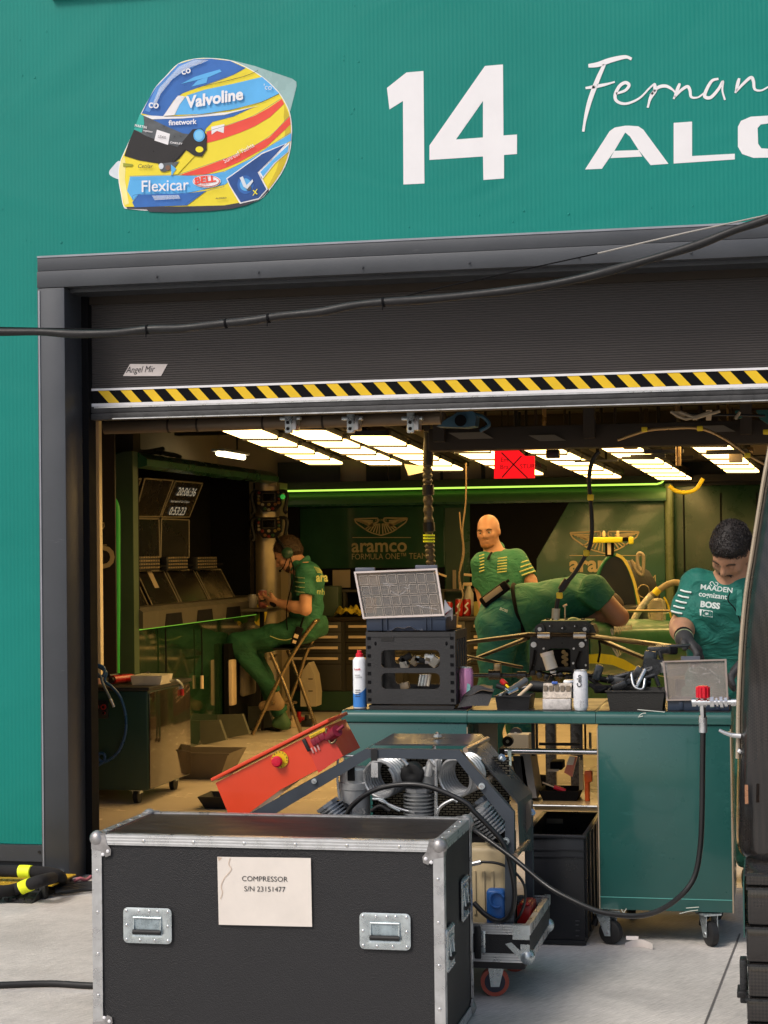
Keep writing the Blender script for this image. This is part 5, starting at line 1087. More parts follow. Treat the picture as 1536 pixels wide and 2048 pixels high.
finned(838, 1650, 6.14, .052, 9, .0125, (0, 0, 1)); finned(995, 1668, 6.1, .048, 8, .012, (-.55, -.1, .75)); finned(690, 1660, 6.1, .05, 8, .012, (-.5, 0, .7)); finned(985, 1640, 6.24, .045, 6, .012, (-.6, 0, .8))
a = MB()
for x, y in ((862, 1530), (872, 1540), (856, 1552)): q = P(x, y, 6.12); a.cyl(q, q + V((.01, 0, .045)), .014, alu, n=12); a.cyl(q + V((.01, 0, .045)), q + V((.012, 0, .065)), .006, steel, n=8)
a.b2(P(845, 1570, 6.13), P(880, 1530, 6.2), finm, .004); a.make('valve_block', cm)
a = MB(); Yg = 6.33; q0, q1 = P(742, 1512, Yg), P(1018, 1700, Yg)
gm = mat('brass_mesh', (.13, .115, .085), .5, metal=.4); a.b2((q0.x, Yg + .02, q1.z), (q1.x, Yg + .03, q0.z), pitch)
zz = q0.z; k = 0
while zz > q1.z:
    xx = q0.x + (k % 2) * .011
    while xx < q1.x: a.add([(xx, Yg, zz), (xx + .018, Yg, zz), (xx + .018, Yg, zz - .0045), (xx, Yg, zz - .0045)], [[3, 2, 1, 0]], gm); xx += .022
    zz -= .0085; k += 1
a.make('radiator_grille', cm, smooth=0)
for l, r, m_ in (([(679, 1600), (675, 1560), (676, 1520), (684, 1513), (700, 1512), (716, 1513)], .004, alu), ([(757, 1600), (800, 1618), (830, 1625)], .005, alu), ([(872, 1520), (872, 1640)], .006, alu), ([(872, 1640), (880, 1615), (905, 1600), (915, 1604)], .006, alu), ([(802, 1517), (815, 1530)], .007, alu), ([(860, 1519), (872, 1532)], .007, alu),
                 ([(745, 1598), (765, 1600), (780, 1612), (800, 1622)], .005, zinc), ([(700, 1625), (690, 1610), (672, 1606), (655, 1618)], .008, rub), ([(780, 1622), (760, 1612), (742, 1622)], .007, rub)):
    a = MB(); a.tube([P(x, y, 6.1) for x, y in l], r, m_); a.make('pipe', cm)
a = MB(); q = P(760, 1650, 6.25); a.b2((KX0 + .1, 6.16, tz0 + .02), (KX1 - .1, 6.4, .5), pitch, .01); a.make('engine_block', cm)
# jerrycan, blue cap, red box in the tray
a = MB(); q0, q1 = P(930, 1834, 6.08), P(1012, 1694, 6.08); a.b2((q0.x, 6.08, tz0 + .02), (q1.x, 6.30, q1.z), mat('aged_plastic', (.50, .40, .24), .5, var=.15, vscale=8), .02, 3)
for i in range(3): xx = q0.x + .03 + i * .03; a.b2((xx, 6.075, tz0 + .12), (xx + .008, 6.081, q1.z - .08), mat('aged_plastic', (1, 1, 1)))
solo(a, 'plastic_jerrycan', 'yellowed plastic jerrycan standing in the compressor tray', 'jerrycan', ((q0.x + q1.x) / 2, 6.19, tz0 + .02))
a = MB(); cbl = mat('blue_plastic', (.02, .11, .36), .4); q = P(992, 1806, 6.03); q0, q1 = P(975, 1834, 6.03), P(1012, 1777, 6.03)
a.b2((q0.x, 6.0, q0.z - .03), (q1.x, 6.05, q1.z), cbl, .012, 3)
ringc = P(994, 1800, 5.995); a.tube([ringc + V((.024 * math.cos(t), 0, .024 * math.sin(t))) for t in np.linspace(.4, 5.2, 12)], .0045, cbl, sm=3)
for i in range(5): a.b2((q0.x + .004, 5.993, q0.z - .022 + i * .006), (q1.x - .004, 5.999, q0.z - .019 + i * .006), cbl)
solo(a, 'blue_float_box', 'blue ribbed plastic box in front of the jerrycan in the compressor tray', 'plastic box', (q.x, 6.03, tz0 + .02))
a = MB(); q0, q1 = P(1038, 1840, 6.25), P(1066, 1806, 6.25); a.b2((q0.x, 6.2, tz0 + .021), (q1.x, 6.34, q1.z), rdm, .006); a.b2((q0.x + .01, 6.19, q1.z), (q1.x - .005, 6.3, q1.z + .01), rdm, .004); solo(a, 'red_box', 'small red box in the right corner of the compressor tray', 'box', (q0.x, 6.27, tz0 + .02))
# orange red control box fixed on the sloping frame
rb = thing('control_box', 'orange red electrical control box with emergency stop leaning on the compressor frame', 'control box', P(560, 1600, 6.12))
orr = mat('signal_red_enamel', (.72, .060, .018), .38, var=.06, vscale=5, coat=.25); orr2 = mat('signal_red_side', (.60, .055, .035), .38, var=.06)
Yr = 6.06
f4 = [P(x, y, Yr) for x, y in ((431, 1566), (608, 1474), (634, 1548), (452, 1650))]
dpt = V((.0, .30, 0))
a = MB(); a.prism([P(x, y, Yr) for x, y in ((431, 1566), (655, 1452), (686, 1512), (560, 1580), (466, 1650))], (0, .26, 0), orr); a.make('housing', rb, smooth=0)
a = MB(); u_ = (P(655, 1452, Yr) - P(431, 1566, Yr)).normalized(); n_ = V((-u_.z, 0, u_.x)); o_ = P(427, 1562, Yr)
a.box((P(427, 1560, Yr) + P(655, 1440, Yr)) / 2 + V((0, .13, 0)), ((P(655, 1440, Yr) - P(427, 1560, Yr)).length + .01, .285, .012), orr, rot=(0, -math.atan2(u_.z, u_.x), 0), bev=.003)
a.make('lid', rb)
a = MB(); q = [P(x, y, Yr - .003) for x, y in ((608, 1477), (654, 1452), (686, 1512), (637, 1546))]; a.prism(q, (0, .0025, 0), orr2); sp = a.make('switch_panel', rb, smooth=0)
tY = Yr - .006
def tilt(mb, px, py, w_, h_, m, d=.012, dy=0):
    c = P(px, py, tY); mb.box(c + V((0, dy, 0)), (w_, d, h_), m, rot=(0, -math.atan2(u_.z, u_.x), 0), bev=.002)
a = MB(); tilt(a, 635, 1466, .062, .012, yel, .003); a.text('EMERGENCY', P(622, 1476, tY - .002), u_, n_, .009, ink, sx=.85); a.make('yellow_label', sp, smooth=0)
a = MB(); tilt(a, 613, 1490, .012, .045, black, .014); a.make('black_handle', sp)
mar = mat('maroon_switch', (.22, .012, .03), .35)
for x, y, s_ in ((628, 1484, .016), (636, 1480, .016), (645, 1474, .02)): a = MB(); tilt(a, x, y, s_, .022, mar, .016); a.make('switch', sp)
for x, y in ((625, 1501), (631, 1498), (637, 1495)): a = MB(); tilt(a, x, y, .006, .020, mat('pale_pink', (.6, .3, .28), .4), .006); a.make('fuse', sp)
a = MB(); c = P(662, 1468, tY); a.cyl(c + V((-.01, .01, -.01)), c + u_ * .03 + V((0, -.02, 0)), .02, mar, n=16); a.cyl(c + u_ * .03 + V((0, -.02, 0)), c + u_ * .055 + V((0, -.02, .006)), .006, mar, n=10)
a.tube([P(x, y, tY - .006) for x, y in ((655, 1457), (652, 1462), (660, 1485), (668, 1484), (672, 1478))], .004, brz, sm=3); a.make('rotary_switch', sp)
a = MB(); c = P(560, 1519, Yr - .001); a.cyl(c, c + V((0, -.003, 0)), .029, yel, n=36); a.make('stop_ring', rb)
a = MB(); 
for k, chh in enumerate('EMERGENCY STOP'):
    t = R(160 - k * 24); rr = .023; q = c + V((rr * math.cos(t), -.004, rr * math.sin(t))); tu = V((math.sin(t), 0, -math.cos(t))); a.text(chh, q - tu * .003, tu, V((math.cos(t), 0, math.sin(t))), .007, ink, bold=.02)
a.make('stop_lettering', rb, smooth=0)
a = MB(); c = P(557, 1522, Yr); a.lathe(c, (0, -1, 0), [(0, .012), (.012, .013), (.014, .0185), (.022, .019), (.027, .014), (.028, .004)], mat('stop_button_red', (.62, .01, .04), .3), 28); a.make('stop_button', rb)
# hoses of the compressor
hoseM = mat('black_hose', (.013, .013, .014), .38, var=.15, coat=.15)
a = MB(); a.tube([P(x, y, Y) for x, y, Y in ((690, 1640, 6.05), (704, 1612, 6.0), (745, 1582, 5.96), (801, 1569, 5.94), (860, 1574, 5.93), (929, 1604, 5.92), (949, 1624, 5.92), (977, 1652, 5.93), (1006, 1686, 5.94), (1021, 1730, 5.94), (1029, 1782, 5.94), (1023, 1825, 5.95), (1000, 1842, 5.98), (972, 1830, 6.0), (948, 1806, 6.02))], .0085, hoseM, n=12, sm=8)
solo(a, 'compressor_hose', 'black hose arching over the compressor and curling down into its tray', 'hose', P(1021, 1835, 5.95))
a = MB(); a.tube([P(x, y, 6.04) for x, y in ((950, 1728), (965, 1724), (1000, 1728), (1030, 1745), (1048, 1770), (1050, 1800), (1040, 1830), (1028, 1846))], .0045, hoseM, sm=8); a.cyl(P(944, 1728, 6.04), P(962, 1724, 6.04), .008, alu); a.tube([P(x, y, 6.02) for x, y in ((1011, 1790), (1008, 1815), (1000, 1830), (985, 1838))], .004, hoseM)
solo(a, 'thin_hose', 'thin black hose from the jerrycan looping behind the frame leg', 'hose', P(1040, 1840, 6.04))
vy = 5.6
a = MB(); a.tube([P(x, y, Y) for x, y, Y in ((945, 1655, 6.02), (955, 1664, 5.96), (1027, 1717, 5.9), (1094, 1772, 5.85), (1150, 1803, 5.8), (1198, 1823, 5.75), (1248, 1831, 5.7), (1290, 1830, 5.66), (1330, 1815, 5.63), (1369, 1784, 5.6), (1391, 1748, 5.6), (1401, 1690, 5.6), (1404, 1624, 5.6), (1405, 1540, 5.6), (1406, 1455, 5.6))], .0082, hoseM, n=12, sm=10)
solo(a, 'pressure_hose', 'black printed hose hanging from the red tap valve and sweeping to the compressor', 'hose', P(1290, 1838, 5.66))
vt = thing('tap_valve', 'chrome tee valve with a ribbed red knob on top of the black hose', 'valve', P(1406, 1460, vy))
a = MB(); a.cyl(P(1406, 1465, vy), P(1406, 1435, vy), .0125, alu, n=14); a.cyl(P(1406, 1435, vy), P(1405, 1412, vy), .010, steel, n=6); a.cyl(P(1405, 1445, vy), P(1405, 1432, vy), .0135, steel, n=6); a.cyl(P(1405, 1416, vy), P(1405, 1396, vy), .0085, steel); a.make('stem', vt)
a = MB(); a.cyl(P(1385, 1405, vy), P(1486, 1404, vy), .0075, steel, n=16)
for x0, x1, r in ((1384, 1392, .0125), (1396, 1414, .012), (1420, 1428, .017), (1432, 1436, .014), (1440, 1446, .018), (1449, 1455, .015), (1462, 1478, .011)): a.cyl(P(x0, 1405, vy), P(x1, 1404.5, vy), r, steel, n=6 if r > .013 else 16)
a.make('cross_tube', vt)
a = MB(); c = P(1406, 1397, vy); kred = mat('knob_scarlet', (.62, .012, .03), .3); a.lathe(c, (0, 0, 1), [(0, .012), (.004, .017), (.034, .018), (.038, .014)], kred, 24)
for i in range(10): t = 2 * math.pi * i / 10; a.cyl(c + V((math.cos(t) * .0175, math.sin(t) * .0175, .003)), c + V((math.cos(t) * .0175, math.sin(t) * .0175, .035)), .0035, kred, n=8)
a.make('knob', vt)
# ============================================================ workbench on castors
YB = 6.92; ZB = .857; YB1 = 7.52
wbn = thing('workbench', 'long teal workbench on castors with open middle bay under the car parts', 'workbench', (-.9, 7.2, 0))
xA, xB, xC, xD = P(683, 1422, YB).x, P(934, 1422, YB).x, P(1191, 1425, YB).x, P(1462, 1428, YB).x
def slab(mb, x0, x1, m):   # worktop with rolled front edge
    pr = [(YB1, ZB), (YB + .02, ZB)] + [(YB + .02 - .022 * math.sin(t), ZB - .022 + .022 * math.cos(t)) for t in np.linspace(.3, math.pi / 2, 6)] + [(YB - .002, ZB - .042), (YB + .003, ZB - .046), (YB1, ZB - .046)]
    mb.prism([(x0, y, z) for y, z in pr], (x1 - x0, 0, 0), m)
for i, (x0, x1) in enumerate(((xA, xB - .001), (xB + .001, xC - .001), (xC + .001, xD))):
    a = MB(); slab(a, x0, x1, bench_teal); tp = a.make('worktop', wbn, smooth=50)
    a = MB(); a.b2((x0 + .004, YB + .026, ZB), (x1 - .004, YB1 - .01, ZB + .003), mat('rubber_mat', (.018, .018, .020), .35, var=.4, vscale=6)); a.make('top_mat', tp, smooth=0)
zb0 = P(1300, 1822, YB).z
for x0, x1 in ((xA + .006, xB - .002), (xC + .006, xD - .004)):
    a = MB(); a.b2((x0, YB + .006, zb0), (x1, YB1 - .03, ZB - .0475), bench_teal, .003)
    a.b2((x0 + .002, YB + .0045, zb0 + .045), (x1 - .002, YB + .0055, zb0 + .048), mat('seam_pale', (.10, .35, .31), .5)); cbt = a.make('cabinet', wbn)
    a = MB(); a.b2((x0 - .003, YB + .004, zb0 - .001), (x0 + .0015, YB + .012, ZB - .06), mat('edge_tan', (.45, .36, .26), .35, metal=.5)); a.b2((x1 - .0015, YB + .004, zb0 - .001), (x1 + .003, YB + .012, ZB - .06), mat('edge_tan', (1, 1, 1))); a.make('edge_trim', cbt, smooth=0)
a = MB()
for k, l in enumerate(([(1278, 1432), (1284, 1427), (1292, 1426)], [(1276, 1434), (1286, 1432)], [(1359, 1827), (1380, 1822), (1396, 1820)], [(1372, 1816), (1398, 1814)], [(1243, 1818), (1247, 1825), (1253, 1817)], [(1275, 1419), (1330, 1424)])): a.ribbon([P(x, y, YB - .004) for x, y in l], .003, mat('paint_chip', (.55, .58, .52), .6), (0, -1, 0), sm=3)
a.make('paint_chips', wbn, smooth=0)
def castor(parent, x, y, ang, r=.046, top=None):
    top = top if top else zb0; c = V((x, y, r)); ax = V((math.cos(ang), math.sin(ang), 0)); sd = V((-math.sin(ang), math.cos(ang), 0))
    b = MB(); b.lathe(c, ax, [(-.016, r * .8), (-.012, r * .97), (0, r), (.012, r * .97), (.016, r * .8)], rub, 28); w_ = b.make('castor_wheel', parent)
    b = MB(); o2 = sd * .03
    for k in (-1, 1):
        q = c + ax * .021 * k; b.prism([q + V((0, 0, -.014)) + sd * .012, q - sd * .012 + V((0, 0, -.012)), q + o2 * .3 + V((0, 0, top - r - .012)) - sd * .02, q + o2 + V((0, 0, top - r - .012)) + sd * .02], ax * .003 * k, zinc)
    b.box(c + o2 * .6 + V((0, 0, top - r - .008)), (.07, .075, .006), zinc, rot=(0, 0, ang)); b.cyl(c - ax * .027, c + ax * .027, .006, steel, n=10)
    b.cyl(c + ax * .018, c + ax * .0185, .02, zinc, n=16); b.make('fork', w_)
    b = MB(); b.tube([c + o2 + V((0, 0, top - r - .02)), c + o2 * 2.0 + V((0, 0, top - r - .035)), c + o2 * 2.4 + V((0, 0, top - r - .06))], .012, black); b.make('brake_lever', w_)
g1, g2 = G(1222, 1888), G(1422, 1892)
castor(wbn, g1.x, g1.y, 1.1); castor(wbn, g2.x, g2.y, .5)
castor(wbn, xC + .08, YB1 - .1, .2); castor(wbn, xD - .08, YB1 - .1, -.3); castor(wbn, xA + .08, YB + .1, .4); castor(wbn, xB - .08, YB1 - .12, .1); castor(wbn, xA + .08, YB1 - .12, .1); castor(wbn, xB - .07, YB + .1, .8)
# open bay: beige divider, silver rails, black uprights
a = MB(); q0 = P(937, 1445, YB + .3); q1 = P(995, 1445, YB + .3); a.b2((q0.x, YB + .28, zb0), (q1.x, YB + .3, ZB - .05), mat('bay_divider', (.42, .33, .22), .5, var=.06)); a.make('divider', wbn, smooth=0)
for (x0, y0, x1, Y, r, m_) in ((1010, 1502, 1194, 7.05, .011, steel), (1066, 1611, 1194, 7.05, .0045, alu), (1078, 1488, 1165, 7.3, .006, black)):
    a = MB(); a.cyl(P(x0, y0, Y), V((P(x1, y0, Y).x, Y, P(x0, y0, Y).z)), r, m_); a.make('rail', wbn)
for (x, y0, y1, w_, Y, m_) in ((1066, 1443, 1512, 7, 7.1, black), (1073, 1443, 1500, 5, 7.3, black), (1162, 1443, 1520, 6, 7.08, black), (1162, 1515, 1580, 9, 7.12, brz), (1170, 1443, 1500, 4, 7.3, pitch), (1180, 1465, 1500, 5, 7.35, beige)):
    a = MB(); q0, q1 = P(x - w_ / 2, y0, Y), P(x + w_ / 2, y1, Y); a.b2((q0.x, Y, q1.z), (q1.x, Y + .02, q0.z), m_); a.make('upright', wbn, smooth=0)
a = MB(); q = P(1019, 1516, 7.03); a.b2(q + V((-.007, 0, -.03)), q + V((.007, .01, .03)), mat('pale_clip', (.5, .6, .55), .4)); a.make('clip', wbn)
# shelf inside the bay with its clutter
zsf = P(1100, 1600, 7.2).z
a = MB(); a.b2((xB + .02, 7.06, zsf - .02), (xC - .01, 7.45, zsf), mat('bay_shelf', (.40, .27, .13), .3, var=.1)); a.make('shelf', wbn, smooth=0)
for i, (x0, y0, x1, y1) in enumerate(((1012, 1524, 1040, 1598), (1036, 1512, 1052, 1602), (1050, 1508, 1066, 1596))):
    b = MB(); p, q = P(x0, y0, 7.15), P(x1, y1, 7.15); b.prism([V((p.x - .02, 7.15, p.z)), V((p.x + .02, 7.15, p.z)), V((q.x + .015, 7.15, max(zsf, q.z))), V((q.x - .03, 7.15, max(zsf, q.z)))], (0, .18, 0), (beige, black, mat('grey_sheet', (.2, .19, .18), .4))[i])
    solo(b, 'leaning_board', ['beige board leaning in the open bay of the workbench', 'black slotted board leaning in the open bay', 'grey sheet leaning against the bay boards'][i], 'board', (q.x, 7.15, zsf), 'boards leaning in the workbench bay')
a = MB(); q = P(1120, 1580, 7.2); open_tub(a, (q.x, 7.25, zsf), .13, .14, .16, .17, .04, pitch); a.cyl(P(1085, 1565, 7.2), P(1108, 1574, 7.2), .003, ivory); a.cyl(P(1108, 1574, 7.2), P(1131, 1582, 7.2), .009, kred)
solo(a, 'tool_tray', 'black tray with a red handled screwdriver in the workbench bay', 'tray', (q.x, 7.25, zsf))
a = MB(); q = P(1177, 1552, 7.2); a.b2(q + V((-.015, -.02, -.022)), q + V((.015, .02, .022)), mat('orange_cube', (.85, .13, .02), .4), .005); a.cyl(q + V((-.005, 0, -.02)), V((q.x - .005, q.y, zsf)), .01, mat('orange_cube', (1, 1, 1))); solo(a, 'orange_lamp', 'small orange cube shaped lamp at the right of the workbench bay', 'lamp', q)
a = MB(); a.prism([P(x, y, 7.2) for x, y in ((1128, 1545), (1140, 1512), (1154, 1514), (1144, 1554))], (0, .03, 0), mat('salmon_bottle', (.65, .2, .12), .4)); a.prism([P(x, y, 7.195) for x, y in ((1132, 1530), (1139, 1512), (1150, 1514), (1146, 1530))], (0, .005, 0), cream); solo(a, 'gas_bottle', 'salmon and cream bottle tilted in the workbench bay', 'bottle', P(1138, 1550, 7.2))
a = MB(); a.b2(P(1100, 1540, 7.3), P(1130, 1518, 7.4), pitch, .005); a.b2(P(1095, 1543, 7.28), P(1118, 1538, 7.3), cream); solo(a, 'black_box', 'small black box above the tool tray in the bay', 'box', P(1115, 1540, 7.3))
a = MB(); q = P(1015, 1483, 7.6); a.cyl(q, q + V((0, .03, 0)), .022, rub, n=24); a.cyl(q + V((0, -.002, 0)), q + V((0, .0, 0)), .007, alu, n=12); solo(a, 'spare_wheel', 'small black wheel seen through the workbench bay, lower of two', 'wheel', q); a = MB(); q = P(1031, 1468, 7.8); a.cyl(q, q + V((0, .03, 0)), .026, rub, n=24); a.cyl(q + V((0, -.002, 0)), q, .008, alu, n=12); q = P(1036, 1485, 7.7); a.b2(q + V((-.05, .03, -.05)), q + V((.04, .12, .03)), beige)
a.b2(P(998, 1510, 7.75), P(1052, 1490, 7.9), pitch)
solo(a, 'wheel_holder', 'small black wheel in its dark holder, upper of two in the bay', 'wheel', P(1020, 1500, 7.7))

# black storage bin under the bay
a = MB(); Yk = 6.86; q0, q1 = P(1060, 1668, Yk), P(1165, 1884, Yk); zt_ = P(1165, 1670, Yk).z; bx0 = q0.x - .02; bx1 = P(1168, 1700, Yk).x; by1 = G(1190, 1624, zt_).y
binm = mat('black_bin', (.010, .011, .014), .33, var=.2)
th = .008
a.b2((bx0, Yk, .004), (bx1, Yk + th, zt_ - .01), binm, .003); a.b2((bx0, by1 - th, .004), (bx1, by1, zt_ - .01), binm); a.b2((bx0, Yk + th, .004), (bx0 + th, by1 - th, zt_ - .01), binm); a.b2((bx1 - th, Yk + th, .004), (bx1, by1 - th, zt_ - .01), binm); a.b2((bx0 + th, Yk + th, .01), (bx1 - th, by1 - th, .02), binm)
for (lo, hi) in (((bx0 - .01, Yk - .008, zt_ - .014), (bx1 + .008, Yk + .008, zt_)), ((bx0 - .01, by1 - .008, zt_ - .014), (bx1 + .008, by1 + .006, zt_)), ((bx1 - .008, Yk + .0085, zt_ - .0135), (bx1 + .008, by1 - .0085, zt_ - .0005)), ((bx0 - .01, Yk + .0085, zt_ - .0135), (bx0 + .008, by1 - .0085, zt_ - .0005))): a.b2(lo, hi, binm, .004)
for z in (zt_ - .06, zt_ - .085): a.b2((bx0, Yk - .004, z), (bx1, Yk - .0005, z + .005), binm)
a.b2((bx0, Yk - .004, .004), (bx1 + .004, Yk - .0005, .02), binm)
for i, z in enumerate((.09, .075, .055, .035)): q = P(1151, 1830, Yk); a.b2((q.x, Yk - .0035, z), (q.x + (.010 if i % 2 else .014), Yk - .0005, z + .004), mat('embossed_black', (.05, .05, .055), .4))
for k in range(5): a.b2((bx1, Yk + .04 + k * (by1 - Yk - .08) / 4.2, .02), (bx1 + .006, Yk + .052 + k * (by1 - Yk - .08) / 4.2, zt_ - .02), binm)
q = P(1108, 1643, by1 - .02); a.b2((q.x - .035, by1 - .0095, q.z - .010), (q.x + .035, by1 - .0085, q.z + .010), mat('bin_handle_light', (.3, .29, .27), .5), .009)
solo(a, 'storage_crate', 'tall empty black plastic crate standing under the workbench bay', 'crate', ((bx0 + bx1) / 2, Yk + .15, 0))

# ============================================================ things on the workbench
ZT2 = ZB + .003
def onB(px, py): return G(px, py, ZT2)
# folding crate
fc = thing('folding_crate', 'black folding crate with two long slots standing on the teal workbench', 'crate', onB(820, 1412))
Yc = 6.975; X0, X1 = P(733, 1400, Yc).x, P(912, 1400, Yc).x; zc0 = ZT2; zc1 = P(820, 1264, Yc).z; s0 = P(762, 1300, Yc); s1 = P(879, 1300, Yc)
cr = mat('crate_black', (.030, .030, .031), .5, var=.15, bump=.2, bscale=150)
rows = [P(800, y, Yc).z for y in (1264, 1300, 1336, 1346, 1378, 1408)]
def slotplate(mb, x0, x1, sx0, sx1, Y, th_, m):
    def rect(xa_, xb_, za, zb__): mb.b2((xa_, Y, za), (xb_, Y + th_, zb__), m)
    rect(x0, x1, rows[1], rows[0]); rect(x0, x1, rows[3], rows[2]); rect(x0, x1, rows[5], rows[4]); 
    for za, zb__ in ((rows[2], rows[1]), (rows[4], rows[3])):
        rect(x0, sx0, za, zb__); rect(sx1, x1, za, zb__); r = .018
        for cx, sgn in ((sx0, 1), (sx1, -1)):
            for cz, sz in ((za, 1), (zb__, -1)): mb.prism([(cx, Y, cz)] + [(cx + sgn * (r - r * math.sin(t)), Y, cz + sz * (r - r * math.cos(t))) for t in np.linspace(0, math.pi / 2, 6)], (0, th_, 0), m)
a = MB(); slotplate(a, X0, X1, s0.x, s1.x, Yc, .006, cr); Y2_ = Yc + .26
for x in (X0 + .006, X1 - .02): 
    for z in np.linspace(rows[5] + .01, rows[0] - .03, 8): a.b2((x, Yc - .002, z), (x + .013, Yc - .0002, z + .012), pitch)
for x in (P(751, 1287, Yc).x, P(893, 1287, Yc).x): a.sph((x, Yc - .0005, P(750, 1287, Yc).z), .005, pitch, (1, .3, 1.6), 12)
a.b2((X0 + .02, Yc - .003, zc1 - .018), (X1 - .02, Yc - .0002, zc1 - .004), cr); q = P(762, 1276, Yc); a.b2((q.x, Yc - .002, q.z - .012), (q.x + .05, Yc - .0003, q.z + .008), mat('tape_dark', (.018, .018, .018), .35))
a.make('front_panel', fc)
a = MB(); slotplate(a, X0, X1, s0.x, s1.x, Y2_, .006, cr); a.make('back_panel', fc)
for x in (X0, X1 - .006):
    a = MB(); a.b2((x, Yc + .0065, zc1 - .03), (x + .006, Y2_ - .0005, zc1 + .004), cr); a.b2((x, Yc + .0065, rows[5]), (x + .006, Y2_ - .0005, rows[5] + .05), cr)
    for k in range(5): yy = Yc + .0065 + k * (.247 - .02) / 4; a.b2((x, yy, rows[5] + .05), (x + .006, yy + .018, zc1 - .03), cr)
    a.b2((x - .002, Yc + .01, (rows[2] + rows[3]) / 2 - .01), (x + .008, Y2_, (rows[2] + rows[3]) / 2 + .01), cr); a.make('side_panel', fc)
a = MB(); a.b2((X0 + .007, Yc + .007, zc0 + .004), (X1 - .007, Y2_ - .001, zc0 + .012), cr)
for x in (X0 + .01, X1 - .05): a.b2((x, Yc + .002, zc0), (x + .04, Y2_, zc0 + .0035), cr)
a.b2((X0 + .02, Yc + .001, zc0 + .0005), (X1 - .02, Yc + .01, zc0 + .0035), cr); a.make('base', fc)
a = MB(); random.seed(21)
for i in range(10):
    y_ = random.choice([1318, 1360]); x_ = random.uniform(800, 872) if y_ == 1318 else random.uniform(785, 870); q = P(x_, y_ + random.uniform(-3, 12), Yc + .12)
    a.box(q, (random.uniform(.02, .05), .03, random.uniform(.02, .04)), random.choice([alu, black, clr, beige, zinc]), rot=(0, random.uniform(-1, 1), 0), bev=.004)
for k in range(4): q = P(838 + k * 6, 1372, Yc + .1); a.cyl(q, q + V((.008, 0, .045)), .006, (steel, zinc, alu, clr)[k])
a.b2((X0 + .03, Yc + .05, zc0 + .014), (X1 - .03, Yc + .2, zc0 + .05), mat('cardboard', (.45, .28, .12), .7), .004)
tag(a.make('crate_contents', None, (X0 + .12, Yc + .1, zc0 + .014)), 'loose small parts and cardboard inside the folding crate', 'parts', kind='stuff')
# organiser with transparent lid on the crate
og = thing('parts_organiser', 'open parts organiser with gridded transparent lid on top of the black crate', 'organiser', P(815, 1262, Yc + .05))
nvy = mat('navy_plastic', (.022, .034, .060), .4, var=.1); Yo = 6.99
q0, q1 = P(733, 1259, Yo), P(891, 1235, Yo); z0_ = zc1 + .004
a = MB(); a.b2((q0.x, Yo, z0_), (q1.x, Yo + .006, q1.z), nvy, .002); a.b2((q0.x, Yo + .006, z0_), (q1.x, Yo + .24, z0_ + .01), nvy); a.b2((q0.x, Yo + .006, z0_ + .01), (q0.x + .005, Yo + .24, q1.z), nvy); a.b2((q1.x - .005, Yo + .006, z0_ + .01), (q1.x, Yo + .24, q1.z), nvy); a.b2((q0.x, Yo + .24, z0_), (q1.x, Yo + .246, q1.z), nvy)
a.b2((q0.x - .004, Yo - .003, q1.z - .006), (q1.x + .004, Yo - .0002, q1.z + .001), nvy)
for x in (769, 857): q = P(x, 1246, Yo); a.b2((q.x - .012, Yo - .007, z0_ + .002), (q.x - .009, Yo - .001, q1.z), nvy); a.b2((q.x + .009, Yo - .007, z0_ + .002), (q.x + .012, Yo - .001, q1.z), nvy)
a.make('base', og)
lid = [P(709, 1145, Yo + .055), P(875, 1138, Yo + .055), P(890, 1233, Yo + .0), P(727, 1239, Yo + .0)]
glz = mat('hazy_plastic', (.22, .20, .18), .3, alpha=.36, var=.1, vscale=20, spec=.5)
rimm = mat('hazy_rim', (.60, .52, .48), .35, alpha=.85)
u_l = lid[1] - lid[0]; v_l = lid[3] - lid[0]; nl = u_l.cross(v_l).normalized(); nl = nl if nl.y < 0 else -nl
LP = lambda u, v: lid[0] + u_l * u + (v_l + ((lid[2] - lid[1]) - v_l) * u) * v
a = MB(); a.prism([LP(.02, .03), LP(.98, .03), LP(.98, .97), LP(.02, .97)], nl * .0015, glz); ld = a.make('lid', og, smooth=0)
a = MB()
for (u0, v0, u1, v1) in ((0, 0, 1, .035), (0, .965, 1, 1), (0, .035, .022, .965), (.978, .035, 1, .965)): a.prism([LP(u0, v0), LP(u1, v0), LP(u1, v1), LP(u0, v1)], nl * .012, rimm)
a.make('rim', ld, smooth=0)
a = MB(); cell = mat('cell_line', (.45, .39, .33), .35, alpha=.7)
for j in range(4):
    for i in range(8):
        u0, u1 = .05 + i * .115, .05 + i * .115 + .093; v0, v1 = .09 + j * .225, .09 + j * .225 + .185
        cs_ = [LP(u0, v0), LP(u1, v0), LP(u1, v1), LP(u0, v1)]
        for k in range(4): a.cyl(cs_[k] + nl * .003, cs_[(k + 1) % 4] + nl * .003, .0011, cell, n=5)
a.make('cell_grid', ld, smooth=0)
a = MB(); random.seed(2); nfilm = 9; film = mat('plastic_film', (.75, .72, .72), .3, alpha=.16)
for k in range(4):
    u0, v0 = random.uniform(.1, .8), random.uniform(.15, .85); a.ribbon([LP(u0, v0) + nl * .004, LP(u0 + random.uniform(-.1, .15), v0 + random.uniform(-.08, .1)) + nl * .004, LP(u0 + random.uniform(-.1, .2), v0 + random.uniform(-.1, .1)) + nl * .004], .004, film, nl, sm=4)
tag(a.make('wrinkled_film', ld, smooth=0), kind='stuff')
for x0, x1, y in ((711, 750, 1141), (831, 875, 1136)): a = MB(); p, q = P(x0, y, Yo + .06), P(x1, y - 3, Yo + .06); a.b2((p.x, Yo + .052, p.z - .006), (q.x, Yo + .066, q.z + .006), mat('grey_catch', (.10, .11, .14), .4), .003); a.make('catch', ld)
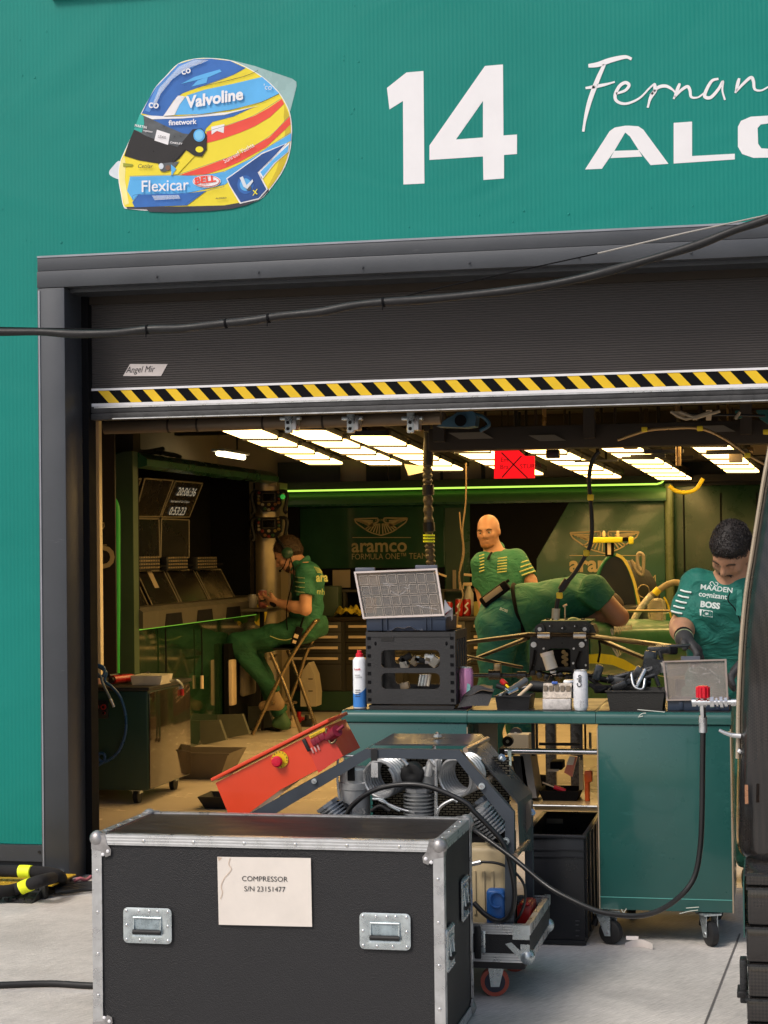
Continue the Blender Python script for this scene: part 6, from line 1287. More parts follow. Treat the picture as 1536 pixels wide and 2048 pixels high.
a = MB(); b = MB(); pw = mat('white_paper', (.75, .74, .76), .7)
a.grid(lambda u, v: P(775 + 70 * u, 1262 - 8 * math.sin(u * 3.14) * (1 - v) - 2 * v + 2 * math.sin(u * 17), Yo - .012 + .06 * v), 14, 3, pw); solo(a, 'white_paper', 'scrap of white paper squeezed under the parts organiser', 'paper', P(805, 1262, Yo))
a = MB(); a.prism([P(x, y, Yo + .12) for x, y in ((889, 1232), (905, 1215), (905, 1238), (892, 1256))], (0, .01, 0), rimm); a.prism([P(x, y, Yo + .11) for x, y in ((888, 1228), (889, 1200), (896, 1212), (903, 1218))], (0, .02, 0), pw); solo(a, 'tissue_pack', 'white tissue and tray edge poking out right of the organiser', 'tissue', P(895, 1240, Yo + .12))
# spray can
q = onB(719, 1413); q.y = 7.0; q.x = P(720, 1400, 7.0).x; rS = .026
sp_ = thing('spray_can', 'white and blue aerosol can with red cap left of the black crate', 'spray can', q); zt3 = P(720, 1320, 7.0).z - q.z
a = MB(); a.lathe(q, (0, 0, 1), [(0, rS * .95), (.004, rS), (.004 + .0, rS), (zt3, rS), (zt3 + .008, rS * .8), (zt3 + .012, rS * .6)], mat('can_white', (.78, .80, .82), .3), 36); a.make('body', sp_)
a = MB(); cbm = mat('can_blue', (.05, .22, .62), .3)
vs = []; n = 36
zz1 = lambda t: .075 + .02 * math.sin(t * 1 + .5)
for i in range(n): t = 2 * math.pi * i / n; vs.append(q + V(((rS + .0006) * math.cos(t), (rS + .0006) * math.sin(t), .005)));
for i in range(n): t = 2 * math.pi * i / n; vs.append(q + V(((rS + .0006) * math.cos(t), (rS + .0006) * math.sin(t), zz1(t))))
a.add(vs, [[i, (i + 1) % n, n + (i + 1) % n, n + i] for i in range(n)], cbm)
a.text('Loctil', q + V((-.016, -rS - .001, .148)), (1, 0, 0), (0, 0, 1), .011, kred, off=.001, bold=.03); a.text('BRAKE', q + V((-.013, -rS - .001, .126)), (1, 0, 0), (0, 0, 1), .007, ink, off=.001); a.text('CLEANER', q + V((-.013, -rS - .001, .118)), (1, 0, 0), (0, 0, 1), .007, ink, off=.001)
for k in range(4): a.b2(q + V((-.013, -rS - .0015, .07 - k * .008)), q + V((.008, -rS - .0008, .072 - k * .008)), ink)
a.make('label', sp_, smooth=50)
a = MB(); a.lathe(q + V((0, 0, zt3 + .012)), (0, 0, 1), [(0, .015), (.012, .0145), (.016, .010), (.026, .009)], kred, 24); a.make('cap', sp_)
# drinks cans
cw = mat('can_satin_white', (.80, .81, .84), .28, metal=.1); pk = mat('can_pink', (.62, .26, .46), .28, metal=.3)
q = onB(1167, 1416)
def wr1(b, c):
    b.text('Celo', c + V((.006, -.0285, .088)), (0, 0, 1), (-1, 0, 0), .024, ink, off=.001, bold=.02); b.text('energy', c + V((.004, -.0285, .012)), (0, 0, 1), (-1, 0, 0), .010, mat('grey_print', (.3, .3, .32), .5), off=.001); b.text('250 ml', c + V((.016, -.0275, .012)), (0, 0, 1), (-1, 0, 0), .009, mat('grey_print', (1, 1, 1)), off=.001)
c0 = V((q.x, 6.965, ZT2)); can(c0, .0275, P(1167, 1340, 6.965).z - ZT2, cw, 'tall slim white drinks can at the front edge of the workbench', write=wr1)
def wr2(b, c):
    b.prism([c + V((x, -.0275, z)) for x, z in ((.004, .06), (.018, .058), (.02, .09), (.008, .095))], (0, .001, 0), mat('can_teal_print', (.2, .45, .45), .3)); b.text('JOMA', c + V((-.012, -.0275, .03)), (0, 0, 1), (-1, 0, 0), .010, ink, off=.001); 
    for k in range(3): b.b2(c + V((-.014 + k * .011, -.0285, .008)), c + V((-.007 + k * .011, -.0275, .02)), ink)
c0 = V((P(933, 1390, 7.05).x, 7.05, ZT2)); can(c0, .027, P(933, 1334, 7.05).z - ZT2, pk, 'pink drinks can right of the black folding crate', write=wr2)
# crumpled black mat
a = MB(); p = onB(950, 1412); 
a.grid(lambda u, v: P(915 + 62 * u + 12 * v, 1416 - 28 * v - 14 * u * v - 8 * math.sin(u * 4.5) * (v + .2) - 6 * u, 6.97 + .06 * v), 18, 10, mat('textured_black', (.02, .02, .022), .5, bump=.8, bscale=220)); a.grid(lambda u, v: P(930 + 55 * u, 1390 - 12 * v - 10 * u + 3 * math.sin(u * 8), 7.0 + .12 * v) , 12, 4, mat('mat_underside', (.10, .07, .045), .5))
solo(a, 'black_mat', 'crumpled black textured mat in front of the pink can', 'mat', p)
# tray with tools
def shallow_tray(px0, px1, pyb, pyt, Y, depth, m, name, label):
    p, q = P(px0, pyb, Y), P(px1, pyt, Y); w_ = q.x - p.x; h_ = q.z - ZT2; a = MB(); open_tub(a, ((p.x + q.x) / 2, Y + depth / 2, ZT2), w_ * .9, depth * .9, w_, depth, h_, m, .006)
    a.b2((p.x - .004, Y - .004, ZT2 + h_ - .004), (q.x + .004, Y + .003, ZT2 + h_ + .001), m); solo(a, name, label, 'tray', ((p.x + q.x) / 2, Y + depth / 2, ZT2)); return (p.x + q.x) / 2, h_
xc, h_ = shallow_tray(990, 1060, 1413, 1392, 6.98, .16, black, 'parts_tray', 'black tray full of hand tools left of the clear box on the workbench')
def tool(l, r, m, name, label, m2=None):
    a = MB(); pts = [P(*t) for t in l]; a.cyl(pts[0], pts[1], r, m, n=14); 
    if len(pts) > 2: a.cyl(pts[1], pts[2], r * .45, m2 or steel, n=10)
    solo(a, name, label, 'tool', pts[0], 'tools in the black tray')
tool([(1018, 1384, 7.03), (1052, 1361, 7.1)], .014, mat('grey_torch', (.16, .16, .16), .35, metal=.5), 'torch', 'grey torch slanting out of the tool tray')
tool([(1014, 1388, 7.0), (1034, 1378, 7.04)], .009, steel, 'socket', 'bright steel socket in the tool tray')
tool([(993, 1371, 7.02), (1010, 1377, 7.02), (1022, 1384, 7.02)], .010, black, 'driver', 'black handled driver at the left of the tool tray')
tool([(1004, 1362, 7.08), (1012, 1370, 7.06), (1018, 1376, 7.04)], .011, rdm, 'red_driver', 'red and yellow driver standing in the tool tray', yel)
tool([(1030, 1400, 6.99), (1062, 1370, 7.1)], .007, ivory, 'wooden_stick', 'pale wooden stick across the right side of the tool tray')
tool([(1000, 1390, 6.99), (1020, 1380, 7.1)], .006, zinc, 'spanner', 'grey spanner lying across the tool tray')
# clear box
cbx = thing('clear_box', 'small clear box of fittings with a blue catch on the workbench', 'box', onB(1112, 1412)); Yx = 6.975; p, q = P(1085, 1411, Yx), P(1141, 1368, Yx)
a = MB(); a.b2((p.x, Yx, ZT2), (q.x, Yx + .05, ZT2 + (q.z - ZT2) * .42), mat('milky_plastic', (.55, .52, .50), .35, var=.3, vscale=60), .003); a.make('tray', cbx)
a = MB(); a.prism([(p.x, Yx + .01, ZT2 + (q.z - ZT2) * .45), (q.x, Yx + .01, ZT2 + (q.z - ZT2) * .45), (q.x, Yx + .04, q.z), (p.x, Yx + .04, q.z)], (0, .006, 0), mat('tan_plastic', (.42, .36, .30), .35, var=.5, vscale=90)); 
for i in range(5): x = p.x + (q.x - p.x) * (i + .1) / 5; a.b2((x, Yx + .02, q.z - .028), (x + (q.x - p.x) * .14, Yx + .03, q.z - .008), mat('tan_dark', (.2, .16, .12), .4))
a.make('lid', cbx)
a = MB(); q_ = P(1109, 1366, Yx + .03); a.b2(q_ + V((-.01, -.005, -.004)), q_ + V((.012, .005, .006)), mat('blue_clip', (.05, .12, .45), .4), .002); a.make('catch', cbx)
# black box with parts, right organiser
xc, h_ = shallow_tray(1213, 1329, 1420, 1382, 6.96, .2, mat('speckled_black', (.025, .024, .022), .6, bump=.6, bscale=250), 'black_parts_box', 'long black box at the right of the white can on the workbench')
og2 = thing('organiser_box', 'navy organiser with smoky clear lid raised in front of the gloved man', 'organiser', onB(1396, 1424)); Y3 = 6.975; p, q = P(1335, 1424, Y3), P(1458, 1402, Y3)
a = MB(); a.b2((p.x, Y3, ZT2), (q.x, Y3 + .006, q.z), nvy, .002); a.b2((p.x, Y3 + .006, ZT2), (q.x, Y3 + .2, ZT2 + .008), nvy); a.b2((p.x, Y3 + .006, ZT2 + .008), (p.x + .005, Y3 + .2, q.z), nvy); a.b2((q.x - .005, Y3 + .006, ZT2 + .008), (q.x, Y3 + .2, q.z), nvy); a.b2((p.x, Y3 + .2, ZT2), (q.x, Y3 + .206, q.z), nvy); 
for x in (1362, 1436): t = P(x, 1410, Y3); a.b2((t.x - .008, Y3 - .005, ZT2 + .003), (t.x + .008, Y3 - .0005, q.z - .003), nvy, .002)
a.make('base', og2)
L = [P(1325, 1322, Y3 + .03), P(1453, 1318, Y3 + .03), P(1457, 1400, Y3), P(1333, 1402, Y3)]; nl2 = V((0, -1, .1)).normalized()
smk = mat('smoky_plastic', (.30, .26, .23), .2, alpha=.5, var=.2, vscale=10)
lp = lambda u, v: L[0].lerp(L[1], u).lerp(L[3].lerp(L[2], u), v)
a = MB(); a.prism([lp(.03, .04), lp(.97, .04), lp(.97, .96), lp(.03, .96)], nl2 * .0015, smk); ld2 = a.make('lid', og2, smooth=0)
a = MB(); rm2 = mat('smoky_rim', (.28, .23, .20), .3)
for (u0, v0, u1, v1) in ((0, 0, 1, .04), (0, .96, 1, 1), (0, .04, .03, .96), (.97, .04, 1, .96)): a.prism([lp(u0, v0), lp(u1, v0), lp(u1, v1), lp(u0, v1)], nl2 * .010, rm2)
a.make('rim', ld2, smooth=0)
a = MB(); random.seed(4)
for k in range(9): u0, v0 = random.uniform(.35, .85), random.uniform(.12, .7); a.ribbon([lp(u0, v0) + nl2 * .003, lp(u0 + random.uniform(-.06, .1), v0 + random.uniform(-.08, .1)) + nl2 * .003, lp(min(.95, u0 + random.uniform(.0, .12)), v0 + random.uniform(-.05, .2)) + nl2 * .003], .0035, film, nl2, sm=3)
tag(a.make('wrinkled_film', ld2, smooth=0), kind='stuff')
a = MB(); t0, t1 = P(1362, 1318, Y3 + .035), P(1400, 1314, Y3 + .035); a.b2((t0.x, Y3 + .028, t0.z - .004), (t1.x, Y3 + .04, t1.z + .003), mat('grey_catch', (.10, .11, .14), .4)); a.make('catch', ld2)
# black mechanical parts between bench and car
def blob_part(l, name, label, m): 
    a = MB()
    for k in l: 
        if k[0] == 'c': a.cyl(P(*k[1]), P(*k[2]), k[3], k[4] if len(k) > 4 else m, n=20)
        elif k[0] == 't': a.tube([P(*t) for t in k[1]], k[2], k[3] if len(k) > 3 else m)
        else: q = P(*k[1]); a.box(q, k[2], k[4] if len(k) > 4 else m, rot=(0, k[3], 0), bev=.006)
    a.tube([P(*(k[1][0] if k[0] == 't' else k[1])) for k in l], .009, m, sm=1)
    solo(a, name, label, 'car part', P(*l[0][1]) if l[0][0] != 't' else P(*l[0][1][0]), 'black car parts on the workbench')
gb2 = mat('gun_metal', (.045, .047, .05), .28, metal=.6, var=.3, vscale=30)
blob_part([('b', (1260, 1366, 7.25), (.14, .12, .045), .1), ('c', (1215, 1358, 7.2), (1300, 1366, 7.25), .018), ('c', (1305, 1335, 7.22), (1305, 1335, 7.3), .035), ('b', (1280, 1348, 7.2), (.05, .05, .05), .5), ('c', (1272, 1375, 7.1), (1290, 1340, 7.15), .008, alu), ('t', [(1262, 1345, 7.1), (1268, 1372, 7.08), (1285, 1378, 7.08), (1290, 1358, 7.1)], .005, alu), ('b', (1240, 1372, 7.12), (.06, .04, .03), -.4), ('c', (1310, 1350, 7.15), (1318, 1372, 7.15), .008, gb2)], 'suspension_upright', 'black suspension upright lying behind the long black box', gb2)
blob_part([('b', (1196, 1345, 7.2), (.032, .03, .06), .3, mat('dark_glass', (1, 1, 1))), ('c', (1172, 1352, 7.3), (1222, 1362, 7.3), .012), ('b', (1210, 1378, 7.15), (.08, .06, .03), 0), ('t', [(1180, 1370, 7.2), (1198, 1382, 7.12), (1215, 1375, 7.1)], .006)], 'sensor_block', 'black sensor block right of the white can', pitch)
blob_part([('c', (1060, 1372, 7.2), (1120, 1376, 7.2), .022, rub), ('c', (1042, 1378, 7.2), (1060, 1374, 7.2), .012), ('b', (1139, 1372, 7.25), (.045, .05, .05), 0, alu), ('c', (1120, 1376, 7.2), (1150, 1370, 7.2), .012)], 'drive_shaft', 'black shaft with a rubber sleeve lying behind the clear box', gb2)
blob_part([('b', (1300, 1320, 7.3), (.05, .05, .07), .15, mat('dark_glass', (1, 1, 1))), ('c', (1325, 1325, 7.3), (1325, 1345, 7.3), .02, clr), ('b', (1318, 1300, 7.4), (.09, .05, .03), 0)], 'brake_caliper', 'dark boxy brake part standing behind the long black box', gb2)
blob_part([('b', (1330, 1300, 7.5), (.10, .06, .03), .05, pitch), ('b', (1345, 1292, 7.5), (.14, .06, .012), -.03, gb2)], 'black_cover', 'flat black cover behind the smoky lid', gb2)

# ============================================================ carbon bodywork and boxes at the right edge
YR = 5.45
pn = thing('carbon_cover', 'tall curved carbon fibre cover with pale edge strip at the right edge of the photo', 'cover', (P(1520, 1300, YR).x, YR, .3))
edge = [(1545, 890), (1532, 960), (1519, 1040), (1508, 1110), (1497, 1180), (1489, 1260), (1484, 1340), (1481, 1420), (1480, 1500), (1478, 1560), (1477, 1620), (1478, 1690), (1492, 1715)]
ep = spline([P(x, y, YR) for x, y in edge], 4)
a = MB(); dx = .62
a.grid(lambda u, v: (lambda e: e + V((dx * (1 - math.cos(u * math.pi / 2)) + .01 * u, -.22 * math.sin(u * math.pi / 2), 0)))(ep[min(len(ep) - 1, int(round(v * (len(ep) - 1))))]), 24, len(ep) - 1, carbon)
a.make('shell', pn)
a = MB(); a.tube([e + V((-.006, -.006, 0)) for e in ep[:34]], .0065, mat('pale_edge_strip', (.42, .35, .26), .3, metal=.3), n=8, sm=1); a.make('edge_strip', pn)
a = MB(); a.tube([e + V((.022, -.035, 0)) for e in ep[:30]], .006, mat('tan_edge', (.35, .22, .12), .25, metal=.3), n=8, sm=1); a.make('inner_strip', pn)
a = MB(); a.grid(lambda u, v: (lambda e: e + V((-.006 - .0 * u, .01 + .25 * u, 0)))(ep[min(len(ep) - 1, int(round(v * (len(ep) - 1))))]), 2, len(ep) - 1, mat('gloss_black', (.010, .010, .012), .1, coat=.6)); a.make('side_panel', pn)
a = MB(); q = P(1482, 1465, YR - .01); a.tube([P(x, y, YR - .02) for x, y in ((1482, 1472), (1464, 1470), (1448, 1465), (1438, 1460))], .0065, alu, rf=lambda t: 1.2 - .5 * t); a.cyl(P(1478, 1505, YR - .02), P(1482, 1500, YR - .02), .009, alu); a.make('lever', pn)
a = MB(); a.b2(P(1490, 1608, YR - .1), P(1496, 1570, YR - .1) + V((0, .01, 0)), mat('copper_tab', (.5, .25, .14), .3, metal=.6)); a.make('tab', pn)
bx = thing('stacked_equipment', 'ribbed black carbon equipment case with latch at the bottom right corner', 'equipment case', (P(1530, 1900, YR).x, YR, 0))
xs0 = P(1496, 1800, YR).x; zs_ = [P(1500, y, YR - .05).z for y in (1716, 1742, 1817, 1888, 1954, 2002, 2070)] + [0]
a = MB()
for k in range(len(zs_) - 1):
    if zs_[k + 1] < 0: zs_[k + 1] = 0
    if zs_[k] - zs_[k + 1] < .01: continue
    off = (0, .004, .0, .003, -.002, .002, .0)[k]
    a.b2((xs0 + off, YR - .30, zs_[k + 1] + .003), (xs0 + .7, YR + .3, zs_[k]), carbon, .008); a.b2((xs0 - .003 + off, YR - .303, zs_[k] - .008), (xs0 + .7, YR + .303, zs_[k] - .002), gb2)
a.b2((xs0 + .01, YR - .29, 0), (xs0 + .69, YR + .29, zs_[0] - .01), pitch)
a.make('body', bx)
a = MB(); q = P(1484, 1975, YR - .1)
a.b2((xs0 - .022, YR - .2, P(1484, 1990, YR - .1).z), (xs0 - .002, YR - .14, P(1484, 1905, YR - .1).z), gb2, .004); a.b2((xs0 - .03, YR - .21, P(1484, 1978, YR - .1).z), (xs0 - .004, YR - .12, P(1484, 1965, YR - .1).z), black, .003); a.make('latch', bx)
a = MB(); a.prism([V((xs0 - .004, YR - .28, P(0, y, YR).z if False else z)) for z, y in ((.55, 0), (.40, 0))] + [V((xs0 - .004, YR + .28, .36)), V((xs0 - .004, YR + .28, .58))], (-.004, 0, 0), mat('side_green_panel', (.03, .09, .08), .2)); a.make('side_panel', bx, smooth=0)

# ============================================================ cables, ramp and scraps outside
a = MB(); Yk = 6.4
a.tube([P(x, y, Yk) for x, y in ((-120, 662), (0, 664), (80, 664), (150, 668), (230, 666), (295, 659), (360, 657), (430, 649), (500, 642), (560, 632), (640, 624), (700, 612), (760, 605), (850, 599), (950, 589), (1030, 580), (1100, 569), (1180, 552), (1250, 533), (1330, 510), (1400, 488), (1470, 460), (1536, 438), (1700, 375))], .0155, mat('cable_sheath', (.011, .011, .012), .5, var=.3, vscale=9, bump=.3, bscale=40), n=12, sm=6, rf=lambda t: .82 + .18 * math.sin(t * 60) * .4 + .12)
cbo = solo(a, 'overhead_cable', 'thick black wrapped cable sagging across the raised shutter', 'cable', P(700, 612, Yk))
a = MB(); 
for x, y in ((295, 659), (537, 637), (767, 605), (452, 647)): q = P(x, y, Yk); a.cyl(q + V((-.004, 0, 0)), q + V((.004, 0, .001)), .018, pitch, n=12)
for x, y in ((295, 659), (537, 637), (767, 605)): q = P(x, y, Yk); a.b2(q + V((-.002, -.018, -.03)), q + V((.001, -.015, -.01)), pitch)
cbt_ = a.make('cable_ties', cbo)
a = MB(); a.tube([P(x, y, Yk + .018) for x, y in ((0, 655), (200, 658), (295, 654), (430, 646), (560, 630), (767, 603), (850, 582), (1195, 507))], .0024, pitch, sm=2); a.tube([P(x, y, Yk + .02) for x, y in ((1195, 507), (1370, 466), (1536, 430), (1700, 392))], .003, mat('pale_wire', (.35, .33, .30), .5), sm=2)
solo(a, 'steel_wire', 'thin wire strung just above the thick overhead cable', 'wire', P(1195, 507, Yk))
# cable ramp, hoses with neon tape
rmp = thing('cable_ramp', 'yellow and black rubber cable ramp with bundles lying over it at the left', 'cable ramp', G(60, 1790)); rg = mat('ramp_yellow', (.55, .34, .02), .5, bump=.6, bscale=120)
a = MB(); g0, g1, g2, g3 = G(-40, 1783, 0), G(97, 1794, 0), G(128, 1752, 0), G(-40, 1745, 0)
zr = .05; yr0, yr1, yr2 = 7.33, 7.45, 7.75; xr1 = G(100, 1790).x
rb_ = mat('ramp_rubber', (.022, .022, .024), .5, bump=1.0, bscale=60)
a.prism([(xr1 - 1.4, yr0, .0), (xr1 - 1.4, yr1, zr), (xr1 - 1.4, yr2, zr), (xr1 - 1.4, yr2 + .08, 0)], (1.4, 0, 0), rb_)
for i in range(26): 
    for j in range(3): a.b2((xr1 - .03 - i * .035, yr0 + .02 + j * .035, .006 + j * .0145), (xr1 - .01 - i * .035, yr0 + .04 + j * .035, .016 + j * .0145), rub)
a.b2((xr1 - .002, yr1 - .02, 0), (xr1 + .02, yr1 + .02, .055), rub, .004)
a.make('ramp_body', rmp)
a = MB(); a.b2((xr1 - 1.4, yr1 + .01, zr), (xr1 + .04, yr2 - .02, zr + .006), rg)
for i in range(40): a.sph((xr1 + .03 - i * .028, yr1 + .04, zr + .006), .006, rg, (1, 1, .8), 8); a.sph((xr1 + .02 - i * .028, yr1 + .09, zr + .006), .006, rg, (1, 1, .8), 8)
a.make('yellow_lid', rmp)
for l, lb in (([(-120, 1742, .10), (0, 1742, .10), (50, 1743, .105), (95, 1746, .10), (118, 1752, .085), (122, 1762, .04), (105, 1768, .04), (80, 1760, .075)], 'black sleeved cable bundle with neon yellow tape, farther from the camera'), ([(-100, 1790, .05), (0, 1783, .05), (30, 1779, .05), (55, 1770, .075), (80, 1762, .10), (105, 1756, .09)], 'black sleeved cable bundle with neon yellow tape, nearer the camera')):
    a = MB(); a.tube([G(x, y, z) for x, y, z in l], .026, mat('black_sleeve', (.014, .013, .014), .9, bump=.5, bscale=200), n=14); bd = solo(a, 'cable_bundle', lb, 'cable bundle', G(*l[1]), 'taped cable bundles on the ramp')
    a = MB(); 
    if 'farther' in lb: a.tube([G(40, 1743, .1045), G(50, 1743, .1055), G(63, 1744, .105)], .0285, neon, n=14, sm=2)
    else: a.tube([G(41, 1777, .058), G(50, 1772.5, .068), G(62, 1768, .082)], .0285, neon, n=14, sm=2)
    a.make('tape', bd)
a = MB()
for k in range(5): a.tube([G(110, 1772 + k * 3, .02), G(140, 1770 + k * 3.2, .018), G(180, 1766 + k * 3, .018), G(260, 1768 + k * 3, .018)], .009, rub, n=8)
solo(a, 'threshold_cables', 'bunch of black cables running along the door threshold', 'cables', G(150, 1778, .01))
a = MB(); a.tube([G(148, 1762, .03), G(160, 1757, .04), G(172, 1760, .03), G(182, 1753, .04)], .008, mat('pink_wire', (.4, .12, .14), .6)); a.sph(G(156, 1760, .02), .02, mat('rag_grey', (.25, .2, .2), .9), (1.5, 1, .6)); solo(a, 'torn_tape', 'scrap of reddish tape at the foot of the door jamb', 'tape', G(160, 1762, .0))
a = MB(); a.tube([G(-120, 1975, .012), G(0, 1970, .012), (G(100, 1967, .012)), G(180, 1971, .012), G(300, 1973, .012)], .011, rub, n=12); solo(a, 'ground_cable', 'black cable lying on the concrete left of the flight case', 'cable', G(90, 1968, 0))
a = MB(); q = G(1283, 1900); a.grid(lambda u, v: q + V((-.06 + .10 * u, .01 + .035 * math.sin(u * 3.2) + .0 * v, .001 + .020 * v + .008 * math.sin(u * 3) * v)), 12, 3, mat('crumpled_white', (.72, .66, .62), .7)); a.grid(lambda u, v: q + V((-.06 + .045 * u, .05 + .02 * v, .025 + .012 * math.sin(v * 3))), 6, 4, mat('crumpled_white', (1, 1, 1)))
solo(a, 'paper_scrap', 'curled white paper strip lying on the concrete below the workbench', 'paper', q)
# ============================================================ racing car, raised, nose off
car = thing('racing_car', 'green single seater racing car without nose or wheels, bonnet and cockpit being worked on', 'racing car', (P(1130, 1300, 10.4).x, 11.5, .5))
def loft(secs, m, n=28, e=2.6, capends=True):
    b = MB(); rings = []
    for (cx, hw, yt, yb_, Y) in secs:
        c = P(cx, (yt + yb_) / 2, Y); rx = (P(cx + hw, 1200, Y) - P(cx, 1200, Y)).x; rz = (P(cx, yt, Y).z - P(cx, yb_, Y).z) / 2; r = []
        for i in range(n):
            t = 2 * math.pi * i / n; ct, st_ = math.cos(t), math.sin(t)
            r.append(V((c.x + rx * math.copysign(abs(ct) ** (2 / e), ct), Y, c.z + rz * math.copysign(abs(st_) ** (2 / e), st_))))
        rings.append(r)
    vs = [v for r in rings for v in r]; fs = []
    for k in range(len(rings) - 1):
        for i in range(n): j = (i + 1) % n; fs.append([k * n + i, k * n + j, (k + 1) * n + j, (k + 1) * n + i])
    if capends: fs += [list(range(n))[::-1], [(len(rings) - 1) * n + i for i in range(n)]]
    b.add(vs, fs, m); return b
secs = [(1119, 62, 1246, 1345, 10.45), (1124, 64, 1243, 1347, 10.6), (1150, 78, 1242, 1349, 11.0), (1182, 96, 1240, 1350, 11.5), (1218, 116, 1238, 1350, 12.0), (1252, 138, 1238, 1345, 12.5), (1285, 155, 1240, 1335, 13.0)]
ch_ = loft(secs, carpaint, 32, 3.2).make('chassis', car)
ch_['label'] = 'green nose section with yellow swoosh'
def csurf(px, py):   # Y of the chassis side where it shows at a pixel: between right hand section edges
    t = (px - 1181) / (1425 - 1181); return 10.42 + max(0, min(1, t)) * 2.3
a = MB()
# yellow swoosh hugging the side
sw_o = [(1176, 1309), (1200, 1307), (1225, 1310), (1250, 1320), (1280, 1338)]; sw_i = [(1176, 1327), (1200, 1327), (1225, 1330), (1250, 1340), (1268, 1346)]
for k in range(4): a.add([P(x, y, csurf(x, y) - .02) for x, y in (sw_o[k], sw_o[k + 1], sw_i[k + 1], sw_i[k])], [[0, 1, 2, 3]], lemon)
a.make('swoosh', car)
a = MB(); lc = mat('livery_cream', (.60, .52, .35), .4); e0 = P(1222, 1266, csurf(1222, 0) - .03); e1 = P(1262, 1260, csurf(1262, 0) - .03)
u = (e1 - e0).normalized(); a.text('pepperstone', P(1230, 1264, csurf(1230, 0) - .05), u, (0, 0, 1), .062, lc, off=-.004, sx=1.1, bold=.03)
a.make('sponsor_lettering', car, smooth=0); a = MB()
a.ribbon([P(x, y, 10.75) for x, y in ((1223, 1256), (1226, 1262), (1225, 1270), (1222, 1262), (1223, 1256))], .006, lc, (0, -1, 0), sm=3)
a.make('shield_mark', car, smooth=0); a = MB()
a.ribbon([P(1220, 1289, 10.79), P(1240, 1293, 10.79), P(1252, 1297, 10.79)], .008, lc, (0, -1, 0), sm=2)
for k in range(5): a.ribbon([P(1222 + k * 7, 1290 + k * 1.5, 10.78 + .04 * k), P(1236 + k * 2.6, 1314 - k * 2, 10.78)], .010, lc, (0, -1, 0), sm=2)
a.make('wing_mark', car, smooth=0)
# front bulkhead plate with cutout and suspension mounts
Yf = 10.36
a = MB(); m_ = gb2
def pl(pts, th=.02, Y=Yf, m=black): a.prism([P(x, y, Y) for x, y in pts], (0, th, 0), m)
blkp = mat('bulkhead_black', (.016, .016, .018), .35, var=.2)
pl([(1061, 1268), (1176, 1268), (1177, 1300), (1141, 1300), (1135, 1297), (1100, 1297), (1093, 1302), (1060, 1302)], m=blkp); pl([(1060, 1302), (1093, 1302), (1090, 1342), (1058, 1342)], m=blkp); pl([(1141, 1300), (1177, 1300), (1178, 1340), (1141, 1342)], m=blkp)
pl([(1090, 1334), (1141, 1334), (1141, 1342), (1090, 1342)], m=blkp)
bh = a.make('bulkhead', car, smooth=0)
a = MB(); pl([(1090, 1299), (1141, 1299), (1141, 1342), (1090, 1342)], .01, Yf + .05, pitch); 
for k in range(6): q = P(1127 + (k % 2) * 5, 1304 + k * 5, Yf + .04); a.cyl(q, q + V((0, .01, 0)), .012, mat('bronze_spring', (.3, .2, .08), .4, metal=.5), n=10)
a.make('cavity', bh, smooth=0)
a = MB()
for x, y in ((1068, 1289), (1164, 1289), (1088, 1297), (1148, 1297), (1172, 1280), (1066, 1330), (1172, 1330), (1147, 1326)): q = P(x, y, Yf); r_ = .016 if y == 1289 else .006; a.cyl(q, q + V((0, -.02, 0)), r_, alu, n=14)
a.make('bolts', bh)
a = MB(); pl([(1069, 1262), (1080, 1246), (1100, 1243), (1172, 1243), (1186, 1250), (1192, 1264), (1190, 1270), (1069, 1270)], .18, Yf + .01, mat('nose_box_dark', (.045, .045, .04), .35, var=.3, vscale=20)); a.make('nose_box', car, smooth=0)
a = MB()
for x, y, r_ in ((1080, 1258, .028), (1170, 1258, .028), (1125, 1256, .012), (1100, 1252, .008), (1150, 1252, .008)): a = MB(); q = P(x, y, Yf); a.cyl(q, q + V((0, -.015, 0)), r_, gb2, n=18); a.cyl(q + V((0, -.015, 0)), q + V((0, -.02, 0)), r_ * .4, alu, n=12); a.make('mounting_boss', car)
a = MB()
tp0 = P(1116, 1243, Yf + .1)
a.b2(P(1082, 1246, Yf + .02), P(1182, 1242, Yf + .02) + V((0, .25, .004)), gmid, .004)
for x in (1096, 1108, 1135, 1150, 1166): q = P(x, 1241, Yf + .1); a.cyl(q, q + V((0, 0, .012)), .012, gb2, n=12)
a.cyl(P(1112, 1243, Yf + .1), P(1112, 1236, Yf + .1), .018, alu); a.cyl(P(1130, 1243, Yf + .1), P(1130, 1214, Yf + .1), .004, ivory); a.cyl(P(1126, 1213, Yf + .1), P(1134, 1209, Yf + .1), .006, ivory)
a.sph(P(1146, 1240, Yf + .1), .03, mat('pale_green_cap', (.2, .4, .2), .4), (1.2, 1, .5)); a.make('top_fittings', car)
# wishbones
arm = mat('wishbone_carbon', (.028, .020, .013), .36, coat=.25, var=.3)
def wish(l, r0, r1, nm='wishbone'):
    p, q = [P(*t) for t in l]; ax = (q - p); u = ax.normalized(); w_ = V((0, 0, 1)); w_ = (w_ - u * w_.dot(u)).normalized(); v = u.cross(w_); b = MB(); n = 14; vs = []
    for k in range(2):
        c = (p, q)[k]; r = (r0, r1)[k]
        for i in range(n): t = 2 * math.pi * i / n; vs.append(c + v * math.cos(t) * r * 2.2 + w_ * math.sin(t) * r)
    b.add(vs, [[i, (i + 1) % n, n + (i + 1) % n, n + i] for i in range(n)] + [list(range(n))[::-1], list(range(n, 2 * n))], arm); b.make(nm, car)
wish([(1060, 1269, Yf), (925, 1286, Yf - .3)], .014, .011); wish([(1056, 1276, Yf), (928, 1326, Yf + .1)], .012, .010); wish([(1045, 1335, Yf + .1), (930, 1312, Yf)], .010, .009)
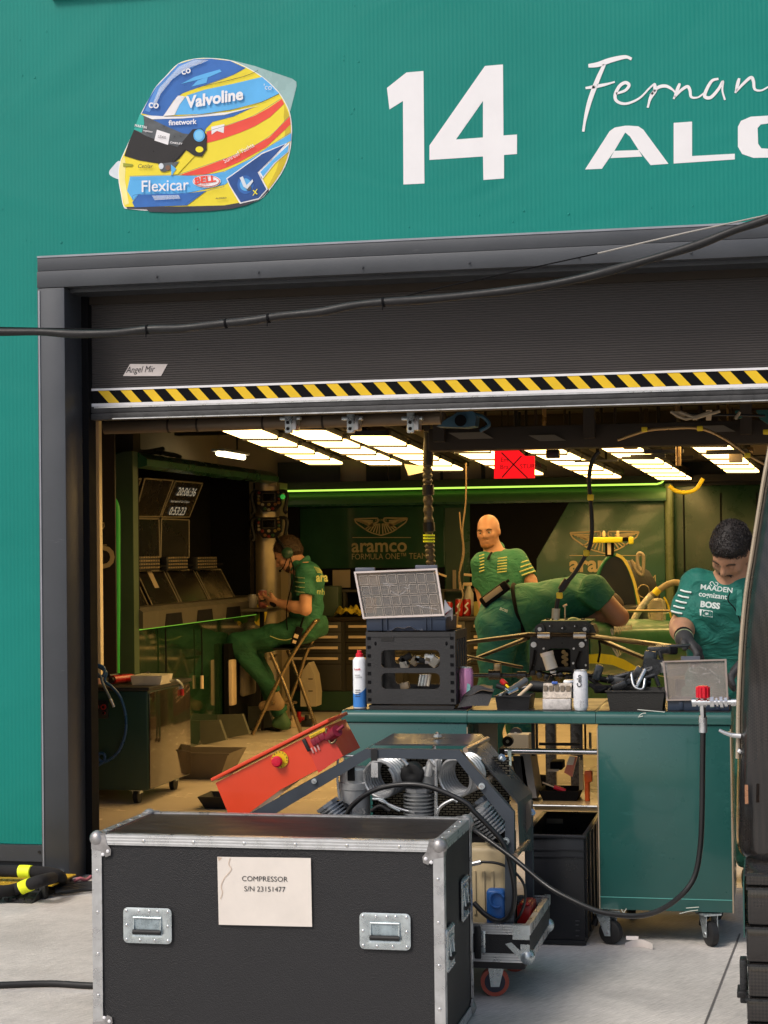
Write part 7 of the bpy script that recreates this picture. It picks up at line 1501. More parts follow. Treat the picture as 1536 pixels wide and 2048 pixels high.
wish([(1180, 1272, Yf), (1350, 1294, Yf - .4)], .015, .013); wish([(1203, 1281, Yf), (1288, 1316, Yf - .2)], .013, .011); wish([(1055, 1269, Yf - .02), (1192, 1270, Yf - .02)], .012, .012, 'cross_bar')
a = MB(); a.cyl(P(940, 1351, Yf + .02), P(1060, 1350, Yf + .02), .012, gb2); a.cyl(P(978, 1349, Yf), P(1002, 1349, Yf), .03, gb2, n=18); a.cyl(P(1035, 1350, Yf), P(1052, 1350, Yf), .022, gb2, n=18); q = P(995, 1334, Yf); a.b2(q + V((-.02, -.02, -.03)), q + V((.02, .02, .02)), brz, .005); a.make('steering_rack', car)
a = MB(); 
for x in (1086, 1158): q = P(x, 1271, Yf - .04); a.cyl(q + V((-.03, 0, 0)), q + V((.04, 0, 0)), .018, alu, n=16)
a.make('clevis', car)
a = MB(); q = P(1094, 1306, Yf - .1); a.cyl(P(1094, 1307, Yf - .1), P(1104, 1338, Yf - .1), .034, mat('white_tub', (.72, .74, .72), .4), n=22); a.cyl(P(1093, 1304, Yf - .1), P(1095, 1311, Yf - .1), .037, white, n=22); solo(a, 'white_pot', 'small white lidded pot hanging at the front bulkhead of the racing car', 'pot', P(1104, 1338, Yf - .1))
a = MB(); 
for l in ([(1070, 1300), (1065, 1330), (1058, 1350)], [(1160, 1302), (1152, 1330), (1160, 1345)], [(1198, 1282), (1200, 1300), (1196, 1325)], [(1085, 1345), (1120, 1352), (1160, 1346)], [(1075, 1342), (1100, 1348), (1130, 1343), (1175, 1350)]): a.tube([P(x, y, Yf - .03) for x, y in l], .006, pitch)
for i in range(9): q = P(1065 + i * 14, 1346 + (i % 3) * 4, Yf - .02); a.box(q, (.035, .03, .03), random.choice([gb2, alu, black]), rot=(0, i, 0), bev=.005)
a.make('brake_lines', car)
# cockpit rim, sidepod, inlet, roll hoop, camera bar, mirror, harness hose
a = loft([(1345, 62, 1226, 1352, 12.6), (1372, 92, 1222, 1358, 13.0), (1392, 110, 1222, 1360, 13.6), (1405, 112, 1228, 1350, 14.6)], carpaint, 28, 3); a.make('sidepod', car)
a = MB(); a.prism([P(x, y, 12.55) for x, y in ((1282, 1264), (1318, 1260), (1350, 1263), (1350, 1302), (1330, 1306), (1300, 1290))], (0, .02, 0), pitch); a.ribbon([P(x, y, 12.54) for x, y in ((1280, 1266), (1320, 1262), (1352, 1264))], .022, ivory, (0, -1, 0)); a.prism([P(x, y, 12.53) for x, y in ((1372, 1240), (1384, 1238), (1396, 1262), (1386, 1268), (1368, 1252))], (0, .03, 0), pitch); a.ribbon([P(x, y, 12.5) for x, y in ((1368, 1242), (1382, 1238), (1392, 1246), (1390, 1256), (1376, 1268), (1352, 1276))], .012, ivory, (0, -1, 0)); a.make('air_inlet', car, smooth=0)
a = MB(); a.b2(P(1160, 1246, 12.6), P(1235, 1220, 13.2), pitch, .02); a.b2(P(1238, 1244, 12.7), P(1300, 1206, 13.3), black, .03); a.make('cockpit_interior', car)
hoop = [(1190, 1245), (1190, 1200), (1192, 1165), (1203, 1133), (1218, 1114), (1232, 1110), (1245, 1117), (1258, 1138), (1268, 1166), (1274, 1196), (1280, 1245)]
a = MB(); Yh = 12.95; HP = [P(x, y, Yh) for x, y in hoop]; a.prism(HP, (.12, .9, -.1), mat('airbox_black', (.008, .008, .008), .4)); ab = a.make('airbox', car)
a = MB(); a.tube(HP, .012, carpaint, n=10, sm=5); a.make('rim', ab); a = MB(); a.ribbon([P(x, y, Yh - .02) for x, y in ((1232, 1109), (1246, 1117), (1259, 1138), (1269, 1166), (1276, 1196), (1285, 1240))], .02, mat('gold_line', (.55, .42, .08), .3), (0, -1, 0)); a.make('gold_edge', ab, smooth=0)
a = MB(); a.tube([P(x, y, Yh + .1) for x, y in ((1262, 1120), (1272, 1140), (1284, 1150), (1287, 1130), (1286, 1110), (1276, 1108), (1276, 1130), (1283, 1142))], .012, beige); a.make('mirror_mount', car)
a = MB(); q0, q1 = P(1184, 1086, Yh), P(1246, 1074, Yh); a.b2((q0.x, Yh - .06, q0.z), (q1.x, Yh + .04, q1.z), lemon, .01); cb = a.make('camera_bar', car)
cb['label'] = 'yellow camera bar on the roll hoop'
a = MB(); q2 = P(1258, 1080, Yh); a.b2((q1.x, Yh - .03, q0.z + .008), (q2.x, Yh + .02, q1.z - .004), pitch); q3 = P(1267, 1080, Yh); a.b2((q2.x, Yh - .05, q0.z - .012), (q3.x, Yh + .03, q1.z), lemon, .008); a.make('camera_housing', cb); a = MB(); a.b2((P(1178, 1080, Yh).x, Yh - .02, q0.z + .01), (q0.x, Yh + .02, q1.z - .01), lemon, .005); a.make('end_cap', cb)
a = MB(); q = P(1219, 1095, Yh); a.b2(q + V((-.03, -.02, -.06)), q + V((.03, .05, .05)), pitch, .006); a.b2(q + V((-.012, -.03, -.05)), q + V((.012, -.02, .04)), ivory); a.make('post', cb)
for x in (1208, 1236): a = MB(); q = P(x, 1073, Yh); a.cyl(q, q + V((0, 0, .03)), .010, ivory, n=12); a.sph(q + V((0, 0, .03)), .010, ivory, n=12); a.make('stud', cb)
a = MB(); hs = mat('hose_ochre', (.26, .20, .10), .45); a.tube([P(x, y, 12.3) for x, y in ((1380, 1180), (1358, 1166), (1338, 1168), (1318, 1180), (1303, 1190))], .021, hs); a.tube([P(x, y, 12.3) for x, y in ((1303, 1190), (1290, 1205), (1276, 1225), (1266, 1244))], .022, mat('foil_wrap', (.5, .46, .38), .35, var=.4, vscale=60)); a.cyl(P(1318, 1178, 12.3), P(1309, 1188, 12.3), .025, tg); solo(a, 'cooling_hose', 'ochre cooling hose with a foil sleeve plugged into the car cockpit', 'hose', P(1266, 1244, 12.3))
a = MB(); clm = mat('clear_dome', (.7, .62, .45), .12, alpha=.35); a.lathe(P(1314, 1240, 12.4), (0, 0, 1), [(0, .06), (.1, .062), (.13, .055), (.145, .03)], clm, 24); a.cyl(P(1314, 1240, 12.4), P(1314, 1222, 12.4), .04, beige); a.tube([P(x, y, 12.4) for x, y in ((1328, 1194), (1336, 1210), (1342, 1235))], .006, tg); solo(a, 'clear_canister', 'clear canister with tan cap beside the cockpit of the racing car', 'canister', P(1314, 1240, 12.4))
a = MB(); a.cyl(P(1252, 1222, 12.2), P(1340, 1222, 12.2), .009, brz); a.tube([P(x, y, 12.5) for x, y in ((1300, 1190), (1296, 1174), (1284, 1170), (1276, 1180), (1280, 1192), (1290, 1196))], .004, brz, closed=False); a.make('cockpit_tube', car)
# stands carrying the car
for x, Yq in ((1100, 10.8), (1150, 10.8), (1250, 13.2), (1400, 13.2)):
    a = MB(); q = P(x, 1345, Yq); a.b2((q.x - .03, Yq - .03, .004), (q.x + .03, Yq + .03, q.z), gb2, .005); a.b2((q.x - .12, Yq - .12, .004), (q.x + .12, Yq + .12, .03), gb2, .005)
    solo(a, 'car_stand', {1100: 'front left stand under the racing car', 1150: 'front right stand under the racing car', 1250: 'rear left stand under the racing car', 1400: 'rear right stand under the racing car'}[x], 'stand', (q.x, Yq, .004), 'stands under the racing car')

# ============================================================ people
skin = mat('skin', (.52, .27, .17), .48, var=.06, vscale=30, spec=.4); skin.node_tree.nodes['Principled BSDF'].inputs['Subsurface Weight'].default_value = .08; skin.node_tree.nodes['Principled BSDF'].inputs['Subsurface Radius'].default_value = (.02, .008, .004)
skin2 = mat('skin_tan', (.42, .22, .13), .48, var=.08, vscale=30, spec=.4)
shirt = mat('green_shirt', (.010, .145, .110), .72, var=.08, vscale=12, bump=.35, bscale=260); shirt_t = mat('green_shirt_inside', (.020, .135, .078), .72, var=.08, vscale=12, bump=.35, bscale=260)  # second shirt green has the lamplight on the men inside mixed in
trou = mat('green_trousers', (.010, .085, .055), .8, var=.1, vscale=10, bump=.35, bscale=260); trou_t = mat('teal_trousers', (.012, .135, .125), .75, var=.1, vscale=10, bump=.3, bscale=260)
hairb = mat('hair_brown', (.045, .024, .012), .6, var=.35, vscale=60, bump=1, bscale=180); haird = mat('hair_black', (.016, .012, .011), .5, var=.4, vscale=60, bump=1, bscale=180); beardr = mat('beard_ginger', (.24, .10, .04), .7, var=.3, vscale=80, bump=1, bscale=200)
folds(shirt); folds(shirt_t); folds(trou, 8); folds(trou_t, 8)
printg = mat('print_gold_green', (.42, .45, .16), .6); printw = mat('print_white', (.72, .78, .74), .6)
def frame(f, up):
    f = V(f).normalized(); up = V(up); up = (up - f * up.dot(f)).normalized(); r = f.cross(up); return Matrix((r, f, up)).transposed()   # columns right, forward, up
def head_prims(c, Fm, s):
    L = lambda x, y, z: V(c) + Fm @ V((x, y, z)) * s; E = lambda p, r, k: ell(L(*p), [q * s for q in r], Fm, k)
    pr = [E((0, -.012, .030), (.076, .096, .088), .03), E((0, .026, -.030), (.060, .068, .082), .035), E((0, .050, -.088), (.034, .036, .026), .03), E((0, .030, -.070), (.052, .048, .036), .03)]
    pr += [cap(L(0, .092, .012), L(0, .112, -.024), .009 * s, .013 * s, .016), cap(L(-.032, .080, .026), L(.032, .080, .026), .012 * s, .012 * s, .02)]
    for sg in (-1, 1): pr += [E((sg * .077, -.004, -.008), (.010, .020, .031), .008), E((sg * .040, .066, -.022), (.024, .022, .022), .02), cap(L(sg * .010, .106, -.030), L(sg * .015, .100, -.032), .007 * s, .006 * s, .008)]
    pr += [cap(L(-.020, .090, -.056), L(.020, .090, -.056), .006 * s, .006 * s, .008), cap(L(-.016, .089, -.067), L(.016, .089, -.067), .0075 * s, .0075 * s, .008)]
    carve = [(L(sg * .032, .100, .004), .016 * s) for sg in (-1, 1)]
    return pr, carve, L, E
def hair_locks(parent, o, m, n, ln, r, seed=1, curl=1.0):
    me = o.data; rnd = random.Random(seed); b = MB(); base = wloc(o); N = len(me.vertices)
    for _ in range(n):
        v = me.vertices[rnd.randrange(N)]; p = base + v.co; nn = v.normal
        if nn.length < .5: continue
        t = nn.orthogonal().normalized(); t = (Matrix.Rotation(rnd.uniform(0, 6.28), 3, nn) @ t); t = (t + V((0, 0, -.5)) - nn * V((0, 0, -.5)).dot(nn)).normalized()
        q = nn.cross(t); l = ln * rnd.uniform(.5, 1.3); pts = [p - nn * .002, p + nn * l * .35 * curl + t * l * .35 + q * l * .15, p + nn * l * .35 * curl + t * l * .8 + q * rnd.uniform(-.3, .3) * l, p + nn * l * .1 * curl + t * l * 1.15]
        b.tube(pts, r, m, n=4, sm=2, rf=lambda k: 1.05 - k)
    b.make('hair_locks', parent, smooth=0)
def eyes(parent, L, s, closed=False):
    for sg in (-1, 1):
        b = MB(); b.sph(L(sg * .032, .079, .001), .0110 * s, mat('eye_white', (.30, .26, .23), .3) if not closed else skin, n=14)
        if not closed: b.sph(L(sg * .032, .0862, .001), .0058 * s, mat('iris_dark', (.03, .02, .015), .1), n=12)
        b.make('eye', parent)
    for sg in (-1, 1): b = MB(); b.tube([L(sg * .016, .094, .018), L(sg * .034, .092, .026), L(sg * .052, .080, .018)], .0035 * s, hairb, n=6); b.make('eyebrow', parent)
def hand_prims(w_, d, n, s, curl=.6, side=1):
    """wrist w_, direction d, palm normal n (towards what is held), thumb side +-1"""
    d = V(d).normalized(); n = V(n); n = (n - d * n.dot(d)).normalized(); r = d.cross(n) * side; w_ = V(w_); pr = []
    M3 = Matrix((r, d, n)).transposed()
    pr.append(ell(w_ + d * .050 * s, (.040 * s, .052 * s, .016 * s), M3, .015)); pr.append(ell(w_ + d * .030 * s + r * .022 * s, (.020 * s, .032 * s, .016 * s), M3, .015))
    for i, (off, ln) in enumerate(((.030, .040), (.011, .045), (-.009, .042), (-.028, .033))):
        b0 = w_ + d * .088 * s + r * off * s; a0 = curl * (.55 + .12 * i); l_ = ln * s
        b1 = b0 + (d * math.cos(a0) + n * math.sin(a0)) * l_; a1 = a0 + curl; b2 = b1 + (d * math.cos(a1) + n * math.sin(a1)) * l_ * .62; a2 = a1 + curl * .7; b3 = b2 + (d * math.cos(a2) + n * math.sin(a2)) * l_ * .45
        pr += [cap(b0 - d * .02 * s, b1, .0095 * s, .0088 * s, .005), cap(b1, b2, .0088 * s, .0080 * s, .004), cap(b2, b3, .0080 * s, .0068 * s, .004)]
    t0 = w_ + d * .025 * s + r * .030 * s; t1 = t0 + (d * .6 + r * .65 + n * .35).normalized() * .036 * s; t2 = t1 + (d * .85 + r * .1 + n * .5).normalized() * .030 * s
    pr += [cap(t0, t1, .012 * s, .0105 * s, .01), cap(t1, t2, .0105 * s, .008 * s, .005)]
    return pr
def torso_prims(pel, chest, neck, sl, sr, hl, hr, s, fat=1.0, dep=None, k=.06):
    pel, chest, neck, sl, sr, hl, hr = map(V, (pel, chest, neck, sl, sr, hl, hr))
    up = (chest - pel).normalized(); lat = (sr - sl).normalized(); lat = (lat - up * lat.dot(up)).normalized(); fw = lat.cross(up); Mc = Matrix((lat, fw, up)).transposed()
    lp_ = (hr - hl).normalized(); lp_ = (lp_ - up * lp_.dot(up)).normalized(); Mp = Matrix((lp_, lp_.cross(up), up)).transposed()
    return [ell(chest, (.165 * s * fat, .112 * s * fat, .17 * s), Mc, k), ell(pel.lerp(chest, .5), (.148 * s * fat, .105 * s * fat, .17 * s), Mc, k), ell(pel, (.160 * s * fat, .115 * s * fat, .125 * s), Mp, k),
            cap(sl, sr, .056 * s, .056 * s, k), cap(chest.lerp(neck, .75), neck, .075 * s, .052 * s, k)]

# ---- 1: seated man with headset --------------------------------
Ym = 14.45; s = 1.13
def Q(x, y, dy=0): return P(x, y, Ym + dy)
m1 = thing('person', 'man in green shirt and trousers with headset seated on the folding chair, looking down', 'person', G(566, 1447))
pel, chest, neck = Q(612, 1246), Q(617, 1172), Q(600, 1132)
sn, sf = Q(612, 1146, -.20), Q(604, 1146, .20); en, ef = Q(611, 1219, -.27), Q(592, 1216, .24); wn, wf_2 = Q(556, 1205, -.16), Q(556, 1206, .06)
hn, hf = Q(609, 1258, -.10), Q(609, 1258, .10); kn, kf = Q(476, 1287, -.13), Q(500, 1292, .12); an, af = Q(548, 1388, -.10), Q(561, 1428, .10)
hc = Q(576, 1108); Fm = frame((-.80, -.22, -.62), (-.55, 0, .85))
hp, carve, L, E = head_prims(hc, Fm, s)
body = hp + [cap(hc + Fm @ V((0, -.02, -.06)) * s, neck, .056 * s, .060 * s, .03)] + torso_prims(pel, chest, neck, sn, sf, hn, hf, s * .93)
for a_, b_, c_ in ((sn, en, wn), (sf, ef, wf_2)): body += [cap(a_, b_, .050 * s, .042 * s, .03), cap(b_, b_.lerp(c_, .35), .041 * s, .042 * s, .02), cap(b_.lerp(c_, .35), c_, .042 * s, .027 * s, .02)]
for a_, b_, c_ in ((hn, kn, an), (hf, kf, af)): body += [cap(a_, b_, .072 * s, .050 * s, .03), cap(b_, c_, .048 * s, .032 * s, .03)]
body += hand_prims(wn, Q(530, 1200, -.12) - wn, (0, .8, .6), s, .55, -1) + hand_prims(wf_2, Q(532, 1203, .03) - wf_2, (0, -.6, .7), s, .55, 1)
sdf_obj('body', body, skin, m1, .0105, carve=carve)
hd = sdf_obj('shirt', torso_prims(pel, chest, neck, sn, sf, hn, hf, s, 1.03)[:4] + [cap(chest.lerp(neck, .6), neck, .085 * s, .068 * s, .04), cap(sn, sn.lerp(en, .62), .066 * s, .064 * s, .05, True), cap(sf, sf.lerp(ef, .62), .066 * s, .064 * s, .05, True)], shirt_t, m1, .010, wr=.015, wf=22, seed=3, cuts=[(pel + V((0, 0, -.05)), (0, 0, -1))])
a = MB(); q = neck; 
sdf_obj('collar', [cap(neck + V((-.02, 0, .0)), neck + V((.01, 0, .045)), .071 * s, .068 * s, .01)], shirt_t, m1, .01, cuts=[(neck + V((0, 0, .035)), Fm @ V((0, 0, 1)))])
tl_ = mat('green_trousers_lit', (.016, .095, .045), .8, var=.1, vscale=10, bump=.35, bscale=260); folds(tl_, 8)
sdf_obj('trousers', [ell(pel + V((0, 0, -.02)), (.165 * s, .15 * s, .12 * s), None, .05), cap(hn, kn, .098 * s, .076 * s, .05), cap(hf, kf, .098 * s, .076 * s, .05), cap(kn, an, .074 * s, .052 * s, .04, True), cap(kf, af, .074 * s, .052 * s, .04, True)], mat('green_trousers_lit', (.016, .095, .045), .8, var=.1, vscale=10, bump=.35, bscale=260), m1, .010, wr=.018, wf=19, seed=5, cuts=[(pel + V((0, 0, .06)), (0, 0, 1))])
shoem = mat('shoe_brown', (.30, .20, .11), .6); shoeg = mat('shoe_green', (.05, .12, .05), .6)
for an_, toe, mm in ((an, Q(527, 1412, -.10), shoem), (af, Q(553, 1446, .08), shoeg)):
    d = (toe - an_).normalized(); heel = an_ + V((.03, 0, -.07)) * s; sdf_obj('shoe', [cap(an_ + V((0, 0, .0)), heel, .042 * s, .040 * s, .03), cap(heel, toe, .042 * s, .036 * s, .03)], mm, m1, .009, cuts=[(an_ + V((0, 0, .03)), (0, 0, 1))])
hr_ = [ell(L(0, -.020, .040), (.082 * s, .100 * s, .090 * s), Fm, .02), ell(L(0, -.050, -.010), (.074 * s, .062 * s, .060 * s), Fm, .03)]
hm1 = sdf_obj('hair', hr_, hairb, m1, .009, wr=.003, wf=60, cuts=[(L(0, .06, .05), Fm @ V((0, .85, -.5)))])
hair_locks(m1, hm1, hairb, 700, .022, .0022, 1, .5)
sdf_obj('beard', [ell(L(0, .045, -.088), (.045 * s, .046 * s, .034 * s), Fm, .02), cap(L(-.055, .02, -.06), L(-.035, .06, -.09), .012 * s, .014 * s, .02), cap(L(.055, .02, -.06), L(.035, .06, -.09), .012 * s, .014 * s, .02)], hairb, m1, .008)
eyes(m1, L, s, True)
hs_ = thing('headset', 'dark green ear defender headset worn by the seated man', 'headset', hc)
for sg in (-1, 1): a = MB(); c = L(sg * .085, 0, -.005); ax = Fm @ V((sg, 0, 0)); a.lathe(c - ax * .01, ax, [(0, .036 * s), (.012, .042 * s), (.030, .040 * s), (.042, .028 * s), (.046, .012)], mat('headset_green', (.02, .06, .035), .3), 24); a.make('ear_cup', hs_)
a = MB(); a.tube([L(.096 * math.cos(t), -.004, .02 + .116 * math.sin(t)) for t in np.linspace(0, math.pi, 11)], .014, black); a.make('headband', hs_)
a = MB(); a.tube([L(-.09, .02, -.03), L(-.075, .08, -.065), L(-.03, .115, -.065)], .004, pitch); a.sph(L(-.02, .118, -.065), .011, pitch, n=10); a.make('microphone', hs_)
a = MB(); a.tube([L(-.10, -.0, -.04), Q(588, 1145, -.28), Q(582, 1175, -.30), Q(575, 1205, -.25), Q(573, 1235, -.22), Q(575, 1262, -.2)], .005, pitch); a.make('cord', hs_)
a = MB(); 
for k in range(4): e0 = sn.lerp(en, .12 + k * .13); a.tube([e0 + V((-.07 * s, -.03, .006)), e0 + V((-.035 * s, -.066 * s, .0)), e0 + V((.01, -.074 * s, -.004))], .0045, mat('print_dull', (.22, .30, .16), .6), n=6)
qb = Q(641, 1160, -.13); 
a.text('ara', Q(632, 1163, -.245), V((.8, .6, 0)), (0, 0, 1), .10, printg, off=.004, sx=.8, bold=.03); a.text('mh', Q(633, 1188, -.25), V((.8, .6, -.12)), (0, 0, 1), .07, printg, off=.004, sx=.8); 
for k in range(5): a.tube([Q(628 + k * 1.5, 1134 + k * 2.6, -.17), Q(638 + k * 1.2, 1137 + k * 2.4, -.15), Q(644, 1144 + k * 2, -.12)], .003, printg, n=5)
a.make('shirt_print', m1, smooth=0)
a = MB(); a.cyl(Q(547, 1204, -.17) + V((0, 0, -.0)), Q(550, 1206, -.15), .036, pitch); a.make('watch', m1)
a = MB(); a.tube([Q(540, 1272, -.225), Q(556, 1278, -.23), Q(572, 1280, -.23), Q(584, 1277, -.22)], .003, printg); a.make('trouser_piping', m1)
ph = MB(); ph.box(Q(534, 1199, -.05), (.10, .16, .012), black, rot=(0, -.25, .1), bev=.004); solo(ph, 'tablet', 'black tablet held in both hands by the seated man', 'tablet', Q(534, 1199, -.05))
rdo = MB(); q = Q(594, 1272, -.26); rdo.box(q, (.06, .045, .15), pitch, rot=(0, .35, 0), bev=.01); rdo.box(q + V((0, -.026, -.0)), (.035, .004, .03), ivory, rot=(0, .35, 0)); rdo.box(q + V((-.015, -.026, -.045)), (.03, .004, .025), ivory, rot=(0, .35, 0)); rdo.cyl(q + V((.03, 0, .07)), q + V((.055, 0, .15)), .007, pitch); solo(rdo, 'radio', 'black walkie-talkie at the hip of the seated man', 'radio', q)
# drinks cans by his hands, at the desk end
qc = Q(519, 1196, .2)
can((qc.x - .06, qc.y, qc.z - .08), .036, .11, mat('can_grey', (.35, .33, .30), .3), 'grey drinks can at the end of the monitor desk', group='cans on the monitor desk'); can((qc.x + .01, qc.y + .06, qc.z - .08), .036, .145, mat('can_rose', (.55, .18, .16), .3), 'rose coloured drinks can at the end of the monitor desk', group='cans on the monitor desk')
a = MB(); a.b2((SX - .3, qc.y - .25, qc.z - .105), (qc.x + .14, qc.y + .3, qc.z - .08), fas, .006); a.cyl((qc.x + .02, qc.y, .0), (qc.x + .02, qc.y, qc.z - .105), .02, brn); solo(a, 'side_table', 'narrow grey shelf at the end of the desk carrying two cans', 'shelf', (qc.x, qc.y, 0))

# ---- 2: bald bearded man --------------------------------------
Ym = 13.1; s = 1.02
m2 = thing('person', 'bald bearded man in green shirt standing behind the racing car facing the camera', 'person', (P(1005, 1200, Ym).x, Ym, .004))
pel, chest, neck = Q(1012, 1232), Q(1001, 1152), Q(990, 1107, .02)
sn, sf = Q(963, 1125, -.05), Q(1034, 1118, .06); en, ef = Q(962, 1176, .03), Q(1062, 1162, .0); wn, wf_2 = Q(966, 1222, -.05), Q(1080, 1212, -.12)
hn, hf = Q(992, 1245), Q(1034, 1245); kn, kf = V((hn.x - .02, Ym - .04, .50)), V((hf.x + .02, Ym - .02, .50)); an, af = V((hn.x - .03, Ym + .02, .09)), V((hf.x + .05, Ym + .02, .09))
hc = Q(977, 1063); Fm = frame((-.16, -1, -.13), (-.08, -.1, 1))
hp, carve, L, E = head_prims(hc, Fm, s)
body = hp + [cap(hc + Fm @ V((0, -.015, -.06)) * s, neck, .058 * s, .062 * s, .03)] + torso_prims(pel, chest, neck, sn, sf, hn, hf, s * .93)
for a_, b_, c_ in ((sn, en, wn), (sf, ef, wf_2)): body += [cap(a_, b_, .050 * s, .042 * s, .03), cap(b_, c_, .043 * s, .027 * s, .02)]
for a_, b_, c_ in ((hn, kn, an), (hf, kf, af)): body += [cap(a_, b_, .075 * s, .052 * s, .03), cap(b_, c_, .050 * s, .034 * s, .03)]
body += hand_prims(wn, (-.1, -.2, -1), (1, 0, 0), s, .3, -1) + hand_prims(wf_2, (.3, -.4, -.9), (-1, 0, 0), s, .3, 1)
sdf_obj('body', body, mat('skin_warm', (.34, .17, .105), .45, var=.05, vscale=30, spec=.5), m2, .0105, carve=carve)
sdf_obj('shirt', torso_prims(pel, chest, neck, sn, sf, hn, hf, s, 1.02)[:4] + [cap(chest.lerp(neck, .6), neck + V((0, 0, -.01)), .09 * s, .070 * s, .04), cap(sn, sn.lerp(en, .85), .068 * s, .066 * s, .05, True), cap(sf, sf.lerp(ef, .85), .068 * s, .066 * s, .05, True)], shirt_t, m2, .010, wr=.007, wf=28, seed=8, cuts=[(pel + V((0, 0, -.03)), (0, 0, -1))])
sdf_obj('collar', [cap(neck + V((0, 0, -.01)), neck + V((0, 0, .035)), .074 * s, .070 * s, .01)], shirt_t, m2, .009, cuts=[(neck + V((0, -.04, .02)), V((0, -.7, .7)))])
sdf_obj('trousers', [ell(pel, (.165 * s, .125 * s, .12 * s), None, .05), cap(hn, kn, .092 * s, .072 * s, .05), cap(hf, kf, .092 * s, .072 * s, .05), cap(kn, an, .07 * s, .06 * s, .04, True), cap(kf, af, .07 * s, .06 * s, .04, True)], trou, m2, .014, wr=.01, cuts=[(pel + V((0, 0, .02)), (0, 0, 1))])
for an_ in (an, af): sdf_obj('shoe', [cap((an_.x, Ym + .06, .045), (an_.x, Ym - .16, .04), .042, .036, .02)], pitch, m2, .012)
sdf_obj('beard', [ell(L(0, .052, -.090), (.040 * s, .044 * s, .030 * s), Fm, .02), cap(L(-.056, .02, -.055), L(-.036, .06, -.088), .010 * s, .012 * s, .02), cap(L(.056, .02, -.055), L(.036, .06, -.088), .010 * s, .012 * s, .02), cap(L(-.022, .092, -.046), L(.022, .092, -.046), .006 * s, .006 * s, .008)], beardr, m2, .007)
eyes(m2, L, s)
a = MB()
def pstripe(mb, x0, x1, y, dy, Yo_, m, sl_=3): mb.tube([Q(x0, y, Yo_), Q((x0 + x1) / 2, y - sl_ / 2, Yo_ - .012), Q(x1, y - sl_, Yo_)], .0045, m, n=6, sm=3)
for k in range(6): pstripe(a, 996 - k * .3, 1014 - k * .1, 1117 + k * 5.6, 0, -.135, printg, 2.5)
for k in range(6): pstripe(a, 959, 968, 1112 + k * 6.3, 0, -.125, printg, 3)
for k in range(5): e0 = sf.lerp(ef, .1 + k * .16); a.tube([e0 + V((-.03, -.072, .0)), e0 + V((.03, -.068, .02)), e0 + V((.06, -.03, .03))], .006, printg, n=6)
a.make('shirt_print', m2, smooth=0)
a = MB(); a.ribbon([Q(984, 1104, -.10), Q(979, 1112, -.13), Q(976, 1120, -.14)], .02, pitch, (0, -1, 0)); a.make('button_placket', m2, smooth=0)

# ---- 3: man bent over into the cockpit ------------------------
Ym = 11.25; s = 1.05
m3 = thing('person', 'man in green shirt and teal trousers bent double over the racing car cockpit', 'person', (P(1000, 1300, Ym).x, Ym, .004))
pel, chest, neck = Q(1014, 1228), Q(1128, 1199), Q(1188, 1188, .08)
sn, sf = Q(1186, 1178, -.17), Q(1176, 1192, .26); en, ef = Q(1238, 1234, -.12), Q(1235, 1240, .35); wn, wf_2 = Q(1168, 1236, .05), Q(1200, 1250, .4)
hn, hf = Q(1004, 1250, -.10), Q(1010, 1250, .10); kn, kf = V((Q(985, 1350, -.08).x, Ym - .09, .58)), V((Q(1030, 1350, .1).x, Ym + .12, .58)); an, af = V((Q(975, 1400).x, Ym - .08, .09)), V((Q(1040, 1400).x, Ym + .12, .09))
hc = Q(1210, 1226, .18); Fm = frame((.45, .25, -.86), (.86, .2, .45))
hp, carve, L, E = head_prims(hc, Fm, s)
body = hp + [cap(hc, neck, .058 * s, .062 * s, .03)] + torso_prims(pel, chest, neck, sn, sf, hn, hf, s * .9)
for a_, b_, c_ in ((sn, en, wn), (sf, ef, wf_2)): body += [cap(a_, b_, .060 * s, .056 * s, .03), cap(b_, c_, .052 * s, .030 * s, .02)]
for a_, b_, c_ in ((hn, kn, an), (hf, kf, af)): body += [cap(a_, b_, .075 * s, .055 * s, .03), cap(b_, c_, .052 * s, .034 * s, .03)]
body += hand_prims(wn, (-.8, .5, -.2), (0, 0, -1), s, .6, 1) + hand_prims(wf_2, (-.8, .3, -.3), (0, 0, -1), s, .6, -1)
sdf_obj('body', body, mat('skin_warm', (1, 1, 1)), m3, .0105, carve=carve)
up_ = (chest - pel).normalized()
tp_ = torso_prims(pel, chest, neck, sn, sf, hn, hf, s, 1.12)
sdf_obj('shirt', tp_[:2] + tp_[3:4] + [ell(pel.lerp(chest, .3), (.17 * s, .15 * s, .15 * s), None, .06), ell(Q(1160, 1196, .05), (.17, .17, .13), None, .06), cap(chest.lerp(neck, .6), neck, .10 * s, .080 * s, .05), cap(sn, sn.lerp(en, .45), .082 * s, .078 * s, .05, True), cap(sf, sf.lerp(ef, .45), .08 * s, .075 * s, .05, True)], shirt_t, m3, .010, wr=.014, wf=22, seed=11, cuts=[(pel + up_ * .07, -up_)])
sdf_obj('trousers', [ell(pel + V((-.01, 0, -.02)), (.172 * s, .165 * s, .155 * s), None, .07), cap(hn + V((-.015, 0, -.02)), kn, .125 * s, .088 * s, .06), cap(hf, kf, .12 * s, .088 * s, .06), cap(kn, an, .085 * s, .07 * s, .04, True), cap(kf, af, .085 * s, .07 * s, .04, True)], trou_t, m3, .011, wr=.014, wf=20, seed=2, cuts=[(pel + up_ * .10, up_)])
for an_ in (an, af): sdf_obj('shoe', [cap((an_.x - .05, an_.y, .045), (an_.x + .17, an_.y, .04), .042, .036, .02)], pitch, m3, .012)
sdf_obj('hair', [ell(L(0, -.02, .035), (.082 * s, .100 * s, .090 * s), Fm, .02)], hairb, m3, .009, wr=.003, wf=60, cuts=[(L(0, .06, .05), Fm @ V((0, .85, -.5)))])
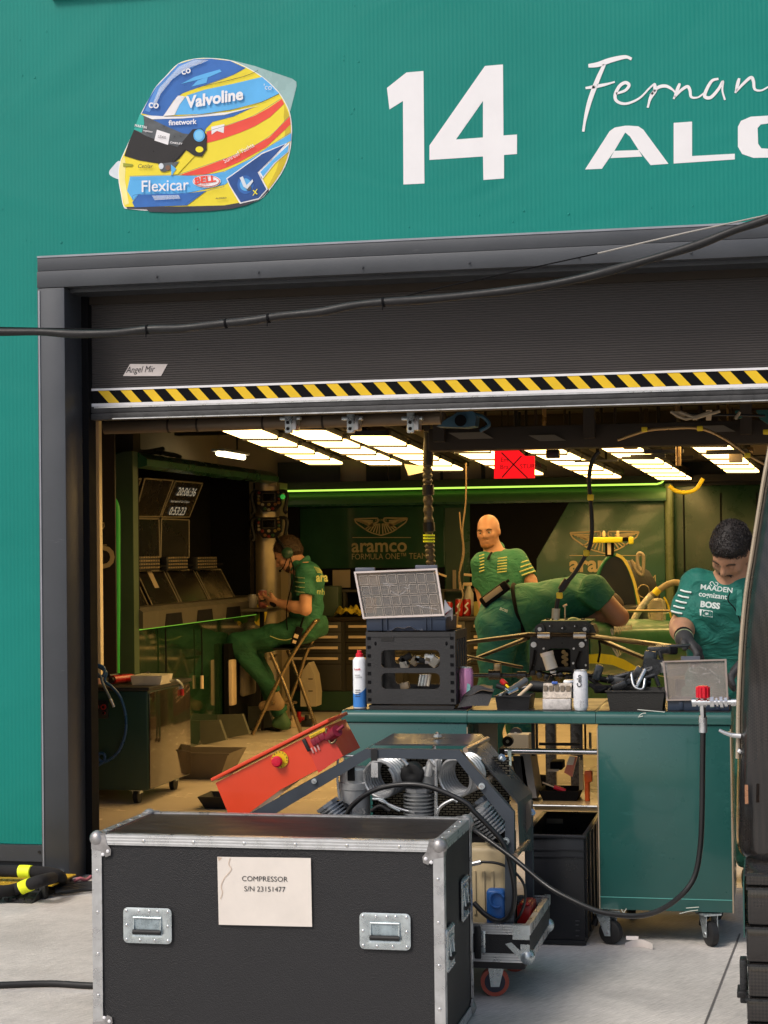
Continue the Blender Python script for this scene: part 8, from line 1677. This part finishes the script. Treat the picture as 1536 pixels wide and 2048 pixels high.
a = MB(); bl0 = pel + up_ * .085; u1 = V((-up_.z, 0, up_.x)); 
a.tube([bl0 + u1 * .165 * math.cos(t) + V((0, .165 * math.sin(t), 0)) for t in np.linspace(0, 2 * math.pi, 22)], .012, pitch, sm=1); a.make('belt', m3)
a = MB(); a.tube([Q(1012, 1220, -.185), Q(1009, 1232, -.195), Q(1010, 1250, -.20), Q(1009, 1272, -.19)], .0045, printw); a.text('BOSS', Q(999, 1219, -.225), V((.9, 0, -.35)), V((.35, 0, .9)), .022, printw, off=.004, bold=.03); a.make('trouser_piping', m3, smooth=0)
rd = thing('walkie_talkie', 'black walkie-talkie clipped on the belt of the bending man', 'radio', Q(990, 1188, -.12)); a = MB(); rr2 = (0, -.62, 0); q = Q(990, 1188, -.12)
a.box(q, (.20, .05, .065), pitch, rot=rr2, bev=.012); a.make('case', rd); a = MB(); a.box(q + V((-.01, -.028, .0)), (.13, .006, .035), beige, rot=rr2, bev=.002); a.make('face', rd); a = MB(); a.cyl(Q(1000, 1175, -.12), Q(1018, 1160, -.12), .009, pitch); a.cyl(Q(1004, 1182, -.12), Q(1012, 1176, -.12), .012, pitch); a.make('antenna', rd)

# ---- 4: dark haired man with gloves at the right --------------
Ym = 8.1; s = 1.0
m4 = thing('person', 'dark haired man in teal team shirt and black gloves leaning over the bench at right', 'person', (P(1445, 1300, Ym).x, Ym, .004))
pel, chest, neck = Q(1446, 1370, .12), Q(1444, 1240, .02), Q(1472, 1152, .0)
sn, sf = Q(1397, 1172, .0), Q(1528, 1176, .08); en, ef = Q(1362, 1252, -.02), Q(1560, 1262, -.05); wn, wf_2 = Q(1369, 1279, -.29), Q(1500, 1318, -.38)
hn, hf = Q(1412, 1395, .12), Q(1482, 1395, .12); kn, kf = V((hn.x, Ym, .50)), V((hf.x, Ym, .50)); an, af = V((hn.x - .02, Ym + .05, .09)), V((hf.x + .03, Ym + .05, .09))
hc = Q(1462, 1104, -.06); Fm = frame((-.34, -.62, -.72), (-.12, -.72, .68))
hp, carve, L, E = head_prims(hc, Fm, s)
body = hp + [cap(hc + Fm @ V((0, -.03, -.05)) * s, neck, .060, .064, .03)] + torso_prims(pel, chest, neck, sn, sf, hn, hf, s * .93)
for a_, b_, c_ in ((sn, en, wn), (sf, ef, wf_2)): body += [cap(a_, b_, .054, .048, .03), cap(b_, b_.lerp(c_, .3), .047, .050, .02), cap(b_.lerp(c_, .3), c_, .050, .030, .02)]
for a_, b_, c_ in ((hn, kn, an), (hf, kf, af)): body += [cap(a_, b_, .075, .052, .03), cap(b_, c_, .050, .034, .03)]
hA = hand_prims(wn, (.62, -.55, -.42), (.1, -.5, -.9), .95, .85, -1); hB = hand_prims(wf_2, (-.5, -.3, -.35), (0, -.4, -.9), .98, .6, 1)
sdf_obj('body', body + hA + hB, skin2, m4, .0095, carve=carve)
sdf_obj('shirt', torso_prims(pel, chest, neck, sn, sf, hn, hf, s, 1.04)[:4] + [cap(chest.lerp(neck, .5), neck + V((0, 0, -.02)), .10, .076, .05), cap(sn, sn.lerp(en, .82), .072, .076, .06, True), cap(sf, sf.lerp(ef, .8), .072, .074, .06, True)], shirt, m4, .009, wr=.008, wf=27, seed=4, cuts=[(pel + V((0, 0, -.06)), (0, 0, -1))])
sdf_obj('collar', [cap(neck + V((0, .0, -.01)), neck + V((-.005, -.0, .035)), .080, .076, .01)], shirt, m4, .009, cuts=[(neck + V((0, -.02, .02)), V((-.1, -.7, .7)))])
sdf_obj('trousers', [ell(pel, (.165, .125, .12), None, .05), cap(hn, kn, .095, .075, .05), cap(hf, kf, .095, .075, .05), cap(kn, an, .07, .06, .04, True), cap(kf, af, .07, .06, .04, True)], trou, m4, .014, wr=.01, cuts=[(pel + V((0, 0, .0)), (0, 0, 1))])
for an_ in (an, af): sdf_obj('shoe', [cap((an_.x, Ym + .10, .045), (an_.x, Ym - .12, .04), .042, .036, .02)], pitch, m4, .012)
hm4 = sdf_obj('hair', [ell(L(0, -.020, .044), (.082, .100, .090), Fm, .02), ell(L(0, -.052, -.012), (.078, .062, .058), Fm, .03), ell(L(0, .045, .075), (.058, .040, .038), Fm, .03)], haird, m4, .007, wr=.003, wf=45, seed=6, cuts=[(L(0, .075, .045), Fm @ V((0, .88, -.45)))])
hair_locks(m4, hm4, haird, 1800, .014, .0020, 2, .7)
bd4 = sdf_obj('beard', [ell(L(0, .048, -.090), (.047, .046, .033), Fm, .02), cap(L(-.060, .015, -.04), L(-.040, .058, -.088), .013, .015, .02), cap(L(.060, .015, -.04), L(.040, .058, -.088), .013, .015, .02), cap(L(-.026, .092, -.045), L(.026, .092, -.045), .008, .008, .008)], haird, m4, .007)
hair_locks(m4, bd4, haird, 500, .008, .0012, 3, .6)
eyes(m4, L, s, True)
glv = mat('black_glove', (.035, .035, .037), .65, bump=.3, bscale=200)
sdf_obj('glove', [cap(wn.lerp(en, .04), wn, .034, .034, .01)] + hA, glv, m4, .006, grow=.005, sm=1); sdf_obj('glove', [cap(wf_2.lerp(ef, .10), wf_2, .038, .036, .01)] + hB, glv, m4, .006, grow=.005, sm=1)
a = MB(); dw_ = (en - wn).normalized(); a.cyl(wn + dw_ * .040, wn + dw_ * .066, .041, pitch, n=22); a.cyl(wn + dw_ * .018, wn + dw_ * .028, .0405, mat('glove_cuff_pale', (.3, .35, .2), .6), n=22); a.make('watch', m4)
a = MB(); uu = V((1, .04, -.13)).normalized(); vv = V((.13, 0, 1))
# letters sit on the chest: march each word out of the shirt towards the camera
Yt = Ym - .145
def cw_(t, px, py, size, b=.02, sx=1, dY=0): a.text(t, P(px, py, Yt + dY), uu, vv, size, printw, off=.002, sx=sx, bold=b)
cw_('MAADEN', 1400, 1178, .030, .02, 1.1); cw_('cognizant', 1397, 1192, .031); cw_('BOSS', 1400, 1213, .034, .05, 1.05)
a.ribbon([P(x, y, Yt - .002) for x, y in ((1424, 1172), (1420, 1167), (1424, 1163), (1429, 1169), (1433, 1172), (1436, 1167), (1431, 1164))], .003, printw, (0, -1, 0))
q = [P(x, y, Yt) for x, y in ((1399, 1218), (1425, 1222), (1425, 1235), (1400, 1231))]; a.prism(q, (0, .0015, 0), printw); a.text('JCB', P(1402, 1230, Yt - .003), uu, vv, .028, shirt, off=.001, sx=1.1, bold=.05)
a.make('shirt_print', m4, smooth=0)
a = MB(); a.prism([Q(1474, 1178, -.135), Q(1484, 1180, -.135), Q(1482, 1232, -.175), Q(1472, 1230, -.175)], (0, .006, 0), shirt); a.make('placket', m4, smooth=0)
a = MB(); 
for k in range(5): e0 = sn.lerp(en, .15 + k * .13); a.tube([e0 + V((-.062, -.056, .01)), e0 + V((-.040, -.078, .004)), e0 + V((-.015, -.086, 0))], .004, printw, n=6)
a.make('sleeve_print', m4)
a = MB(); a.tube([Q(1462, 1180, -.13), Q(1456, 1200, -.16), Q(1468, 1215, -.165), Q(1478, 1235, -.165), Q(1484, 1262, -.16)], .0025, pitch); a.make('earpiece_wire', m4)
